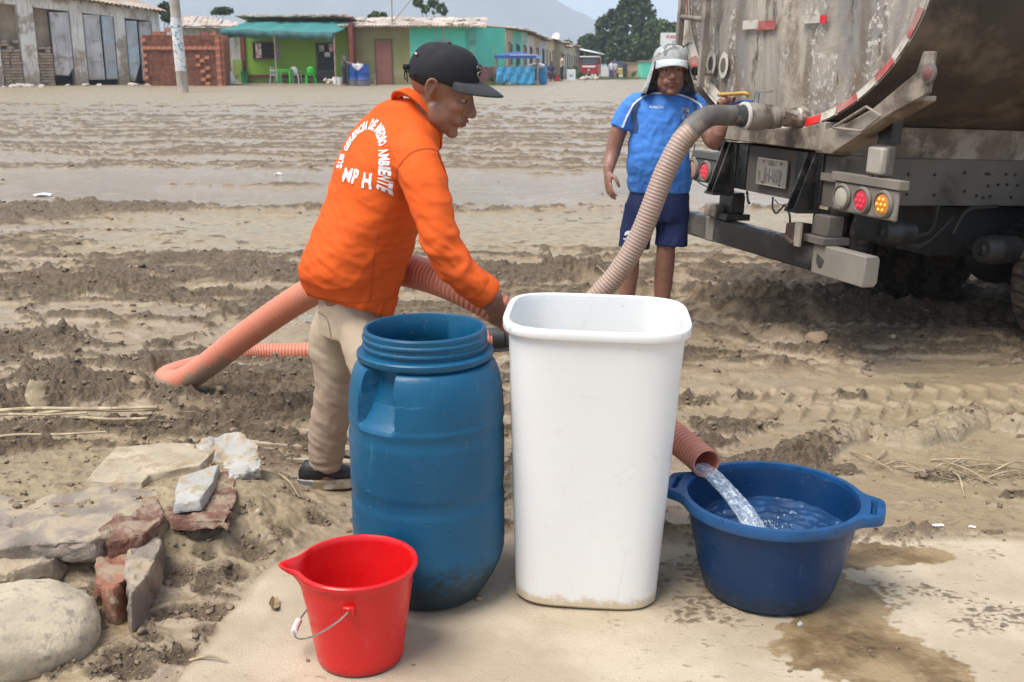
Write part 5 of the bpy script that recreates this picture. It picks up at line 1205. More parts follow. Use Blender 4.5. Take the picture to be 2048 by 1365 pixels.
MB().box2((-.12, .55, .815), (.1, .43, .83)).build('gusset_foot', blackm, TR); MB().box2((-.12, -.33, .815), (.1, -.45, .83)).build('gusset_foot', blackm, TR)
for y0, m in ((.49, blackm), (-.50, chas)):
    MB().box2((.0, y0+.075, .70), (.10, y0-.075, .815)).build('hanger_post', m, TR, bevel=.008)
    MB().box2((-.04, y0+.12, .66), (.13, y0-.10, .70)).build('hanger_plate', m, TR, bevel=.004)
MB().box2((-.06, .64, .665), (.06, .50, .745)).build('hanger_block', crad, TR, bevel=.01)
b = MB(); b.box((-.03, -.36, .70), (.12, .10, .10), Matrix.Rotation(.3, 3, 'Z')); b.box((-.06, -.36, .66), (.10, .12, .03), Matrix.Rotation(.3, 3, 'X')); b.build('hitch_lug', M('rusty_lug', (.05, .03, .025), .7, .3, var=.4), TR, bevel=.01); MB().box((-.09, -.44, .70), (.012, .055, .13)).build('hitch_plate', steel_d, TR)
# bumper
MB().box2((-.015, .93, .50), (.070, -.50, .655)).build('bumper', blackm, TR, bevel=.012)
bare = M('bare_metal_dusty', (.25, .225, .19), .6, .15, var=.12, vs=4, dirt=(.22, .19, .16), dirt_s=6, dirt_lo=.58, dirt_hi=.7)
MB().prism([(-.018, .658), (.060, .658), (.073, .64), (.073, .52), (.055, .497), (-.018, .497)], -.49, -.935, Matrix(((1, 0, 0), (0, 0, 1), (0, 1, 0)))).build('bumper_end', bare, TR, bevel=.006, seg=2); MB().box2((-.018, .68, .498), (.073, .57, .657)).build('bumper_patch', bare, TR, bevel=.012); 
MB().prism([(-.53, .61), (-.60, .58), (-.585, .54), (-.56, .53), (-.53, .56)], -.0195, -.018, YZ).build('paint_chip', blackm, TR)
# rails, subframe
for s_ in (1, -1):
    MB().box2((.05, s_*.46, .86), (8, s_*.44, 1.12)).box2((.05, s_*.44, 1.105), (8, s_*.36, 1.12)).box2((.05, s_*.44, .86), (8, s_*.36, .875)).build('frame_rail', chas, TR)
    MB().box2((.14, s_*.45, 1.122), (8, s_*.38, 1.29)).build('subframe_rail', crad, TR)
MB().box2((.3, -.36, .88), (.4, .36, 1.08)).box2((2, -.36, .88), (2.1, .36, 1.08)).build('frame_crossbar', blackm, TR)
boltm = M('bolt_dark', (.02, .018, .016), .7)
for (x, y) in ((1816, 349), (1869, 350), (1813, 389), (1868, 391), (1929, 346), (1972, 348), (1978, 349), (2012, 349), (2014, 370), (1976, 372), (1996, 370), (1929, 383), (1966, 396), (1953, 392), (1980, 393), (2030, 350), (2035, 371), (2022, 395)):
    p = tside(x, y, -.461); MB().tube([(p.x, -.461, p.z), (p.x, -.467, p.z)], .009, 8).build('bolt_hole', boltm, TR)
# licence plate
plm = M('plate_face', (.26, .235, .20), .6, var=.1, vs=14, dirt=(.28, .24, .2), dirt_s=12, dirt_lo=.5, dirt_hi=.62)
pc = (tk(1515, 318, .0)+tk(1574, 375, .0))/2; pw, ph_ = .305, .155
pl = MB().box2((-.002, pc.y+pw/2, pc.z-ph_/2), (.008, pc.y-pw/2, pc.z+ph_/2)).build('licence_plate', plm, TR, bevel=.003)
b = MB(); e = .006
for (y0, z0, y1, z1) in ((-pw/2, ph_/2-e, pw/2, ph_/2), (-pw/2, -ph_/2, pw/2, -ph_/2+e), (-pw/2, -ph_/2+e, -pw/2+e, ph_/2-e), (pw/2-e, -ph_/2+e, pw/2, ph_/2-e)): b.box2((-.005, pc.y+y0, pc.z+z0), (-.002, pc.y+y1, pc.z+z1))
b.build('plate_edge', M('plate_edge', (.42, .38, .33), .6), pl)
letm = M('plate_letters', (.15, .145, .14), .6, var=.2)
def truck_text(s, size, y, z, x, name, parent, m, bold=.02, sx=1.):
    me = text_mesh(s, size, .0015, bold); a = mesh_np(me); a = np.stack([x-a[:, 2], y-a[:, 0]*sx, z+a[:, 1]], -1); mesh_set(me, a); return link_mesh(name, me, m, parent)
truck_text('PERU', .034, pc.y, pc.z+.052, -.0035, 'lettering', pl, letm); truck_text('JH-059', .105, pc.y-.012, pc.z-.018, -.0035, 'lettering', pl, letm, sx=.62); truck_text('E', .034, pc.y+.125, pc.z-.012, -.0035, 'lettering', pl, letm); truck_text('I', .03, pc.y+.125, pc.z-.045, -.0035, 'lettering', pl, letm)
for dy in (-.09, .09):
    for dz in (-.062, .058): MB().lathe([(0, 0), (.006, 0), (.005, .003), (0, .003)], (-.004, pc.y+dy, pc.z+dz), 8, ml).build('screw', boltm, pl)
# lamps
lampb = M('lamp_box', (.20, .175, .145), .7, var=.12, vs=6)
red_g = M('led_red', (.8, .02, .04), .3, emit=((1, .03, .06), 1.3)); amb_g = M('led_amber', (.9, .30, .03), .3, emit=((1, .30, .03), 1.6))
def lamp(y, z, kind, X, parent):
    lens = {'clear': M('lens_clear_dusty', (.42, .39, .32), .5, var=.06), 'red': M('lens_red', (.30, .035, .05), .3, emit=((.9, .03, .06), .15)), 'amber': M('lens_amber', (.42, .16, .04), .3, emit=((.9, .3, .03), .12)), 'dull': M('lens_dull_orange', (.40, .22, .15), .5)}[kind]
    q = MB().lathe([(.0, 0), (.068, 0), (.070, .010), (.062, .022), (.056, .022), (.053, .008), (0, .008)], (X, y, z), 28, ml).build('lamp', M('lamp_rubber', (.17, .15, .125) if X > -.2 else (.2, .2, .2), .7), parent)
    MB().lathe([(0, 0), (.052, 0), (.050, .008), (.03, .013), (0, .014)], (X-.008, y, z), 26, ml).build('lens', lens, q)
    if kind in ('red', 'amber'):
        for k in range(7):
            a = k*math.pi/3; r = 0 if k == 6 else .030; MB().ell((X-.023, y+r*math.cos(a), z+r*math.sin(a)), (.003, .0075, .0075), n=8, k=5).build('led', red_g if kind == 'red' else amb_g, q)
for s_, ks, X in ((-1, ('clear', 'red', 'amber'), -.02), (1, (None, 'red', 'dull'), .0)):
    lb = thing('lamp_cluster', '', '', (0, 0, 0)); lb.parent = TR; lb.matrix_basis = Matrix()
    bx = lampb if s_ < 0 else M('lamp_box_dark', (.10, .10, .10), .6)
    y_in = .615 if s_ < 0 else .56; wid = .50 if s_ < 0 else .36
    MB().box2((X, s_*y_in, .858), (X+.02, s_*(y_in+wid), 1.01)).build('lamp_panel', bx, lb, bevel=.01)
    MB().box2((X-.01, s_*(y_in-.02), 1.012), (X+.05, s_*(y_in+wid+.015), 1.058)).build('lamp_bracket', bx, lb, bevel=.004)
    MB().box2((X+.02, s_*(.46), 1.0), (X+.05, s_*(y_in+wid*.6), 1.04)).build('stay', bx, lb)
    for k_, kd in enumerate(ks):
        if kd: lamp(s_*(y_in+.085+.163*k_-(0 if s_ < 0 else .06)), .935, kd, X, lb)
wl_ = M('work_lamp', (.38, .35, .29), .4, var=.06)
c_ = tk(1752, 322, -.02); MB().box((0.0, c_.y, c_.z), (.07, .115, .135)).build('work_lamp', wl_, TR, bevel=.012); MB().box((.02, c_.y, c_.z+.0), (.05, .13, .15)).build('work_lamp_housing', chas, TR, bevel=.01)
MB().tube([(.0, c_.y, 1.055), (.0, c_.y, c_.z-.06)], .016, 8).build('lamp_stem', steel_d, TR)
MB().box2((.03, c_.y+.07, c_.z+.08), (.09, c_.y-.03, c_.z+.21)).build('lamp_hanger', blackm, TR)
MB().box((0.02, .66, 1.10), (.05, .08, .05)).tube([(.02, .62, 1.07), (.02, .60, 1.18)], .014, 8).build('work_lamp_arm', blackm, TR)
# cables
def cable(pts, r, name='cable'): MB().tube([tk(x, y, X) for x, y, X in pts], r, 6, sub=8).build(name, M('cable_black', (.015, .015, .015), .5), TR)
cable([(1546, 395, .04), (1545, 415, .02), (1552, 427, .0), (1562, 418, .0), (1570, 412, .0), (1579, 430, .0), (1580, 445, .02)], .006); cable([(1550, 400, .04), (1560, 410, .04), (1575, 408, .03), (1598, 400, .03)], .003); cable([(1494, 384, .05), (1496, 402, .02), (1499, 408, .02)], .008)
cable([(1390, 290, .05), (1382, 330, .0), (1392, 360, .0), (1420, 376, .0), (1440, 372, .02)], .004)
# outlet, valve, sleeve
flg = M('fitting_grey', (.27, .245, .205), .55, .25, var=.2, vs=9, dirt=(.12, .09, .07), dirt_s=7, dirt_lo=.5, dirt_hi=.62)
flg2 = M('fitting_worn', (.17, .14, .115), .6, .3, var=.4, vs=9, dirt=(.42, .38, .32), dirt_s=11, dirt_lo=.5, dirt_hi=.6)
oc = tk(1592, 236, -.05); axm = Matrix.Rotation(-math.pi/2, 3, 'Y')
def sec(prof, m, name, n=28): prof = [(r*.76, z*.80 if z > 0 else z) for r, z in prof]; return MB().lathe(prof, (oc.x, oc.y, oc.z), n, axm).build(name, m, TR, ang=30)
sec([(0, -.06), (.085, -.06), (.085, .0), (.075, .015), (.06, .02), (.06, .05), (.068, .055), (.068, .085), (.058, .09), (.058, .13), (0, .13)], flg2, 'outlet_pipe')
sec([(0, .13), (.078, .131), (.080, .15), (.066, .155), (.066, .17), (.086, .175), (.086, .215), (.070, .222), (.070, .24), (0, .24)], flg, 'valve_flange')
sec([(0, .24), (.084, .242), (.094, .26), (.098, .30), (.098, .38), (.090, .40), (.082, .405), (0, .405)], flg, 'valve_body', 8 if False else 28)
sec([(0, .405), (.100, .406), (.100, .42), (.086, .425), (0, .425)], M('gasket_white', (.55, .53, .48), .5, var=.1), 'gasket')
sec([(0, .425), (.082, .426), (.074, .45), (.066, .50), (.066, .52), (0, .52)], M('black_fitting', (.03, .03, .03), .5, var=.3, dirt=(.2, .17, .14), dirt_s=6, dirt_lo=.5, dirt_hi=.6), 'hose_tail')
for k in (-1, 1): MB().bar((oc.x-.05, oc.y+k*.075, oc.z), (oc.x-.13, oc.y+k*.072, oc.z+.02), .02, .03).build('cam_arm', flg2, TR)
# lever and blue tag on the valve
MB().tube([(oc.x-.26, oc.y, oc.z+.06), (oc.x-.26, oc.y, oc.z+.125)], .014, 10).build('valve_stem', steel, TR); hv = tk(1505, 190, oc.x-.28); h0 = tk(1428, 196, oc.x-.22)
MB().bar((oc.x-.27, oc.y, oc.z+.128), (oc.x-.18, oc.y-.02, oc.z+.135), .03, .012).build('valve_cap', steel, TR)
b = MB(); b.tube([tk(1497, 192, -.30), tk(1490, 187, -.32), tk(1470, 188, -.34), tk(1452, 189, -.34), tk(1438, 190, -.34)], [.012, .011, .010, .010, .012], 10, sub=3); b.build('valve_lever', M('yellow_lever', (.50, .30, .06), .5, var=.2, vs=12), TR)
b = MB(); b.tube([tk(1505, 203, -.32), tk(1480, 203, -.30), tk(1460, 212, -.30)], [.006, .007, .008], 8); b.build('blue_rod', M('blue_plastic', (.03, .10, .38), .4), TR)
# second ribbed hose with turquoise coupling on the far side
b = MB(); p0, p1 = tk(1385, 180, .3), tk(1426, 195, .3)
q0 = Vector((.30, .97, 1.40)); q1 = Vector((.15, 1.5, 1.42))
for i in range(14):
    t = i/13; c_ = q0.lerp(q1, t); b.tube([c_, q0.lerp(q1, t+.042)], .098 if i % 2 == 0 else .09, 20)
b.build('suction_hose', M('grey_hose', (.46, .42, .37), .6, var=.15), TR); d_ = (q0-q1).normalized()
MB().tube([q0, q0+d_*.12], .115, 24).tube([q0+d_*.12, q0+d_*.17], .095, 24).build('hose_coupling', M('turquoise_coupling', (.02, .20, .27), .5, var=.3, vs=6, dirt=(.25, .3, .3), dirt_s=8, dirt_lo=.55, dirt_hi=.65), TR)
# wheels
tyre = M('muddy_tyre', (.030, .023, .018), .95, var=.5, vs=9, dirt=(.10, .072, .050), dirt_s=7, dirt_lo=.45, dirt_hi=.58, bump=.8, bs=30)
def wheel(X, y, parent):
    w = thing('wheel', '', '', (0, 0, 0)); w.parent = parent; w.matrix_basis = Matrix.Translation((X, y, .50)) @ Matrix.Rotation(math.pi/2, 4, 'X')
    def tr_(a, r, z):
        if r > .49: r -= .022*(1 if math.sin(a*34+(3 if z > 0 else 0)) > .2 else 0)
        return r*(1+.012*float(pn(np.array([a*5]), np.array([z*14+X]), 3)[0])) if r > .3 else r
    polar('tyre', [(.28, -.11), (.40, -.14), (.48, -.13), (.505, -.10), (.51, -.04), (.51, .04), (.505, .10), (.48, .13), (.40, .14), (.28, .11)], tyre, w, 136, tr_)
    polar('rim', [(.01, -.02), (.20, -.02), (.24, -.08), (.285, -.10), (.285, .10), (.24, .08), (.2, .02), (.01, .02)], M('wheel_rim', (.10, .085, .07), .7, .2, var=.3), w, 40)
for X in (1.74, 3.06):
    for y in (.73, 1.04, -.76, -1.07): wheel(X, y, TR)
axm_ = M('axle_black', (.02, .018, .016), .6, .2, var=.4)
for X in (1.74, 3.06): MB().tube([(X, -1.2, .50), (X, 1.2, .50)], .065, 16).ell((X, 0, .50), (.18, .2, .2)).build('axle', axm_, TR)
def chamber(px, py, y, r, L_):
    p = tside(px, py, y); q = MB().lathe([(0, 0), (r*.3, -.012), (r*.45, 0), (r*.85, .0), (r, .02), (r, .07), (r*1.06, .08), (r*1.06, .10), (r, .11), (r*.95, L_), (0, L_)], (p.x, p.y, p.z), 24, Matrix.Rotation(math.pi/2, 3, 'Y')).build('brake_chamber', M('brake_black', (.022, .021, .02), .5, .1, var=.3), TR)
chamber(1762, 465, -.45, .075, .2); chamber(1962, 500, -.62, .082, .24)
for (pts) in ([(.5, -.45, .74), (.62, -.5, .70), (.75, -.5, .72), (.8, -.48, .86)], [(.5, -.42, .68), (.7, -.5, .64), (.9, -.5, .8)], [(.8, -.62, .72), (.9, -.6, .85), (1.2, -.5, .86)]): MB().tube([Vector(p) for p in pts], .012, 8, sub=6).build('air_line', boltm, TR)
for s_ in (1, -1):
    b = MB()
    for k in range(7): b.box2((1.1+.08*k, s_*.40, .60+.03*k), (3.0-.08*k, s_*.50, .625+.03*k))
    b.build('leaf_spring', axm_, TR)
MB().box2((3.2, -1.1, .75), (3.25, 1.1, 1.25)).build('splash_guard', blackm, TR)
MB().box2((.9, -.35, .55), (3.0, .35, .84)).build('drive_housing', axm_, TR)

# the tank's own ribbed hose
oW = m4 @ Vector((oc.x-.40, oc.y, oc.z))
TH = thing('tank_hose', 'dusty pinkish ribbed hose hanging from the tank outlet to the mud', 'hose', (1.0, 5.75, 0))
e1 = at(1425, 236, oW.y-.02); 
ow2 = m4 @ Vector((oc.x-.52, oc.y, oc.z-.002)); print('OUT', [round(q, 3) for q in oW], [round(q, 3) for q in ow2])
sl_ = [oW, ow2, ow2.lerp(at(1385, 256, 5.68), .5)+Vector((0, 0, .012)), at(1385, 256, 5.68), at(1360, 288, 5.67)]
b = MB(); b.tube(sl_, [.055, .056, .058, .060, .060], 26, sub=8); b.build('rubber_sleeve', M('grey_rubber', (.115, .105, .095), .6, var=.35, vs=7, dirt=(.24, .20, .16), dirt_s=5, dirt_lo=.47, dirt_hi=.62), TH, world=True)
hp_ = [at(1385, 261, 5.66), at(1362, 285, 5.66), at(1330, 345, 5.66), at(1303, 415, 5.66), at(1278, 475, 5.67), at(1240, 540, 5.69), at(1195, 592, 5.72), at(1140, 645, 5.80), at(1080, 680, 5.90), c0+Vector((.24, .05, .065))]
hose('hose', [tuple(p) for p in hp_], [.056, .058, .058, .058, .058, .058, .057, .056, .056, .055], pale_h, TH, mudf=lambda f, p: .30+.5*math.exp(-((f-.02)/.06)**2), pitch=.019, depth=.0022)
# ------------------------------------------------------------------ people
skin = M('skin_brown', (.25, .115, .072), .5, var=.10, vs=30, sss=.08, bump=.12, bs=350, rv=.08)
skin2 = M('skin_dark', (.27, .13, .088), .48, var=.10, vs=30, sss=.08, bump=.12, bs=350, rv=.08)
lipm = M('lips', (.24, .085, .065), .45, var=.08); hairm = M('black_hair', (.012, .010, .009), .7, var=.4, vs=90, bump=.6, bs=300); eyew = M('eye_white', (.30, .26, .23), .25, var=.03); iris = M('eye_iris', (.012, .007, .004), .15)
def head_shapes(mb, m, neck_to, neck_r=.058):
    """closed shapes in head space: x forward, y left, z up, origin between the ears"""
    h = MB(); rot = lambda ax, d: Matrix.Rotation(R(d), 3, ax)
    h.ell((-.012, 0, .035), (.098, .076, .088), n=24, k=14); h.ell((.035, 0, -.028), (.058, .060, .085), n=20, k=12)
    h.ell((.028, 0, -.085), (.056, .050, .034)); h.ell((.070, 0, -.106), (.020, .024, .016))
    for s in (-1, 1):
        h.ell((.056, s*.036, -.022), (.030, .022, .024)); h.ell((.020, s*.050, -.062), (.038, .016, .034))
        h.ell((.080, s*.026, .024), (.014, .027, .009)); h.ell((.0785, s*.031, .0105), (.0105, .017, .0055), rot('Y', 12)); h.ell((.0765, s*.031, -.008), (.011, .017, .005))
        h.ell((.101, s*.0125, -.037), (.0105, .0085, .0085)); h.ell((.074, s*.030, -.058), (.022, .012, .020))
        # ear: shell rim plus lobe
        e0 = Vector((-.010, s*.077, 0)); pts = [e0+Vector(p) for p in ((.010, 0, .010), (.008, s*.006, .026), (-.004, s*.010, .034), (-.017, s*.012, .026), (-.019, s*.011, .006), (-.011, s*.008, -.014), (-.001, s*.004, -.026), (.006, 0, -.020))]
        h.tube(pts, [.004, .0045, .005, .005, .0048, .0045, .006, .004], 8, sub=3); h.ell(e0+Vector((-.006, s*.002, .002)), (.013, .004, .026), rot('Z', s*18))
    h.tube([(.086, 0, .014), (.098, 0, -.008), (.109, 0, -.026), (.111, 0, -.034)], [.0085, .0095, .0125, .0115], 12, sub=4, closed_round=True); h.ell((.100, 0, -.040), (.010, .008, .006))
    h.ell((.0915, 0, -.0565), (.012, .022, .0075)); h.ell((.0895, 0, -.0735), (.0115, .020, .0078)); h.ell((.078, 0, -.064), (.010, .028, .016))
    h.xf(m); mb.add(h.v, h.f)
    inv = neck_to; a = m @ Vector((-.012, 0, .0)); b_ = m @ Vector((-.030, 0, -.075)); mb.tube([a, b_, neck_to], [.058, neck_r, neck_r*1.12], 20, sub=4)
def head_parts(root, m, hair_k=1.0, browz=.034, closed=False):
    for s in (-1, 1):
        e = MB().ell((.0750, s*.031, .002), (.0100, .0115, .0085), n=16, k=10).xf(m).build('eye', eyew, root, world=True, ang=180); MB().ell((.0830, s*.031, .001), (.0045, .0058, .0058), n=12, k=8).xf(m).build('iris', iris, e, world=True, ang=180)
        MB().tube([(.086, s*.014, browz-.004), (.089, s*.028, browz), (.080, s*.046, browz-.003)], [.0022, .0034, .0016], 8, sub=4).xf(m).build('eyebrow', hairm, root, world=True, ang=180)
    MB().tube([(.094, -.020, -.061), (.1015, -.008, -.0572), (.1005, 0, -.0585), (.1015, .008, -.0572), (.094, .020, -.061)], [.002, .0048, .0045, .0048, .002], 10, sub=4).xf(m).build('lip', lipm, root, world=True, ang=180)
    MB().tube([(.093, -.019, -.0665), (.0985, 0, -.0700), (.093, .019, -.0665)], [.002, .0058, .002], 10, sub=5).xf(m).build('lip', lipm, root, world=True, ang=180)
    h = MB(); n = 30; R_ = []
    for i in range(1, 14):
        ph = math.pi*.50*i/13+.02; ring = []
        for k in range(n):
            a = 2*math.pi*k/n; ext = .16 if math.cos(a) < -.2 else (.02 if abs(math.sin(a)) > .8 else -.10); p = min(ph*(1+ext*1.4*i/13), 2.4)
            ring.append(Vector((-.014+.0985*math.sin(p)*math.cos(a), .0775*math.sin(p)*math.sin(a), .035+.089*math.cos(p))))
        R_.append(ring)
    h.rings(R_); 
    h.xf(m).build('hair', hairm, root, world=True, ang=180)
def hand_shapes(mb, wrist, mid, nrm, L=.185, curl=(20, 35, 30), spread=3., thumb=1, tcurl=25, fold=0., wr=.028, aim=None):
    """palm and five fingers; mid = direction to knuckles, nrm = out of the back of the hand, thumb = side"""
    w = Vector(wrist); d = Vector(mid).normalized(); nn = Vector(nrm); nn = (nn-d*nn.dot(d)).normalized(); sd_ = d.cross(nn)*thumb; k = L/.185
    mb.ell(w+d*.045*k, (.050*k, .040*k, .0165*k), Matrix((d, sd_, nn)).transposed(), n=18, k=10); mb.tube([w-d*.03, w+d*.03*k], [wr, .024*k], 14, closed_round=True)
    for i, (off, ln, r, st) in enumerate(((.028, .070, .0088, .082), (.0095, .078, .0092, .088), (-.0095, .072, .0088, .084), (-.027, .057, .0078, .076))):
        p = w+d*.045*k+sd_*off*k*.7; q = w+d*st*k+sd_*off*k; a = R(spread)*(1.2-i*.8); dd = (d*math.cos(a)+sd_*math.sin(a)).normalized(); pts = [p, q]; ax = dd.cross(nn); ang = 0
        for j, f in enumerate((.45, .30, .25)):
            ang = -R(curl[j]); dd = Matrix.Rotation(ang, 3, ax) @ dd; pts.append(pts[-1]+dd*ln*k*f)
        mb.tube(pts, [r*k, r*k*1.08, r*k, r*k*.92, r*k*.78], 10, sub=3, closed_round=True)
    p = w+d*.02*k+sd_*.020*k-nn*.004; q = p+(d*.55+sd_*.75-nn*.3).normalized()*.038*k; t = q+(d*.9+sd_*.25-nn*(.2+tcurl/60)).normalized()*.032*k; u = t+(d*.9-sd_*.15-nn*(.3+tcurl/50)).normalized()*.026*k
    mb.tube([p, q, t, u], [.015*k, .0115*k, .0105*k, .0088*k], 10, sub=3, closed_round=True)
def ring_e(c, f, rt, a, b_, n=36, e=2.35):
    out = []
    for k in range(n):
        t = 2*math.pi*k/n; ct, st = math.cos(t), math.sin(t); out.append(Vector(c)+f*(a*math.copysign(abs(ct)**(2/e), ct))+rt*(b_*math.copysign(abs(st)**(2/e), st)))
    return out
def torso(rows, th, mb, front=True, e=2.35, tilt=0):
    f = Vector((math.cos(th), math.sin(th), 0)); rt = Vector((math.sin(th), -math.cos(th), 0)); R_ = []; info = []
    for (py, xl, xr, Y, o) in rows:
        c = at((xl+xr)/2, py, Y); dep_ = Y*CP-(c.z-CAMH)*SP; w = (xr-xl)/2*dep_/FPX
        if front: b_ = o; a = math.sqrt(max(1e-4, w*w-(b_*math.sin(th))**2))/abs(math.cos(th))
        else: a = o; b_ = math.sqrt(max(1e-4, w*w-(a*math.cos(th))**2))/abs(math.sin(th))
        info.append((c, a, b_))
    # resample for smoothness
    P_ = catmull([list(c)+[a, b_] for c, a, b_ in info], 5)
    for q in P_: R_.append(ring_e(q[:3], f, rt, q[3], q[4], e=e))
    if tilt:
        for i in range(12):
            c0_ = sum(R_[i], Vector())/len(R_[i]); R_[i] = [v+Vector((0, 0, tilt*(1-i/12)*max(-.3, -(v-c0_).dot(f)/info[0][1]))) for v in R_[i]]
    mb.rings(R_); return f, rt, info
def wrinkle(me, fn):
    a = mesh_np(me); n = mesh_normals(me); mesh_set(me, a+n*fn(a)[:, None])
def rdg(x): return (1-np.abs(x)*2.2)
def bvh_of(o):
    dg = bpy.context.evaluated_depsgraph_get(); me = o.data; m = WM.get(o.parent.name, Matrix()) if o.parent else Matrix()
    vs = [m @ v.co for v in me.vertices]; return BVHTree.FromPolygons(vs, [p.vertices[:] for p in me.polygons])
def A_(px, py, Y): return at(px, py, Y)

# ---- the man in orange
MO = thing('person', 'man in an orange long-sleeved shirt, khaki trousers and black cap leaning over the hose', 'person', (-.5, 3.65, 0))
th = R(45); hM = Matrix.Translation(A_(884, 180, 3.50)) @ Matrix.Rotation(R(-9), 4, 'Z') @ Matrix.Rotation(R(22), 4, 'Y') @ Matrix.Rotation(R(4), 4, 'X') @ Matrix.Scale(1.10, 4)
body = MB(); head_shapes(body, hM, A_(826, 244, 3.54), .058)
body.tube([A_(812, 262, 3.54), A_(785, 320, 3.56), A_(745, 450, 3.6), A_(705, 590, 3.62)], [.085, .11, .11, .11], 20, sub=3, closed_round=True)
wr = A_(990, 603, 3.31)
body.tube([A_(825, 300, 3.46), A_(868, 430, 3.31), A_(890, 500, 3.28), A_(945, 566, 3.30), wr], [.05, .045, .042, .038, .033], 16, sub=4)
hand_shapes(body, wr, A_(1003, 646, 3.36)-wr, Vector((-.35, -.85, .35)), .205, (30, 45, 35), 5, thumb=1)
lw = A_(782, 520, 3.88); body.tube([A_(745, 310, 3.75), A_(768, 400, 3.86), A_(790, 470, 3.92), lw], [.05, .045, .042, .028], 16, sub=4)
hand_shapes(body, lw, A_(765, 545, 3.84)-lw, Vector((0, .7, .7)), .19, (40, 50, 40), 4, thumb=1)
zf1, zf2 = gz(A_(650, 940, 3.83).x, 3.83), gz(A_(775, 930, 3.5).x, 3.5)
legL = [A_(692, 600, 3.71), A_(664, 680, 3.75), A_(668, 765, 3.76), A_(657, 860, 3.80), Vector((A_(650, 935, 3.83).x, 3.83, zf1+.10))]
legR = [A_(716, 630, 3.60), A_(735, 700, 3.50), A_(763, 780, 3.43), A_(768, 860, 3.48), Vector((A_(775, 930, 3.52).x, 3.52, zf2+.10))]
for lg in (legL, legR):
    body.tube(lg, [.08, .062, .05, .045, .035], 16, sub=4); body.tube([lg[-1], lg[-1]+Vector((.02, .0, -.06)), lg[-1]+Vector((.12, .04, -.075))], [.036, .036, .03], 14, sub=3, closed_round=True)
me = fuse(body, .0048, 2, .5, 'body'); to_part(me, 'body', skin, MO)
head_parts(MO, hM)
# shirt
sh = MB(); rows = [(616, 618, 784, 3.62, .172), (590, 613, 788, 3.62, .174), (552, 606, 797, 3.61, .172), (510, 617, 814, 3.60, .170), (460, 634, 829, 3.59, .175), (400, 654, 846, 3.58, .182), (350, 666, 862, 3.57, .190), (310, 678, 874, 3.56, .195), (275, 693, 878, 3.55, .188), (247, 714, 874, 3.55, .162), (224, 738, 866, 3.55, .125), (206, 758, 858, 3.54, .092), (194, 782, 850, 3.53, .07)]
f_, r_, inf = torso(rows, th, sh, e=2.6, tilt=.055)
sh.tube([A_(800, 285, 3.50), A_(828, 306, 3.43), A_(850, 362, 3.36), A_(868, 430, 3.31), A_(888, 500, 3.285), A_(935, 556, 3.29), A_(976, 588, 3.31)], [.068, .080, .074, .063, .056, .048, .043], 24, sub=5)
sh.tube([A_(760, 285, 3.66), A_(745, 312, 3.75), A_(768, 400, 3.86), A_(790, 470, 3.92), A_(783, 512, 3.89)], [.07, .078, .066, .058, .045], 20, sub=5)
me = fuse(sh, .0075, 5, .6, 'shirt')
elb = np.array(A_(885, 495, 3.29)); wst = inf[2][0].z; cuff = np.array(A_(975, 590, 3.34)); shd = np.array(A_(820, 330, 3.42))
def wr1(a):
    x, y, z = a.T; de = np.linalg.norm(a-elb, axis=1); dc = np.linalg.norm(a-cuff, axis=1); dsh = np.linalg.norm(a-shd, axis=1)
    k = sst(wst+.42, wst+.02, z); s = x*.6+y
    w = .0045*sst(wst+.22, wst, z)*rdg(fbm(s*4+z*3, z*11-x*6, 2, 401))+.006*k*np.clip(rdg(fbm(s*9-z*3.5, z*3.0+s*2, 2, 407)), 0, 1)**2+.009*np.exp(-(de/.13)**2)*rdg(fbm((x-z)*5, (x+z)*17, 3, 402))+.007*np.exp(-(dc/.12)**2)*rdg(fbm((x-z)*6, (x+z)*22, 2, 403))+.006*np.exp(-(dsh/.14)**2)*rdg(fbm(x*16+z*6, z*5-y*4, 3, 404))
    dia = rdg(fbm((x*.7-y*.5)*7+z*13, (x*.7-y*.5)*5-z*4, 3, 406)); w = w+.004*np.clip(dia, 0, 1)**2*sst(.55, 1.0, z)*sst(1.45, 1.25, z)
    return w*1.25-.005
wrinkle(me, wr1)
orange = M('orange_cotton', (.70, .105, .014), .85, var=.06, vs=5, bump=.25, bs=500, spec=.25, dirt=(.60, .16, .05), dirt_s=2.2, dirt_lo=.58, dirt_hi=.8)
SH = to_part(me, 'shirt', orange, MO)
# cuff roll, hem, sleeve seam
b = MB(); ca, cb = A_(952, 570, 3.30), A_(979, 592, 3.315); b.tube([ca, ca.lerp(cb, .12), ca.lerp(cb, .5), ca.lerp(cb, .88), cb], [.046, .054, .0565, .054, .044], 24, sub=3); b.build('cuff', orange, MO, world=True)
bv = bvh_of(SH)
def ribbon(bv, pts, w, m, name, root, off=.0018, sub=8):
    q = catmull([list(p) for p in pts], sub); q = [p for p in q]; V = []; cam_ = Vector((0, 0, CAMH)); ok = []
    for i, p in enumerate(q):
        d = np.array(q[min(i+1, len(q)-1)])-np.array(q[max(i-1, 0)]); d = d/np.linalg.norm(d); nrm_ = np.array((-d[1], d[0])); row = []
        for s in (-1, 0, 1):
            r = ray(*(np.array(p)+nrm_*s*w/2)).normalized(); h = bv.ray_cast(cam_, r)
            row.append(h[0]+h[1]*off*(1 if h[1].dot(r) < 0 else -1) if h[0] is not None else None)
        if all(v is not None for v in row) and (not V or (row[0]-V[-1][0]).length < .12): V.append(row)
    if len(V) < 2: return None
    o = MB().add([v for r in V for v in r], [(3*i+j, 3*i+j+1, 3*i+4+j, 3*i+3+j) for i in range(len(V)-1) for j in (0, 1)]).build(name, m, root, world=True, ang=80); return o
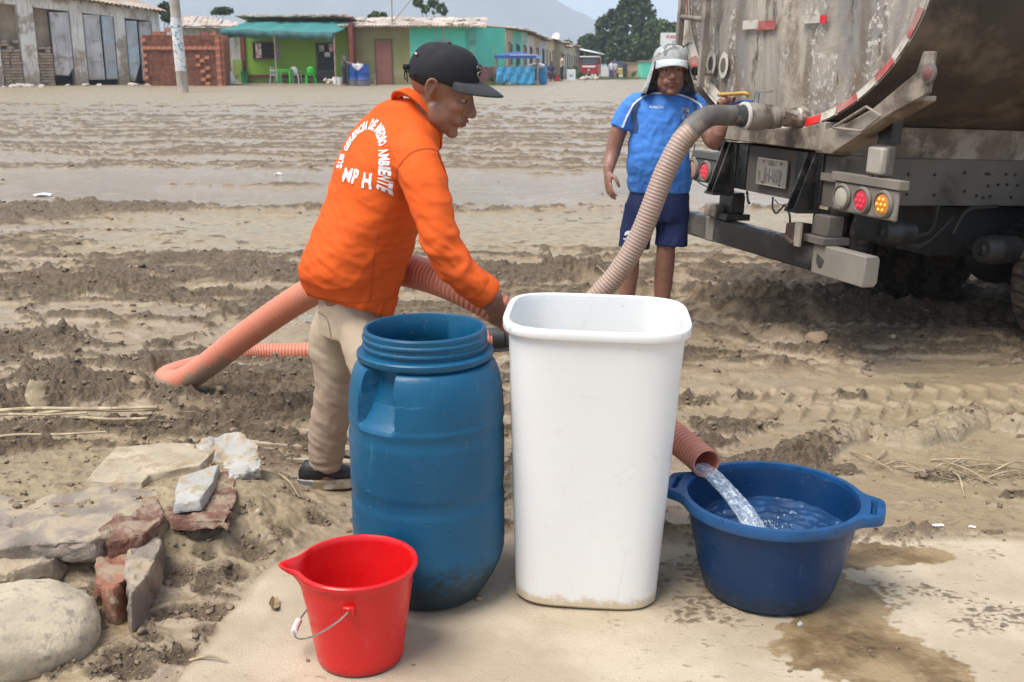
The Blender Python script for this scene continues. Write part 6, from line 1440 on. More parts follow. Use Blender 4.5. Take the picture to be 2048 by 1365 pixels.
seam = M('orange_seam', (.50, .065, .010), .9); ribbon(bv, [(792, 372), (797, 335), (825, 305), (862, 298), (885, 312), (891, 345)], 2.2, seam, 'seam', MO)
ribbon(bv, [(603, 583), (650, 600), (710, 606), (786, 596)], 1.8, seam, 'seam', MO); ribbon(bv, [(762, 440), (748, 520), (740, 604)], 1.4, seam, 'seam', MO)
ribbon(bv, [(955, 526), (964, 538), (980, 556)], 9, M('dried_mud_stain', (.42, .27, .15), .95, var=.3, vs=40), 'mud_stain', MO, .0015)
# polo collar
c_ = A_(843, 228, 3.53); Af = f_*.066+Vector((0, 0, -.082)); Bf = r_*.074; up_ = Af.cross(Bf).normalized(); up_ = up_ if up_.z > 0 else -up_; R_ = []
for (k, h) in ((.88, -.022), (.90, .004), (.95, .010), (1.04, -.004), (1.16, -.030), (1.12, -.032), (1.0, -.018)):
    R_.append([c_+Af*math.cos(2*math.pi*i/40)*(k*(1+(.10 if k > 1.1 else 0)*max(0, math.cos(2*math.pi*i/40))))+Bf*math.sin(2*math.pi*i/40)*k+up_*h for i in range(40)])
R_.append(R_[0]); b = MB(); b.rings(R_, caps=False); b.build('collar', orange, MO, world=True, ang=70)
# printed lettering on the back
vv = (Vector((0, 0, 1))+f_*.32).normalized(); nn = vv.cross(r_).normalized(); nn = nn if nn.dot(f_) > 0 else -nn; pc0 = A_(714, 342, 3.55)+r_*.080
printm = M('shirt_print', (.78, .78, .80), .7, var=.06, vs=30)
def stick(me, uvs, name, bv, orig, u, v, nrm, m, root, off=.0022):
    a = []; 
    for (x, y) in uvs:
        p = orig+u*float(x)+v*float(y)-nrm*.6; h = bv.ray_cast(p, nrm); a.append((h[0]-nrm*off) if h[0] is not None else None)
    bad = {i for i, p in enumerate(a) if p is None}; med = None
    F = [tuple(p.vertices) for p in me.polygons if not any(i in bad for i in p.vertices)]
    a = [p if p is not None else Vector() for p in a]
    F = [f for f in F if max((a[f[0]]-a[f[1]]).length, (a[f[1]]-a[f[2]]).length) < .06]
    if F: MB().add(a, F).build(name, m, root, world=True, ang=60)
def subdiv_text(t, size, bold, seg=.008):
    me = text_mesh(t, size, 0, bold, res=2); bm = bmesh.new(); bm.from_mesh(me); bmesh.ops.triangulate(bm, faces=bm.faces)
    for _ in range(4):
        es = [e for e in bm.edges if e.calc_length() > seg]
        if not es: break
        bmesh.ops.subdivide_edges(bm, edges=es, cuts=1); bmesh.ops.triangulate(bm, faces=bm.faces)
    bm.to_mesh(me); bm.free(); return me
txt = "SUB GERENCIA DE MEDIO AMBIENTE"; wts = [.62 if ch == ' ' else (.55 if ch == 'I' else 1.25 if ch == 'M' else 1.0) for ch in txt]; tot = sum(wts)
EA, EB = .112, .150
arcl = []; 
def ept(t): return np.array((EA*math.cos(t), EB*math.sin(t)))
ts = np.linspace(R(183), R(-24), 400); Ls = np.concatenate([[0], np.cumsum([np.linalg.norm(ept(a)-ept(b_)) for a, b_ in zip(ts[:-1], ts[1:])])]); acc = 0
for ch, w in zip(txt, wts):
    s_ = (acc+w/2)/tot*Ls[-1]; acc += w
    if ch == ' ': continue
    t = float(np.interp(s_, Ls, ts)); p = ept(t); tg = ept(t-.01)-p; tg /= np.linalg.norm(tg); up2 = np.array((-tg[1], tg[0]))
    g_ = subdiv_text(ch, .040, .045); a = mesh_np(g_); a[:, 0] -= (a[:, 0].max()+a[:, 0].min())/2; a[:, 1] -= (a[:, 1].max()+a[:, 1].min())/2
    sw = Ls[-1]/tot*w*.90/(a[:, 0].max()-a[:, 0].min()+1e-6); a[:, 0] *= min(sw, 1.3); a[:, 1] *= .038/(a[:, 1].max()-a[:, 1].min())
    stick(g_, [p+tg*q[0]+up2*q[1] for q in a], 'letter', bv, pc0, r_, vv, nn, printm, MO)
for ch, x, y in (('M', -.050, -.026), ('P', -.006, -.028), ('H', .050, -.036)):
    g_ = subdiv_text(ch, .065, .022 if ch == 'M' else .045); a = mesh_np(g_); a[:, 0] -= (a[:, 0].max()+a[:, 0].min())/2; a[:, 1] -= (a[:, 1].max()+a[:, 1].min())/2
    stick(g_, [(x+q[0]*(1.05 if ch == 'M' else .85), y+q[1]*1.0) for q in a], 'letter', bv, pc0, r_, vv, nn, printm, MO)
# trousers
tr = MB(); pel = A_(702, 600, 3.62)
tr.rings([ring_e(pel+Vector((0, 0, z)), f_, r_, a, b_) for z, a, b_ in ((.09, inf[0][1]*.80, .118), (.04, inf[0][1]*.83, .122), (-.02, inf[0][1]*.86, .130), (-.08, inf[0][1]*.86, .135), (-.13, .10, .12))])
tr.tube(legL, [.080, .086, .070, .071, .060], 24, sub=6); tr.tube(legR, [.075, .084, .072, .068, .058], 24, sub=6)
me = fuse(tr, .008, 5, .6, 'trousers')
def wr2(a):
    x, y, z = a.T; k = sst(.75, .45, z); b2 = sst(.22, .10, z)
    return .007*k*rdg(fbm(x*5+y*3, z*15+x*9, 3, 411))+.008*b2*rdg(fbm(x*4, z*30, 2, 412))+.004*rdg(fbm(x*9+z*5, z*7-x*4, 3, 413))-.004
wrinkle(me, wr2)
khaki = M('khaki_cotton', (.43, .345, .250), .9, var=.08, vs=6, bump=.25, bs=420, spec=.2, base_dirt=((.33, .235, .175), .5))
TRS = to_part(me, 'trousers', khaki, MO); bvt = bvh_of(TRS); seamk_crease = M('khaki_seam_crease', (.22, .165, .11), .9)
ribbon(bvt, [(738, 612), (752, 622), (775, 622), (790, 614)], 2.0, seamk_crease, 'pocket_seam', MO); ribbon(bvt, [(628, 620), (655, 640), (668, 700), (700, 770)], 1.6, seamk_crease, 'seam', MO)  # leg ribbon: shade of the crease between the thighs painted as a dark line
shoe_b = M('shoe_black', (.013, .014, .018), .6, var=.3, vs=20, bump=.3, bs=200, dirt=(.12, .09, .06), dirt_s=18, dirt_lo=.6, dirt_hi=.7); shoe_w = M('shoe_sole', (.42, .38, .33), .7, var=.2, vs=15, dirt=(.22, .16, .10), dirt_s=16, dirt_lo=.42, dirt_hi=.56)
def shoe(ank, yaw, root, zf):
    m = Matrix.Translation((ank.x, ank.y, zf)) @ Matrix.Rotation(yaw, 4, 'Z'); R_ = []
    def prof(x):  # half width, height
        t = max(0, (x+.075)/.285); return .030+.016*math.sin(min(1, t*1.15)*math.pi*.95)**.8, .105-.055*float(sst(.25, .95, t))
    up = MB()
    for x in np.linspace(-.078, .205, 22):
        w, h = prof(x); e_ = max(.25, min(1, ((x+.082)/.03)))*max(.3, min(1, (.213-x)/.04)); w *= e_**.6; h = .024+(h-.024)*e_**.5; n = 16
        R_.append([Vector((x, w*math.cos(2*math.pi*i/n), .020+(h-.020)*.5*(1+math.sin(2*math.pi*i/n)))) for i in range(n)])
    up.rings(R_); s_ = up.xf(m).build('shoe', shoe_b, root, world=True, ang=70)
    so = MB(); out = []
    for k in range(40):
        a = 2*math.pi*k/40; x = .064+.148*math.cos(a); w, _ = prof(min(.2, max(-.07, x))); out.append((x, (w+.006)*math.copysign(abs(math.sin(a))**.7, math.sin(a))))
    so.prism(out, -.006, .034); so.xf(m).build('sole', shoe_w, s_, world=True, bevel=.006)
    MB().prism([(x, y*1.004) for x, y in out if x < -.02] , .012, .030).xf(m).build('heel_patch', M('shoe_grey', (.12, .13, .15), .6), s_, world=True)
shoe(legL[-1]+Vector((-.025, 0, 0)), R(8), MO, zf1+.012); shoe(legR[-1], R(0), MO, zf2)
MB().tube([legL[-1]+Vector((0, 0, -.03)), legL[-1]+Vector((0, 0, .05))], .044, 18).build('sock', shoe_b, MO, world=True)

# cap
capm = M('black_cap_cloth', (.014, .014, .017), .75, var=.2, vs=6, bump=.3, bs=500, spec=.3); brimm = M('cap_brim', (.032, .034, .036), .7, var=.12, vs=6, bump=.2, bs=500)
def cap(root, m, dome_m, brim_m, hgt=.092, brim_len=.078, under=None, tilt=5, droop=.32, seams=True, rx=.108, ry=.0885):
    mm = m @ Matrix.Translation((-.010, 0, .038)) @ Matrix.Rotation(R(tilt), 4, 'Y'); n = 60; d = MB(); R_ = []
    for i in range(15):
        t = i/14; ph = t*math.pi/2; z = hgt*math.sin(ph)**.92; k = math.cos(ph)**.62 if i < 14 else .01; ring = []
        for j in range(n):
            a = 2*math.pi*j/n; s = 1-.012*sum(math.exp(-(((a-q+math.pi) % (2*math.pi)-math.pi)/.035)**2) for q in [R(30+60*w) for w in range(6)])*(1-t)
            ring.append(Vector((rx*k*s*math.cos(a), ry*k*s*math.sin(a), z-.010*(math.cos(a) < -.6)*(1-t))))
        R_.append(ring)
    R_ = [[v*.985+Vector((0, 0, -.004)) for v in R_[0]], ]+R_
    d.rings([[Vector((v.x*.97, v.y*.97, -.008)) for v in R_[1]]]+R_[1:]); dm_ = d.xf(mm).build('cap', dome_m, root, world=True, ang=70)
    MB().ell((0, 0, hgt+.001), (.007, .007, .004)).xf(mm).build('button', dome_m, dm_, world=True)
    V = []; NA, NR = 26, 10
    for i in range(NA+1):
        a = R(-62+124*i/NA)
        for j in range(NR+1):
            t = j/NR; y0 = ry*.99*math.sin(a); x0 = rx*.985*math.cos(a); ext = brim_len*(math.cos(a*1.28)**.55 if abs(a) < R(61) else 0); x = x0+ext*t; V.append((x, y0*(1+.03*t), .004-droop*.10*t*t-droop*.6*(y0*y0)/ry*(.35+.65*t)+.002))
    F = [(i*(NR+1)+j, (i+1)*(NR+1)+j, (i+1)*(NR+1)+j+1, i*(NR+1)+j+1) for i in range(NA) for j in range(NR)]
    bo = MB().add(V, F).xf(mm).build('brim', brim_m, dm_, world=True, ang=180); s_ = bo.modifiers.new('t', 'SOLIDIFY'); s_.thickness = .0035
    return dm_, mm
dm_, cm_ = cap(MO, hM, capm, brimm, hgt=.094, tilt=-9, brim_len=.082, droop=.22)
b = MB(); b.tube([(-.098, -.045, .010), (-.110, -.02, .004), (-.112, 0, .002), (-.110, .02, .004), (-.098, .045, .010)], .005, 8, sub=3); b.box((-.113, -.012, .002), (.010, .024, .014)); b.xf(cm_).build('strap', capm, dm_, world=True)
b = MB(); b.tube([(-.112, -.02, -.002), (-.108, -.026, -.022), (-.102, -.03, -.032)], .0022, 6, sub=3); b.tube([(-.112, -.016, -.002), (-.103, -.018, -.020), (-.096, -.026, -.038)], .002, 6, sub=3); b.xf(cm_).build('strap_tail', capm, dm_, world=True)
lgm = M('cap_logo_edge', (.45, .42, .28), .6); b = MB(); b.tube([(.105, -.018, .052), (.110, -.012, .042), (.104, -.026, .034), (.110, -.020, .022), (.111, -.008, .018)], .0014, 6, sub=4); b.xf(cm_).build('logo_edge', lgm, dm_, world=True)
b = MB(); b.ell((.100, -.004, .040), (.012, .020, .020)); b.xf(cm_).build('logo', M('cap_logo_black', (.006, .006, .008), .4), dm_, world=True)
MB().ell((-.080, -.050, .050), (.003, .010, .004), Matrix.Rotation(R(35), 3, 'Z')).xf(cm_).build('rear_logo', lgm, dm_, world=True)

# ---- the man in blue
MBl = thing('person', 'man in light blue football shirt, navy shorts and grey sun hat holding the valve lever', 'person', (.95, 6.2, 0))
YB_ = 6.22; hB = Matrix.Translation(A_(1341, 139, 6.12)) @ Matrix.Rotation(R(-92), 4, 'Z') @ Matrix.Rotation(R(3), 4, 'Y') @ Matrix.Scale(1.12, 4)
body = MB(); head_shapes(body, hB, A_(1338, 190, 6.20), .066)
body.tube([A_(1336, 205, 6.2), A_(1322, 250, 6.21), A_(1318, 330, 6.21), A_(1315, 392, 6.22)], [.085, .11, .12, .09], 20, sub=3, closed_round=True)
wl2 = A_(1216, 345, 6.12); body.tube([A_(1272, 210, 6.2), A_(1242, 252, 6.2), A_(1225, 306, 6.2), wl2], [.055, .050, .043, .029], 16, sub=4)
hand_shapes(body, wl2, A_(1217, 380, 6.08)-wl2, Vector((-.85, -.3, .1)), .19, (12, 22, 18), 3, thumb=-1, tcurl=10)
lv = m4 @ Vector(tk(1447, 192, -.34)); wl3 = A_(1450, 226, lv.y+.05); body.tube([A_(1385, 210, 6.2), A_(1408, 245, 6.14), A_(1427, 283, 6.08), A_(1440, 258, 6.03), wl3], [.055, .052, .048, .042, .030], 16, sub=4)
hand_shapes(body, wl3, lv-wl3+Vector((-.012, .02, .0)), Vector((-.25, .6, .2)), .19, (75, 75, 50), 2, thumb=-1, tcurl=30)
lgs = []
for (hx, kx, ax, ll) in ((1278, 1262, 1250, 0), (1335, 1332, 1322, 1)):
    zb = gz(at(ax, 660, 6.2).x, 6.2); p3 = Vector((at(ax, 660, 6.22).x, 6.24, zb+.06)); lg = [A_(hx, 400, 6.22), A_(kx, 495, 6.2), Vector((at(kx-4, 545, 6.22).x, 6.23, zb+.32)), p3]; lgs.append(lg)
    body.tube(lg, [.060, .056, .058, .036], 18, sub=5); body.tube([p3, p3+Vector((0, -.03, -.035)), p3+Vector((0, -.15, -.045))], [.038, .036, .03], 14, sub=3, closed_round=True)
me = fuse(body, .0052, 2, .5, 'body'); to_part(me, 'body', skin2, MBl); head_parts(MBl, hB)
sb = MB(); rows = [(384, 1257, 1381, 6.22, .125), (360, 1255, 1381, 6.22, .145), (330, 1255, 1379, 6.21, .165), (300, 1257, 1376, 6.21, .165), (270, 1261, 1372, 6.21, .15), (245, 1262, 1374, 6.21, .14), (222, 1262, 1388, 6.21, .125), (205, 1272, 1398, 6.21, .11), (194, 1289, 1386, 6.21, .092), (186, 1305, 1372, 6.21, .078), (179, 1314, 1364, 6.21, .07)]
torso(rows, R(-90), sb, front=False)
sb.tube([A_(1300, 208, 6.21), A_(1272, 212, 6.2), A_(1250, 240, 6.2), A_(1242, 257, 6.2)], [.06, .068, .064, .066], 20, sub=4); sb.tube([A_(1360, 208, 6.21), A_(1386, 212, 6.2), A_(1402, 238, 6.15), A_(1408, 250, 6.13)], [.06, .068, .066, .066], 20, sub=4)
me = fuse(sb, .009, 4, .6, 'shirt'); wc = at(1318, 300, 6.2)
def wr3(a):
    x, y, z = a.T; return .007*rdg(fbm(x*6+z*7, z*8-x*5, 3, 421))+.005*rdg(fbm(x*14-z*4, z*5+x*4, 2, 422))-.004
wrinkle(me, wr3)
blue = M('blue_jersey', (.055, .205, .60), .7, var=.08, vs=5, bump=.2, bs=400, spec=.3, dirt=(.10, .24, .50), dirt_s=3, dirt_lo=.6, dirt_hi=.8); SB = to_part(me, 'shirt', blue, MBl); bvb = bvh_of(SB)
navy = M('navy_panel', (.03, .065, .17), .75, var=.1); pipe = M('white_piping', (.70, .72, .75), .6)
ribbon(bvb, [(1333, 184), (1305, 186), (1284, 192)], 6, navy, 'shoulder_panel', MBl, .003); ribbon(bvb, [(1275, 205), (1268, 228), (1271, 250), (1269, 266)], 12, navy, 'side_panel', MBl, .003)
ribbon(bvb, [(1352, 185), (1372, 190), (1394, 200)], 6, navy, 'shoulder_panel', MBl, .003); ribbon(bvb, [(1388, 206), (1392, 222), (1391, 240)], 7, navy, 'side_panel', MBl, .003)
ribbon(bvb, [(1328, 188), (1304, 189), (1284, 196), (1267, 210), (1255, 232), (1245, 255)], 3.2, pipe, 'piping', MBl, .005); ribbon(bvb, [(1353, 190), (1368, 194), (1385, 201), (1400, 211), (1407, 228)], 3.2, pipe, 'piping', MBl, .005)
def print_px(bv, t, size, cx, cy, m, name, root, slope=0, bold=.02, off=.0025):
    me = subdiv_text(t, size, bold, size*.25); a = mesh_np(me); V = []; cam_ = Vector((0, 0, CAMH))
    for q in a:
        r = ray(cx+q[0], cy-q[1]+slope*q[0]).normalized(); h = bv.ray_cast(cam_, r); V.append(h[0]-r*off if h[0] is not None else Vector())
    MB().add(V, [tuple(p.vertices) for p in me.polygons]).build(name, m, root, world=True, ang=60)
print_px(bvb, 'WALON', 7.5, 1313, 215, pipe, 'lettering', MBl, .02, .01); print_px(bvb, '\u2022', 9, 1300, 214, pipe, 'logo', MBl)
def patch_px(bv, poly, m, name, root, off=.003):
    me_v = []; cam_ = Vector((0, 0, CAMH))
    for p in poly: r = ray(*p).normalized(); h = bv.ray_cast(cam_, r); me_v.append(h[0]-r*off if h[0] is not None else at(p[0], p[1], 6.05))
    c = sum(me_v, Vector())/len(me_v); n = len(poly); return MB().add([c]+me_v, [(0, 1+i, 1+(i+1) % n) for i in range(n)]).build(name, m, root, world=True)
cr = patch_px(bvb, [(1363, 219), (1379, 221), (1378, 238), (1375, 245), (1369, 243), (1364, 237)], M('crest_white', (.62, .66, .68), .6), 'crest', MBl)
patch_px(bvb, [(1365, 228), (1377, 230), (1377, 237), (1374, 242), (1366, 236)], M('crest_sky', (.30, .48, .68), .6), 'crest_field', cr, .0045); patch_px(bvb, [(1365, 224), (1369, 224.5), (1369, 227), (1365, 226.5)], M('crest_red', (.5, .05, .05), .6), 'crest_flag', cr, .0045); patch_px(bvb, [(1374, 225), (1378, 225.5), (1378, 228), (1374, 227.5)], M('crest_red', (.5, .05, .05), .6), 'crest_flag', cr, .0045)
for k in range(3): patch_px(bvb, [(1364+5*k, 218), (1366+5*k, 215), (1369+5*k, 218.5), (1367+5*k, 220)], M('crest_gold', (.45, .42, .25), .6), 'crest_crown', cr, .0045)
# shorts
so = MB(); torso([(376, 1262, 1376, 6.22, .12), (400, 1255, 1378, 6.22, .13), (425, 1250, 1378, 6.22, .13), (440, 1250, 1378, 6.22, .12)], R(-90), so, front=False)
so.tube([A_(1283, 415, 6.22), A_(1274, 450, 6.21), A_(1268, 496, 6.2)], [.098, .094, .092], 24, sub=4); so.tube([A_(1342, 415, 6.22), A_(1344, 450, 6.21), A_(1342, 492, 6.2)], [.092, .094, .096], 24, sub=4)
me = fuse(so, .009, 4, .6, 'shorts'); wrinkle(me, lambda a: .007*rdg(fbm(a[:, 0]*14, a[:, 2]*4, 3, 431))-.003); SS = to_part(me, 'shorts', M('navy_shorts', (.012, .020, .075), .7, var=.15, bump=.2, bs=400, spec=.3), MBl); bvs = bvh_of(SS)
print_px(bvs, 'adidas', 8.5, 1257, 478, pipe, 'lettering', MBl, .03, .02)
for (dx, a) in ((-4.5, 35), (0, 0), (4.5, -35)):
    pp_ = []; 
    for k in range(10): t = 2*math.pi*k/10; x, y = 2.6*math.cos(t), 5.5*math.sin(t); c2, s2 = math.cos(R(a)), math.sin(R(a)); pp_.append((1257+dx+x*c2+y*s2, 467-(-x*s2+y*c2)))
    patch_px(bvs, pp_, pipe, 'logo', MBl)
# sun hat with neck flap
camo = M('camo_hat', (.38, .39, .38), .85, var=.2, vs=20, dirt=(.16, .17, .17), dirt_s=18, dirt_lo=.52, dirt_hi=.56, bump=.2, bs=300)
hd_, hmx = cap(MBl, hB, camo, M('hat_brim', (.50, .55, .56), .8, var=.12, vs=20), hgt=.080, brim_len=.042, tilt=-6, droop=.34, rx=.105, ry=.090)
V = []; NA, NR = 40, 10
for i in range(NA+1):
    a = R(66+228*i/NA)
    for j in range(NR+1):
        t = j/NR; k = 1+.55*t**1.3+.05*math.sin(a*7)*t; V.append((.106*k*math.cos(a)-.01*t, .091*k*math.sin(a), .006-.165*t))
o = MB().add(V, [(i*(NR+1)+j, (i+1)*(NR+1)+j, (i+1)*(NR+1)+j+1, i*(NR+1)+j+1) for i in range(NA) for j in range(NR)]).xf(hmx).build('neck_flap', camo, hd_, world=True, ang=180); s_ = o.modifiers.new('t', 'SOLIDIFY'); s_.thickness = .003
# ------------------------------------------------------------------ trees and plants
def leaf_mat(name, c, c2):
    m = bpy.data.materials.new(name); m.use_nodes = True; nt = m.node_tree; b = nt.nodes['Principled BSDF']; g = _n(nt, "ShaderNodeNewGeometry")
    nt.links.new(mixc(nt, g.outputs['Random Per Island'], c, c2), b.inputs['Base Color']); b.inputs['Roughness'].default_value = .7; b.inputs['Specular IOR Level'].default_value = .25; return m
lfA = leaf_mat('foliage_dark', (.028, .055, .020), (.075, .120, .045)); lfB = leaf_mat('foliage_mid', (.045, .085, .030), (.11, .165, .06)); barkm = M('tree_bark', (.20, .17, .13), .9, var=.3, vs=4, bump=.5, bs=12)
def foliage(blobs, n, size, seed, m, root, name='crown', up=.0):
    r = np.random.default_rng(seed); vol = np.array([b[3]*b[4]*b[5] for b in blobs])**.8; pick = r.choice(len(blobs), n, p=vol/vol.sum()); B = np.array(blobs)[pick]
    d = r.normal(size=(n, 3)); d /= np.linalg.norm(d, axis=1)[:, None]; rad = r.uniform(.35, 1.0, n)**.45; c = B[:, :3]+d*rad[:, None]*B[:, 3:6]
    k = fbm(c[:, 0]*.9+seed, c[:, 2]*.9+c[:, 1]*.7, 3, seed); c = c[(k > -.08)]; n = len(c)
    u = r.normal(size=(n, 3)); u /= np.linalg.norm(u, axis=1)[:, None]; w = np.cross(u, r.normal(size=(n, 3))); w /= np.linalg.norm(w, axis=1)[:, None]
    s = size*r.uniform(.5, 1.3, n)[:, None]; P_ = np.stack([c-u*s, c+w*s*.45, c+u*s, c-w*s*.45], 1).reshape(-1, 3); F = np.arange(n*4).reshape(n, 4)
    me = bpy.data.meshes.new(name); me.from_pydata(xf_np(P_, rootm(root).inverted()).tolist(), [], F.tolist()); return link_mesh(name, me, m, root)
def tree(name, label, x, y, zb, h, blobs, n, size, m, seed, trunk=.25, lean=0, group='trees at the end of the street'):
    t = thing(name, label, 'tree', (x, y, zb), 0, group); top = Vector((x+lean, y, zb+h*.62)); b = MB(); b.tube([(x, y, zb-.3), (x+lean*.4, y, zb+h*.3), top], [trunk, trunk*.75, trunk*.35], 10, sub=4); b.build('trunk', barkm, t, world=True)
    for q in blobs:
        MB().tube([Vector((x+lean*.4, y, zb+h*.28)), Vector((x+lean*.4, y, zb+h*.28)).lerp(Vector(q[:3]), .5)+Vector((0, 0, .3)), Vector(q[:3])], [trunk*.5, trunk*.3, trunk*.12], 7, sub=3).build('limb', barkm, t, world=True)
    foliage(blobs, n, size, seed, m, t); return t
def px_blobs(Y, L_, ky=.8):
    out = []
    for (px, py, rx, rz) in L_:
        p = at(px, py, Y); k = Y*CP/FPX; out.append((p.x, Y+random.uniform(-1, 1), p.z, rx*k, rx*k*ky, rz*k))
    return out
TL = [('broadleaf_tree', 'tall dark tree rising highest beyond the end of the street', 1268, 120, [(1270, 15, 34, 34), (1262, 55, 30, 30), (1285, 40, 28, 34), (1268, -10, 22, 22)], 6500, lfA, 1268),
      ('broadleaf_tree', 'broad dark tree just left of the tallest one, beyond the street', 1222, 124, [(1222, 62, 34, 34), (1205, 88, 30, 26), (1235, 38, 24, 22), (1190, 100, 20, 18)], 6500, lfA, 1222),
      ('broadleaf_tree', 'wide rounded tree between the tallest one and the hat of the man in blue', 1318, 116, [(1318, 68, 36, 28), (1300, 88, 36, 26), (1340, 84, 32, 24), (1350, 62, 18, 16)], 7500, lfB, 1312),
      ('broadleaf_tree', 'low grey-green tree at the left end of the clump over the red three-wheeler', 1175, 128, [(1178, 92, 24, 22), (1165, 108, 18, 18), (1196, 112, 22, 16)], 4500, lfB, 1178),
      ('broadleaf_tree', 'dark tree low behind the tallest one, above the yellow stall', 1250, 118, [(1250, 95, 36, 26), (1232, 118, 22, 16), (1275, 112, 28, 18)], 5500, lfA, 1252)]
for k, (nm, lb, px, Y, bl, n, m, tp) in enumerate(TL):
    p = at(tp, 150, Y); z = gz(p.x, Y); bb = px_blobs(Y, bl); tree(nm, lb, p.x, Y, z, max(q[2] for q in bb)-z, bb, n, .30, m, 40+k, .28)
for (nm, lb, px, Y, bl, n, m) in (('eucalyptus_tree', 'slender eucalyptus top showing over the olive house roof', 868, 85, [(868, 12, 14, 16), (886, 18, 9, 12), (838, 6, 10, 9), (852, 20, 8, 8)], 1500, lfB),
                                  ('small_tree', 'dark tree top in the gap between the warehouse and the utility pole', 332, 72, [(330, 22, 14, 16), (342, 34, 16, 12)], 1400, lfA),
                                  ('small_tree', 'small tree top over the planked house roof', 438, 76, [(440, 21, 20, 7), (425, 24, 10, 5)], 700, lfA), ('small_tree', 'tiny green tree top over the roof of the olive house by the mast', 756, 70, [(758, 31, 16, 6), (742, 33, 8, 4)], 500, lfB),
                                  ('small_tree', 'round tree top over the street roofs before the blue tanks', 1050, 90, [(1052, 66, 12, 6)], 500, lfB), ('small_tree', 'grey tree top over the far end of the street roofs', 1135, 125, [(1135, 88, 10, 8), (1146, 94, 8, 6)], 500, lfB)):
    p = at(px, 150, Y); z = gz(p.x, Y); bb = px_blobs(Y, bl); tree(nm, lb, p.x, Y, z, max(q[2] for q in bb)-z, bb, n, .16, m, int(px), .12, group='tree tops over the roofs')
def bush(label, px, py, Y, rx, rz, n, m, name='round_bush', size=.09, seed=1):
    p = at(px, py, Y); z = gz(p.x, Y); k = Y*CP/FPX; t = thing(name, label, 'bush', (p.x, Y, z), 0, None); foliage([(p.x, Y, z+rz*k, rx*k, rx*k*.8, rz*k)], n, size, seed, m, t, 'foliage'); MB().tube([(p.x, Y, z-.05), (p.x, Y, z+rz*k)], .04, 6).build('stem', barkm, t, world=True)
bush('round green bush at the kerb left of the red three-wheeler, larger', 1147, 140, 84, 16, 13, 900, lfB, seed=3); bush('small round bush at the kerb right beside the larger one', 1162, 150, 80, 10, 8, 500, lfB, seed=4); bush('green bush beside the turquoise shed', 1278, 155, 88, 16, 8, 600, lfB, seed=5)
def spiky(label, px, py, Y, h, n, seed):
    p = at(px, py, Y); z = gz(p.x, Y); t = thing('spiky_plant', label, 'plant', (p.x, Y, z)); r = random.Random(seed)
    for i in range(n):
        a = r.uniform(0, 6.28); e = r.uniform(.35, 1.4); L_ = h*r.uniform(.6, 1); d = Vector((math.cos(a)*math.cos(e), math.sin(a)*math.cos(e), math.sin(e))); w = d.orthogonal().normalized()*.035*L_
        q = [Vector((p.x, Y, z)), Vector((p.x, Y, z))+d*L_*.6, Vector((p.x, Y, z))+d*L_+Vector((0, 0, -.2*L_*math.cos(e)))]
        MB().add([q[0]-w, q[0]+w, q[1]-w, q[1]+w, q[2]], [(0, 1, 3, 2), (2, 3, 4)]).build('leaf', lfA, t, world=True, smooth=False)
spiky('agave-like spiky plant at the corner of the turquoise house', 992, 172, 55.5, 1.15, 34, 3); spiky('small leafy plant in front of the blue tarp', 1008, 178, 54.5, .6, 18, 4); spiky('potted spiky plant beside the brick stack', 456, 160, 56, .9, 22, 5)
weed = leaf_mat('weed_green', (.06, .09, .03), (.16, .20, .09))
fp = at(1000, 174, 55); foliage_root = None
P_ = []; F = []; 
for i in range(1500):
    q = random.choice([(1000, 176, 25), (1250, 158, 20), (1200, 158, 16), (1180, 160, 10)]); p = at(q[0]+random.gauss(0, q[2]), 150, random.gauss(55, .7) if q[0] < 1050 else random.gauss(88, 5)); z = gz(p.x, p.y); h = random.uniform(.06, .25); w = random.uniform(.01, .03); o_ = len(P_)
    P_ += [(p.x-w, p.y, z), (p.x+w, p.y, z), (p.x+random.uniform(-.08, .08), p.y+random.uniform(-.05, .05), z+h)]; F.append((o_, o_+1, o_+2))
o = MB().add(P_, F).build('weeds', weed, None, smooth=False); tag(o, 'low weeds along the street edge', 'weeds', kind='stuff')

# ------------------------------------------------------------------ small far things
gplas = M('green_chair_plastic', (.04, .52, .05), .5, var=.05); wplas = M('white_chair_plastic', (.72, .72, .72), .5, var=.05)
def chair(loc, rz, m, label):
    t = thing('plastic_chair', label, 'chair', loc, rz, 'plastic chairs on the porch'); MB().box((0, 0, .42), (.46, .44, .03)).build('seat', m, t, bevel=.01)
    V = []
    for i in range(7):
        a = -1+2*i/6
        for j in range(4): V.append((.22*a*(1-.08*j), .20+.05*j/3+.05*a*a*-1+.03, .44+.42*j/3-(.06*a*a if j == 3 else 0)))
    o = MB().add(V, [(i*4+j, i*4+4+j, i*4+5+j, i*4+1+j) for i in range(6) for j in range(3)]).build('backrest', m, t); s_ = o.modifiers.new('t', 'SOLIDIFY'); s_.thickness = .02
    for sx in (-1, 1):
        for sy in (-1, 1): MB().bar((sx*.20, sy*.18, .42), (sx*.24, sy*.24, 0), .05, .035).build('leg', m, t)
        MB().tube([(sx*.22, -.17, .42), (sx*.25, -.18, .64), (sx*.24, .18, .66)], .02, 6, sub=3).build('armrest', m, t)
    return t
def on(px, py, Y, z=None): p = at(px, py, Y); return (p.x, Y, gz(p.x, Y) if z is None else z)
PZ = .60+.06
chair(on(552, 162, 56.4, PZ), R(70), wplas, 'white plastic chair left of the green table'); chair(on(592, 162, 56.5, PZ), R(170), wplas, 'white plastic chair standing behind the right edge of the green table'); chair(on(621, 162, 56.0, PZ), R(200), gplas, 'bright green plastic chair nearest the iron door')
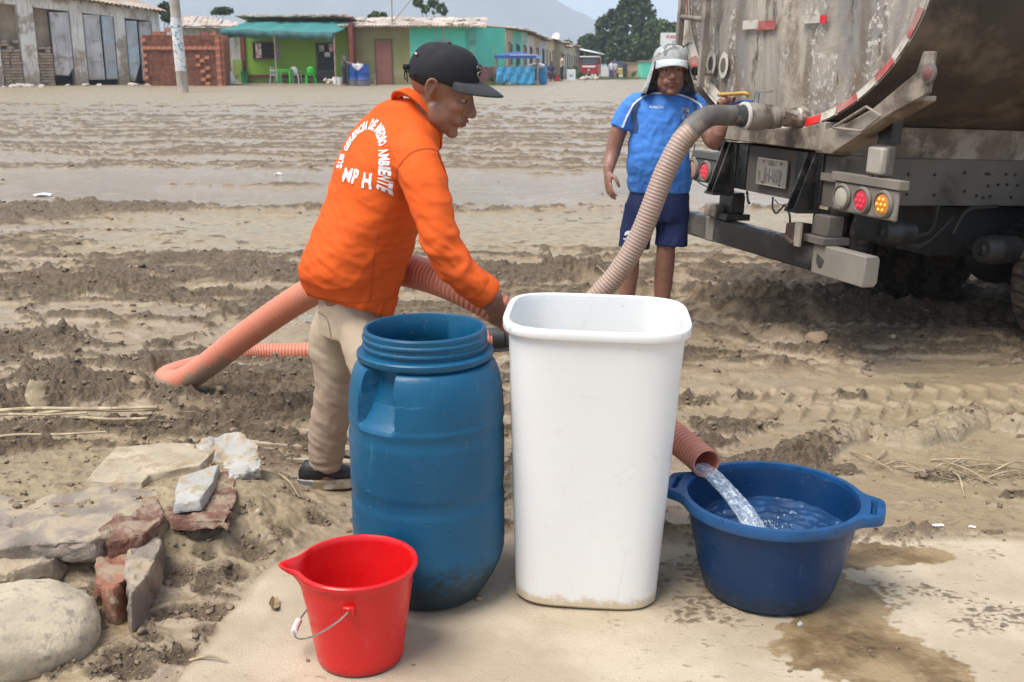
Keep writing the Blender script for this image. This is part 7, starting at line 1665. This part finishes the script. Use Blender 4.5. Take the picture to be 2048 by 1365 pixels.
tb = thing('plastic_table', 'bright green plastic table on the porch of the lime green house', 'table', on(570, 162, 55.9, PZ)); MB().box((0, 0, .70), (.72, .7, .04)).build('tabletop', gplas, tb, bevel=.01)
for sx in (-1, 1):
    for sy in (-1, 1): MB().box((sx*.31, sy*.3, .34), (.06, .06, .68)).build('leg', gplas, tb)
MB().box2((-.3, -.32, .6), (.3, -.29, .68)).build('apron', gplas, tb)
b_ = thing('waste_bin', 'green plastic bin against the lime green wall', 'bin', on(489, 152, 57.2, PZ)); MB().lathe([(.02, 0), (.17, 0), (.21, .58), (.225, .6), (.2, .6), (.16, .05), (.02, .05)], n=20).build('body', M('bin_green', (.05, .33, .09), .5), b_)
def pail(label, px, Y, r, h, m, name='pail', cat='bucket'):
    t = thing(name, label, cat, on(px, 170, Y)); MB().lathe([(.02, 0), (r*.85, 0), (r, h), (r*1.05, h), (r*.97, h-.02), (r*.8, .03), (.02, .03)], n=22).build('body', m, t); MB().tube([(-r, 0, h-.05), (-r*.7, -r*.7, h*.55), (0, -r*1.1, h*.45), (r*.7, -r*.7, h*.55), (r, 0, h-.05)], .008, 6, sub=3).build('handle', steel, t); return t
pail('white pail at the foot of the green side wall', 672, 55.3, .16, .42, wplas); pail('second white pail, beside the leaning man', 679, 55.3, .15, .40, wplas)
dogm = M('dog_fur', (.50, .44, .35), .9, var=.2, vs=12)
dg_ = thing('dog', 'small cream coloured dog lying on the porch before the iron door', 'dog', on(661, 160, 55.6, PZ)); d = MB(); d.ell((0, 0, .13), (.30, .13, .12)); d.ell((-.28, -.03, .20), (.10, .08, .085)); d.ell((-.37, -.05, .17), (.06, .035, .035)); d.tube([(.26, 0, .13), (.38, .06, .06), (.42, .02, .04)], [.03, .022, .014], 8, sub=3)
for sx in (-.2, -.12, .16, .22): d.tube([(sx, -.08, .08), (sx-.06, -.20, .03), (sx-.10, -.24, .03)], [.04, .03, .025], 8, sub=2)
d.ell((-.25, .04, .27), (.02, .02, .04)); d.ell((-.25, -.09, .27), (.02, .02, .04)); me = fuse(d, .012, 2); 
me.materials.append(dogm); me.polygons.foreach_set('use_smooth', [True]*len(me.polygons)); o = bpy.data.objects.new('body', me); col.objects.link(o); o.parent = dg_; o.rotation_euler = (0, 0, .5)

# drums by the olive house
dblue = M('far_drum_blue', (.012, .085, .38), .5, var=.1, vs=3, dirt=(.2, .2, .25), dirt_s=2, dirt_lo=.6, dirt_hi=.75, base_dirt=((.25, .22, .2), .35))
def fdrum(label, px, py, Y, r=.28, h=.98, m=dblue):
    t = thing('plastic_drum', label, 'drum', on(px, py, Y)); b = MB(); b.lathe([(.02, 0), (r*.9, 0), (r, .05), (r, .3), (r*1.03, .32), (r, .34), (r, .62), (r*1.03, .64), (r, .66), (r, h-.04), (r*1.04, h-.03), (r*1.04, h), (r*.93, h), (r*.93, h-.3), (.02, h-.3)], n=28); b.build('body', m, t); return t
fdrum('blue drum with grimy bottom that the man in grey leans on', 708, 176, 53.6, .27, 1.0); fdrum('blue drum with the red scarf hung on its rim, nearest the olive house door', 727, 176, 53.5, .31, 1.03)
cl_ = M('white_cloth', (.62, .60, .64), .9, var=.1); rg = thing('rag', 'white and pink rag hung over the rim of the blue drums', 'cloth', on(716, 140, 53.2))
V = []; z0 = gz(at(716, 140, 53.2).x, 53.2)+1.05; px_ = at(716, 140, 53.2).x
for i in range(9):
    for j in range(5): V.append((px_-.28+.56*i/8, 53.14-.03*math.sin(i*1.3), z0-.34*j/4*(1-abs(i-4)/6)+.02*math.sin(i*2)))
o = MB().add(V, [(i*5+j, i*5+5+j, i*5+6+j, i*5+1+j) for i in range(8) for j in range(4)]).build('cloth', cl_, rg, world=True); s_ = o.modifiers.new('t', 'SOLIDIFY'); s_.thickness = .01
st_ = thing('stool', 'low grey wooden stool beside the blue drums', 'stool', on(744, 176, 53.6)); MB().box((0, 0, .5), (.42, .3, .05)).build('seat', oldwood, st_)
for sx in (-1, 1):
    for sy in (-1, 1): MB().bar((sx*.15, sy*.1, .5), (sx*.2, sy*.14, 0), .05, .05).build('leg', oldwood, st_)
sk = thing('cement_bag', 'white sack with green plant beside the brick stack', 'sack', on(459, 160, 55.5)); b = MB(); b.rings([[Vector((.30*k*math.cos(a), .22*k*math.sin(a), z)) for a in np.linspace(0, 2*math.pi, 18, endpoint=False)] for z, k in ((0, .8), (.1, 1), (.4, .95), (.6, .6), (.7, .25))]); b.build('sack', wplas, sk)

# stall with blue canopy
tarp = M('blue_tarp', (.02, .22, .42), .45, var=.25, vs=4, dirt=(.10, .36, .52), dirt_s=5, dirt_lo=.5, dirt_hi=.65); canm = M('canopy_blue', (.03, .08, .30), .6, var=.2, vs=5); cans = M('canopy_pale', (.55, .52, .50), .6, var=.15)
sp = at(1032, 178, 56.0); zS = gz(sp.x, 56); SX = sp.x; kk = 56*CP/FPX
STL = thing('market_stall', 'small street stall under a dark blue and pale canopy beside the turquoise wall', 'stall', (SX, 56, zS)); zc = at(1032, 112, 56).z-zS
for sx, sy in ((-1.0, -1.2), (1.1, -1.2), (-1.0, 1.2), (1.1, 1.2)): MB().tube([(sx, sy, -.1), (sx, sy, zc)], .03, 8).build('post', steel_d, STL)
MB().tube([(-1.1, -1.25, -.1), (-1.1, -1.25, zc+.45)], .02, 6).build('pole', oldwood, STL)
b = MB(); b.add([(-1.1, -1.35, zc), (1.2, -1.35, zc), (1.2, 1.35, zc), (-1.1, 1.35, zc), (.0, 0, zc+.22)], [(0, 1, 4), (1, 2, 4), (2, 3, 4), (3, 0, 4)]); o = b.build('canopy', canm, STL, smooth=False); s_ = o.modifiers.new('t', 'SOLIDIFY'); s_.thickness = .03
MB().box2((-1.1, -1.38, zc-.14), (1.0, -1.355, zc-.0)).build('canopy_edge', canm, STL); MB().box2((1.0, -1.38, zc-.14), (1.21, -1.355, zc)).build('canopy_edge', M('canopy_light', (.20, .32, .62), .6), STL); MB().box2((-.3, -1.40, zc+.005), (1.1, -1.2, zc+.05)).build('canopy_stripe', cans, STL)
V = []; 
for i in range(31):
    u = -1.0+1.95*i/30
    for j in range(9): V.append((u, -1.22-.10*j/8+.035*math.sin(i*.9+j*.7), .92*(1-j/8)+.03*math.sin(j*2+i*.4)*(j > 0)))
o = MB().add(V, [(i*9+j, i*9+9+j, i*9+10+j, i*9+1+j) for i in range(30) for j in range(8)]).build('tarp', tarp, STL); s_ = o.modifiers.new('t', 'SOLIDIFY'); s_.thickness = .012
MB().box((0, -.9, .88), (1.9, .6, .04)).build('counter', oldwood, STL)
fdrum('light blue drum draped with white cloth beside the stall', 1079, 176, 58, .40, 1.02, M('drum_lightblue', (.03, .25, .50), .5)); 
wc_ = at(1074, 150, 57.5); b = MB().ell((wc_.x, 57.6, gz(wc_.x, 58)+.95), (.44, .36, .14)); o = b.build('white_cloth', cl_, None, ang=180); tag(o, 'white cloth bundled on top of the light blue drum', 'cloth')
dz_ = thing('white_box', 'white box with faint blue mark standing at the kerb', 'box', on(1142, 168, 70)); MB().box2((-.28, -.2, 0), (.28, .2, .72)).build('box', wplas, dz_, bevel=.02); MB().box2((-.1, -.21, .3), (.1, -.202, .4)).build('mark', M('blue_mark', (.12, .3, .6), .6), dz_)
rbk = pail('red bucket on the ground between the seated and the standing man', 1114, 70, .2, .36, red_pl)
for i, (px, Y, s) in enumerate(((1057, 56, .22), (1071, 56.5, .2), (1016, 54.5, .15), (1095, 66, .15), (1170, 78, .3), (1180, 80, .25), (1190, 82, .25), (1165, 76, .2))):
    p = at(px, 160, Y); o = bpy.data.objects.new('kerb_stone', ROCKS[i % 5]); col.objects.link(o); o.location = (p.x, Y, gz(p.x, Y)+s*.3); o.scale = (s*1.3, s, s*.7); o.rotation_euler = (0, 0, i)
    tag(o, ['pale stone at the foot of the blue tarp', 'pale stone before the light blue drum', 'small pale stone below the spiky plant', 'small stone by the seated man', 'kerb stone nearest the round bushes', 'kerb stone below the red three-wheeler', 'kerb stone farthest along the street', 'flat kerb stone beside the white box'][i], 'stone', 'stones along the street kerb')

# red three-wheeler and yellow one
redv = M('vehicle_red', (.42, .02, .025), .45, var=.15); 
def trike(label, px, py, Y, s, m, roofm, name='three_wheeler'):
    p = at(px, py, Y); t = thing(name, label, 'mototaxi', (p.x, Y, gz(p.x, Y)), R(-10)); 
    b = MB(); b.prism([(-.62*s, .35*s), (.62*s, .35*s), (.62*s, .85*s), (.50*s, 1.0*s), (-.50*s, 1.0*s), (-.62*s, .85*s)], -.9*s, .6*s, Matrix(((1, 0, 0), (0, 0, 1), (0, 1, 0)))); b.build('body', m, t, bevel=.03)
    MB().box2((-.5*s, -.92*s, 1.0*s), (.5*s, -.88*s, 1.45*s)).build('windscreen', M('windscreen', (.10, .12, .13), .2), t); MB().box2((-.62*s, -1.0*s, 1.46*s), (.62*s, .7*s, 1.54*s)).build('roof', roofm, t, bevel=.03)
    for sx in (-.58, .58):
        for sy in (-.86, .55): MB().box2((sx*s-.03, sy*s-.03, .95*s), (sx*s+.03, sy*s+.03, 1.47*s)).build('post', m, t)
    for (sx, sy) in ((0, -.95), (-.5, .3), (.5, .3)): MB().tube([(sx*s-.07, sy*s, .26*s), (sx*s+.07, sy*s, .26*s)], .26*s, 18).build('wheel', tyre, t)
    MB().box2((-.45*s, -.94*s, .80*s), (.45*s, -.905*s, .92*s)).build('trim', wplas, t); MB().lathe([(0, 0), (.08*s, 0), (.07*s, .04), (0, .05)], (0, -.93*s, .62*s), 14, Matrix.Rotation(math.pi/2, 3, 'X')).build('headlight', M('headlight_glass', (.5, .5, .45), .3), t)
trike('red three-wheeler parked at the end of the terraced houses', 1180, 157, 86, 1.15, redv, wplas); trike('yellow and blue three-wheeler at the far end of the street', 1237, 157, 104, 1.0, M('vehicle_yellow', (.50, .38, .05), .5), M('roof_blue', (.10, .16, .35), .5))
lt = Facade('lean_to', 'white lean-to roof over the red three-wheeler', 'shelter', P(1168, 150, 92, .45), P(1200, 150, 92, .45)); MB().add([(-.3, -.5, 2.35), (lt.L+.3, -.5, 1.95), (lt.L+.3, 2, 2.1), (-.3, 2, 2.5)], [(0, 1, 2, 3)]).build('roof', wplas, lt.root).modifiers.new('t', 'SOLIDIFY').thickness = .05
for u in (0, lt.L): MB().box2((u-.04, -.4, -.2), (u+.04, -.3, 2.2)).build('post', oldwood, lt.root)

# ------------------------------------------------------------------ far people
def far_person(label, px, pyf, Y, h, shirt, pants, pose='stand', yaw=0., hat=None, reach=None, skinm=skin2):
    p = at(px, pyf, Y); z = gz(p.x, Y); t = thing('person', label, 'person', (p.x, Y, z), yaw); s = h/1.7; b = MB(); sit = pose == 'sit'; dz = -.42 if sit else 0; hip = .92+dz
    b.ell((0, 0, 1.58+dz), (.085, .095, .12)); b.ell((0, -.09, 1.565+dz), (.018, .025, .03)); b.tube([(0, 0, 1.5+dz), (0, 0, 1.38+dz)], .05, 10); ln = .10 if pose == 'lean' else .03 if sit else 0
    b.rings([ring_e((0, -ln*q, zz+dz), Vector((0, -1, 0)), Vector((1, 0, 0)), a, w, 18) for zz, a, w, q in ((.88, .11, .16, 0), (1.05, .11, .15, .3), (1.25, .12, .19, .8), (1.40, .09, .17, 1), (1.45, .06, .08, 1))])
    arms = []
    for sx in (-1, 1):
        if sit: leg = [(sx*.09, 0, hip), (sx*.12, -.42, hip+.02), (sx*.11, -.46, .06), (sx*.11, -.60, .04)]
        else: leg = [(sx*.09, 0, hip), (sx*.10, -.03, .48), (sx*.10, 0.01, .08), (sx*.11, -.14, .04)]
        b.tube(leg, [.09, .065, .042, .035], 10, sub=3, closed_round=True)
        if reach and sx == reach: arm = [(sx*.19, 0, 1.38+dz), (sx*.30, -.12, 1.20+dz), (sx*.52, -.2, 1.12+dz)]
        elif sit: arm = [(sx*.19, 0, 1.38+dz), (sx*.22, -.10, 1.12+dz), (sx*.08, -.33, 1.02+dz)]
        elif pose == 'lean': arm = [(sx*.19, -.08, 1.38), (sx*.22, -.28, 1.18), (sx*.18, -.50, 1.10)]
        else: arm = [(sx*.19, 0, 1.38), (sx*.24, 0, 1.10), (sx*.23, -.06, .85)]
        arms.append(arm); b.tube(arm, [.055, .042, .035], 10, sub=3, closed_round=True)
    me = fuse(b, .016, 2); me.materials.append(skinm); me.polygons.foreach_set('use_smooth', [True]*len(me.polygons)); o = bpy.data.objects.new('body', me); col.objects.link(o); o.parent = t; o.scale = (s, s, s)
    c = MB(); c.rings([ring_e((0, -ln*q, zz+dz), Vector((0, -1, 0)), Vector((1, 0, 0)), a, w, 20) for zz, a, w, q in ((.86, .135, .18, 0), (1.05, .13, .175, .3), (1.25, .14, .205, .8), (1.40, .105, .19, 1), (1.465, .07, .09, 1))])
    for arm in arms: q = Vector(arm[0]).lerp(Vector(arm[1]), .75); c.tube([arm[0], q], [.075, .068], 12)
    o = c.build('shirt', shirt, t, ang=60); o.scale = (s, s, s); c = MB()
    for sx in (-1, 1):
        if sit: c.tube([(sx*.09, 0, hip), (sx*.12, -.42, hip+.02), (sx*.11, -.45, .2)], [.115, .09, .07], 12, sub=3)
        else: c.tube([(sx*.09, 0, hip+.02), (sx*.10, -.03, .48), (sx*.10, .01, .14)], [.115, .085, .075], 12, sub=3)
    o = c.build('trousers', pants, t, ang=60); o.scale = (s, s, s)
    hm_ = hairm if hat is None else hat; o = MB().ell((0, .012, 1.62+dz), (.092, .10, .095)).build('hair' if hat is None else 'hat', hm_, t); o.scale = (s, s, s); return t
greyj = M('grey_jacket', (.085, .085, .09), .8, var=.15); dkp = M('dark_trousers', (.03, .032, .04), .8); whs = M('white_shirt', (.60, .60, .62), .8); crm = M('cream_shirt', (.50, .45, .32), .8); orv = M('orange_vest', (.65, .17, .05), .8); dbl = M('dark_blue_jacket', (.03, .04, .10), .8); bsh = M('blue_shorts', (.05, .08, .28), .8)
far_person('man in a grey jacket leaning on the blue drums by the olive house', 689, 178, 53.4, 1.62, greyj, dkp, 'lean', R(75))
far_person('dark haired person behind the blue drums with an arm over the rim', 719, 172, 54.6, 1.28, M('pink_top', (.45, .22, .24), .8), dkp, 'stand', R(20), reach=-1)
far_person('person in an orange vest and pale cap behind the light blue drum', 1066, 170, 58.8, 1.35, orv, dkp, 'sit', R(30), hat=whs)
far_person('seated man in a dark blue and white jacket beside the red bucket', 1102, 170, 66, 1.6, dbl, dkp, 'sit', R(10))
far_person('standing man in a cream shirt and dark trousers at the kerb', 1124, 170, 70, 1.68, crm, dkp, 'stand', R(-80), reach=1)
far_person('far walker in a white top and blue shorts in the middle of the street', 1222, 158, 92, 1.5, whs, bsh); far_person('far walker close behind the white topped one, in pale clothes', 1230, 156, 96, 1.5, M('pale_top', (.5, .45, .48), .8), M('red_brown_trousers', (.25, .1, .09), .8)); far_person('far dark clothed walker before the ochre shed', 1249, 155, 100, 1.55, dkp, dkp)
# ------------------------------------------------------------------ air
hz = MB().box2((-3200, -40, -14), (3200, 5200, 330)); me = hz.mesh('haze'); o = link_mesh('haze', me, None)
hmt = bpy.data.materials.new('haze'); hmt.use_nodes = True; nt = hmt.node_tree; nt.nodes.clear()
pv = _n(nt, "ShaderNodeVolumePrincipled"); pv.inputs['Color'].default_value = (.74, .86, 1.0, 1); pv.inputs['Density'].default_value = .00060
oo = _n(nt, "ShaderNodeOutputMaterial"); nt.links.new(pv.outputs[0], oo.inputs['Volume']); me.materials.append(hmt)
o['kind'] = 'stuff'; o['label'] = 'pale haze over the hills and street'
sc.cycles.volume_bounces = 1
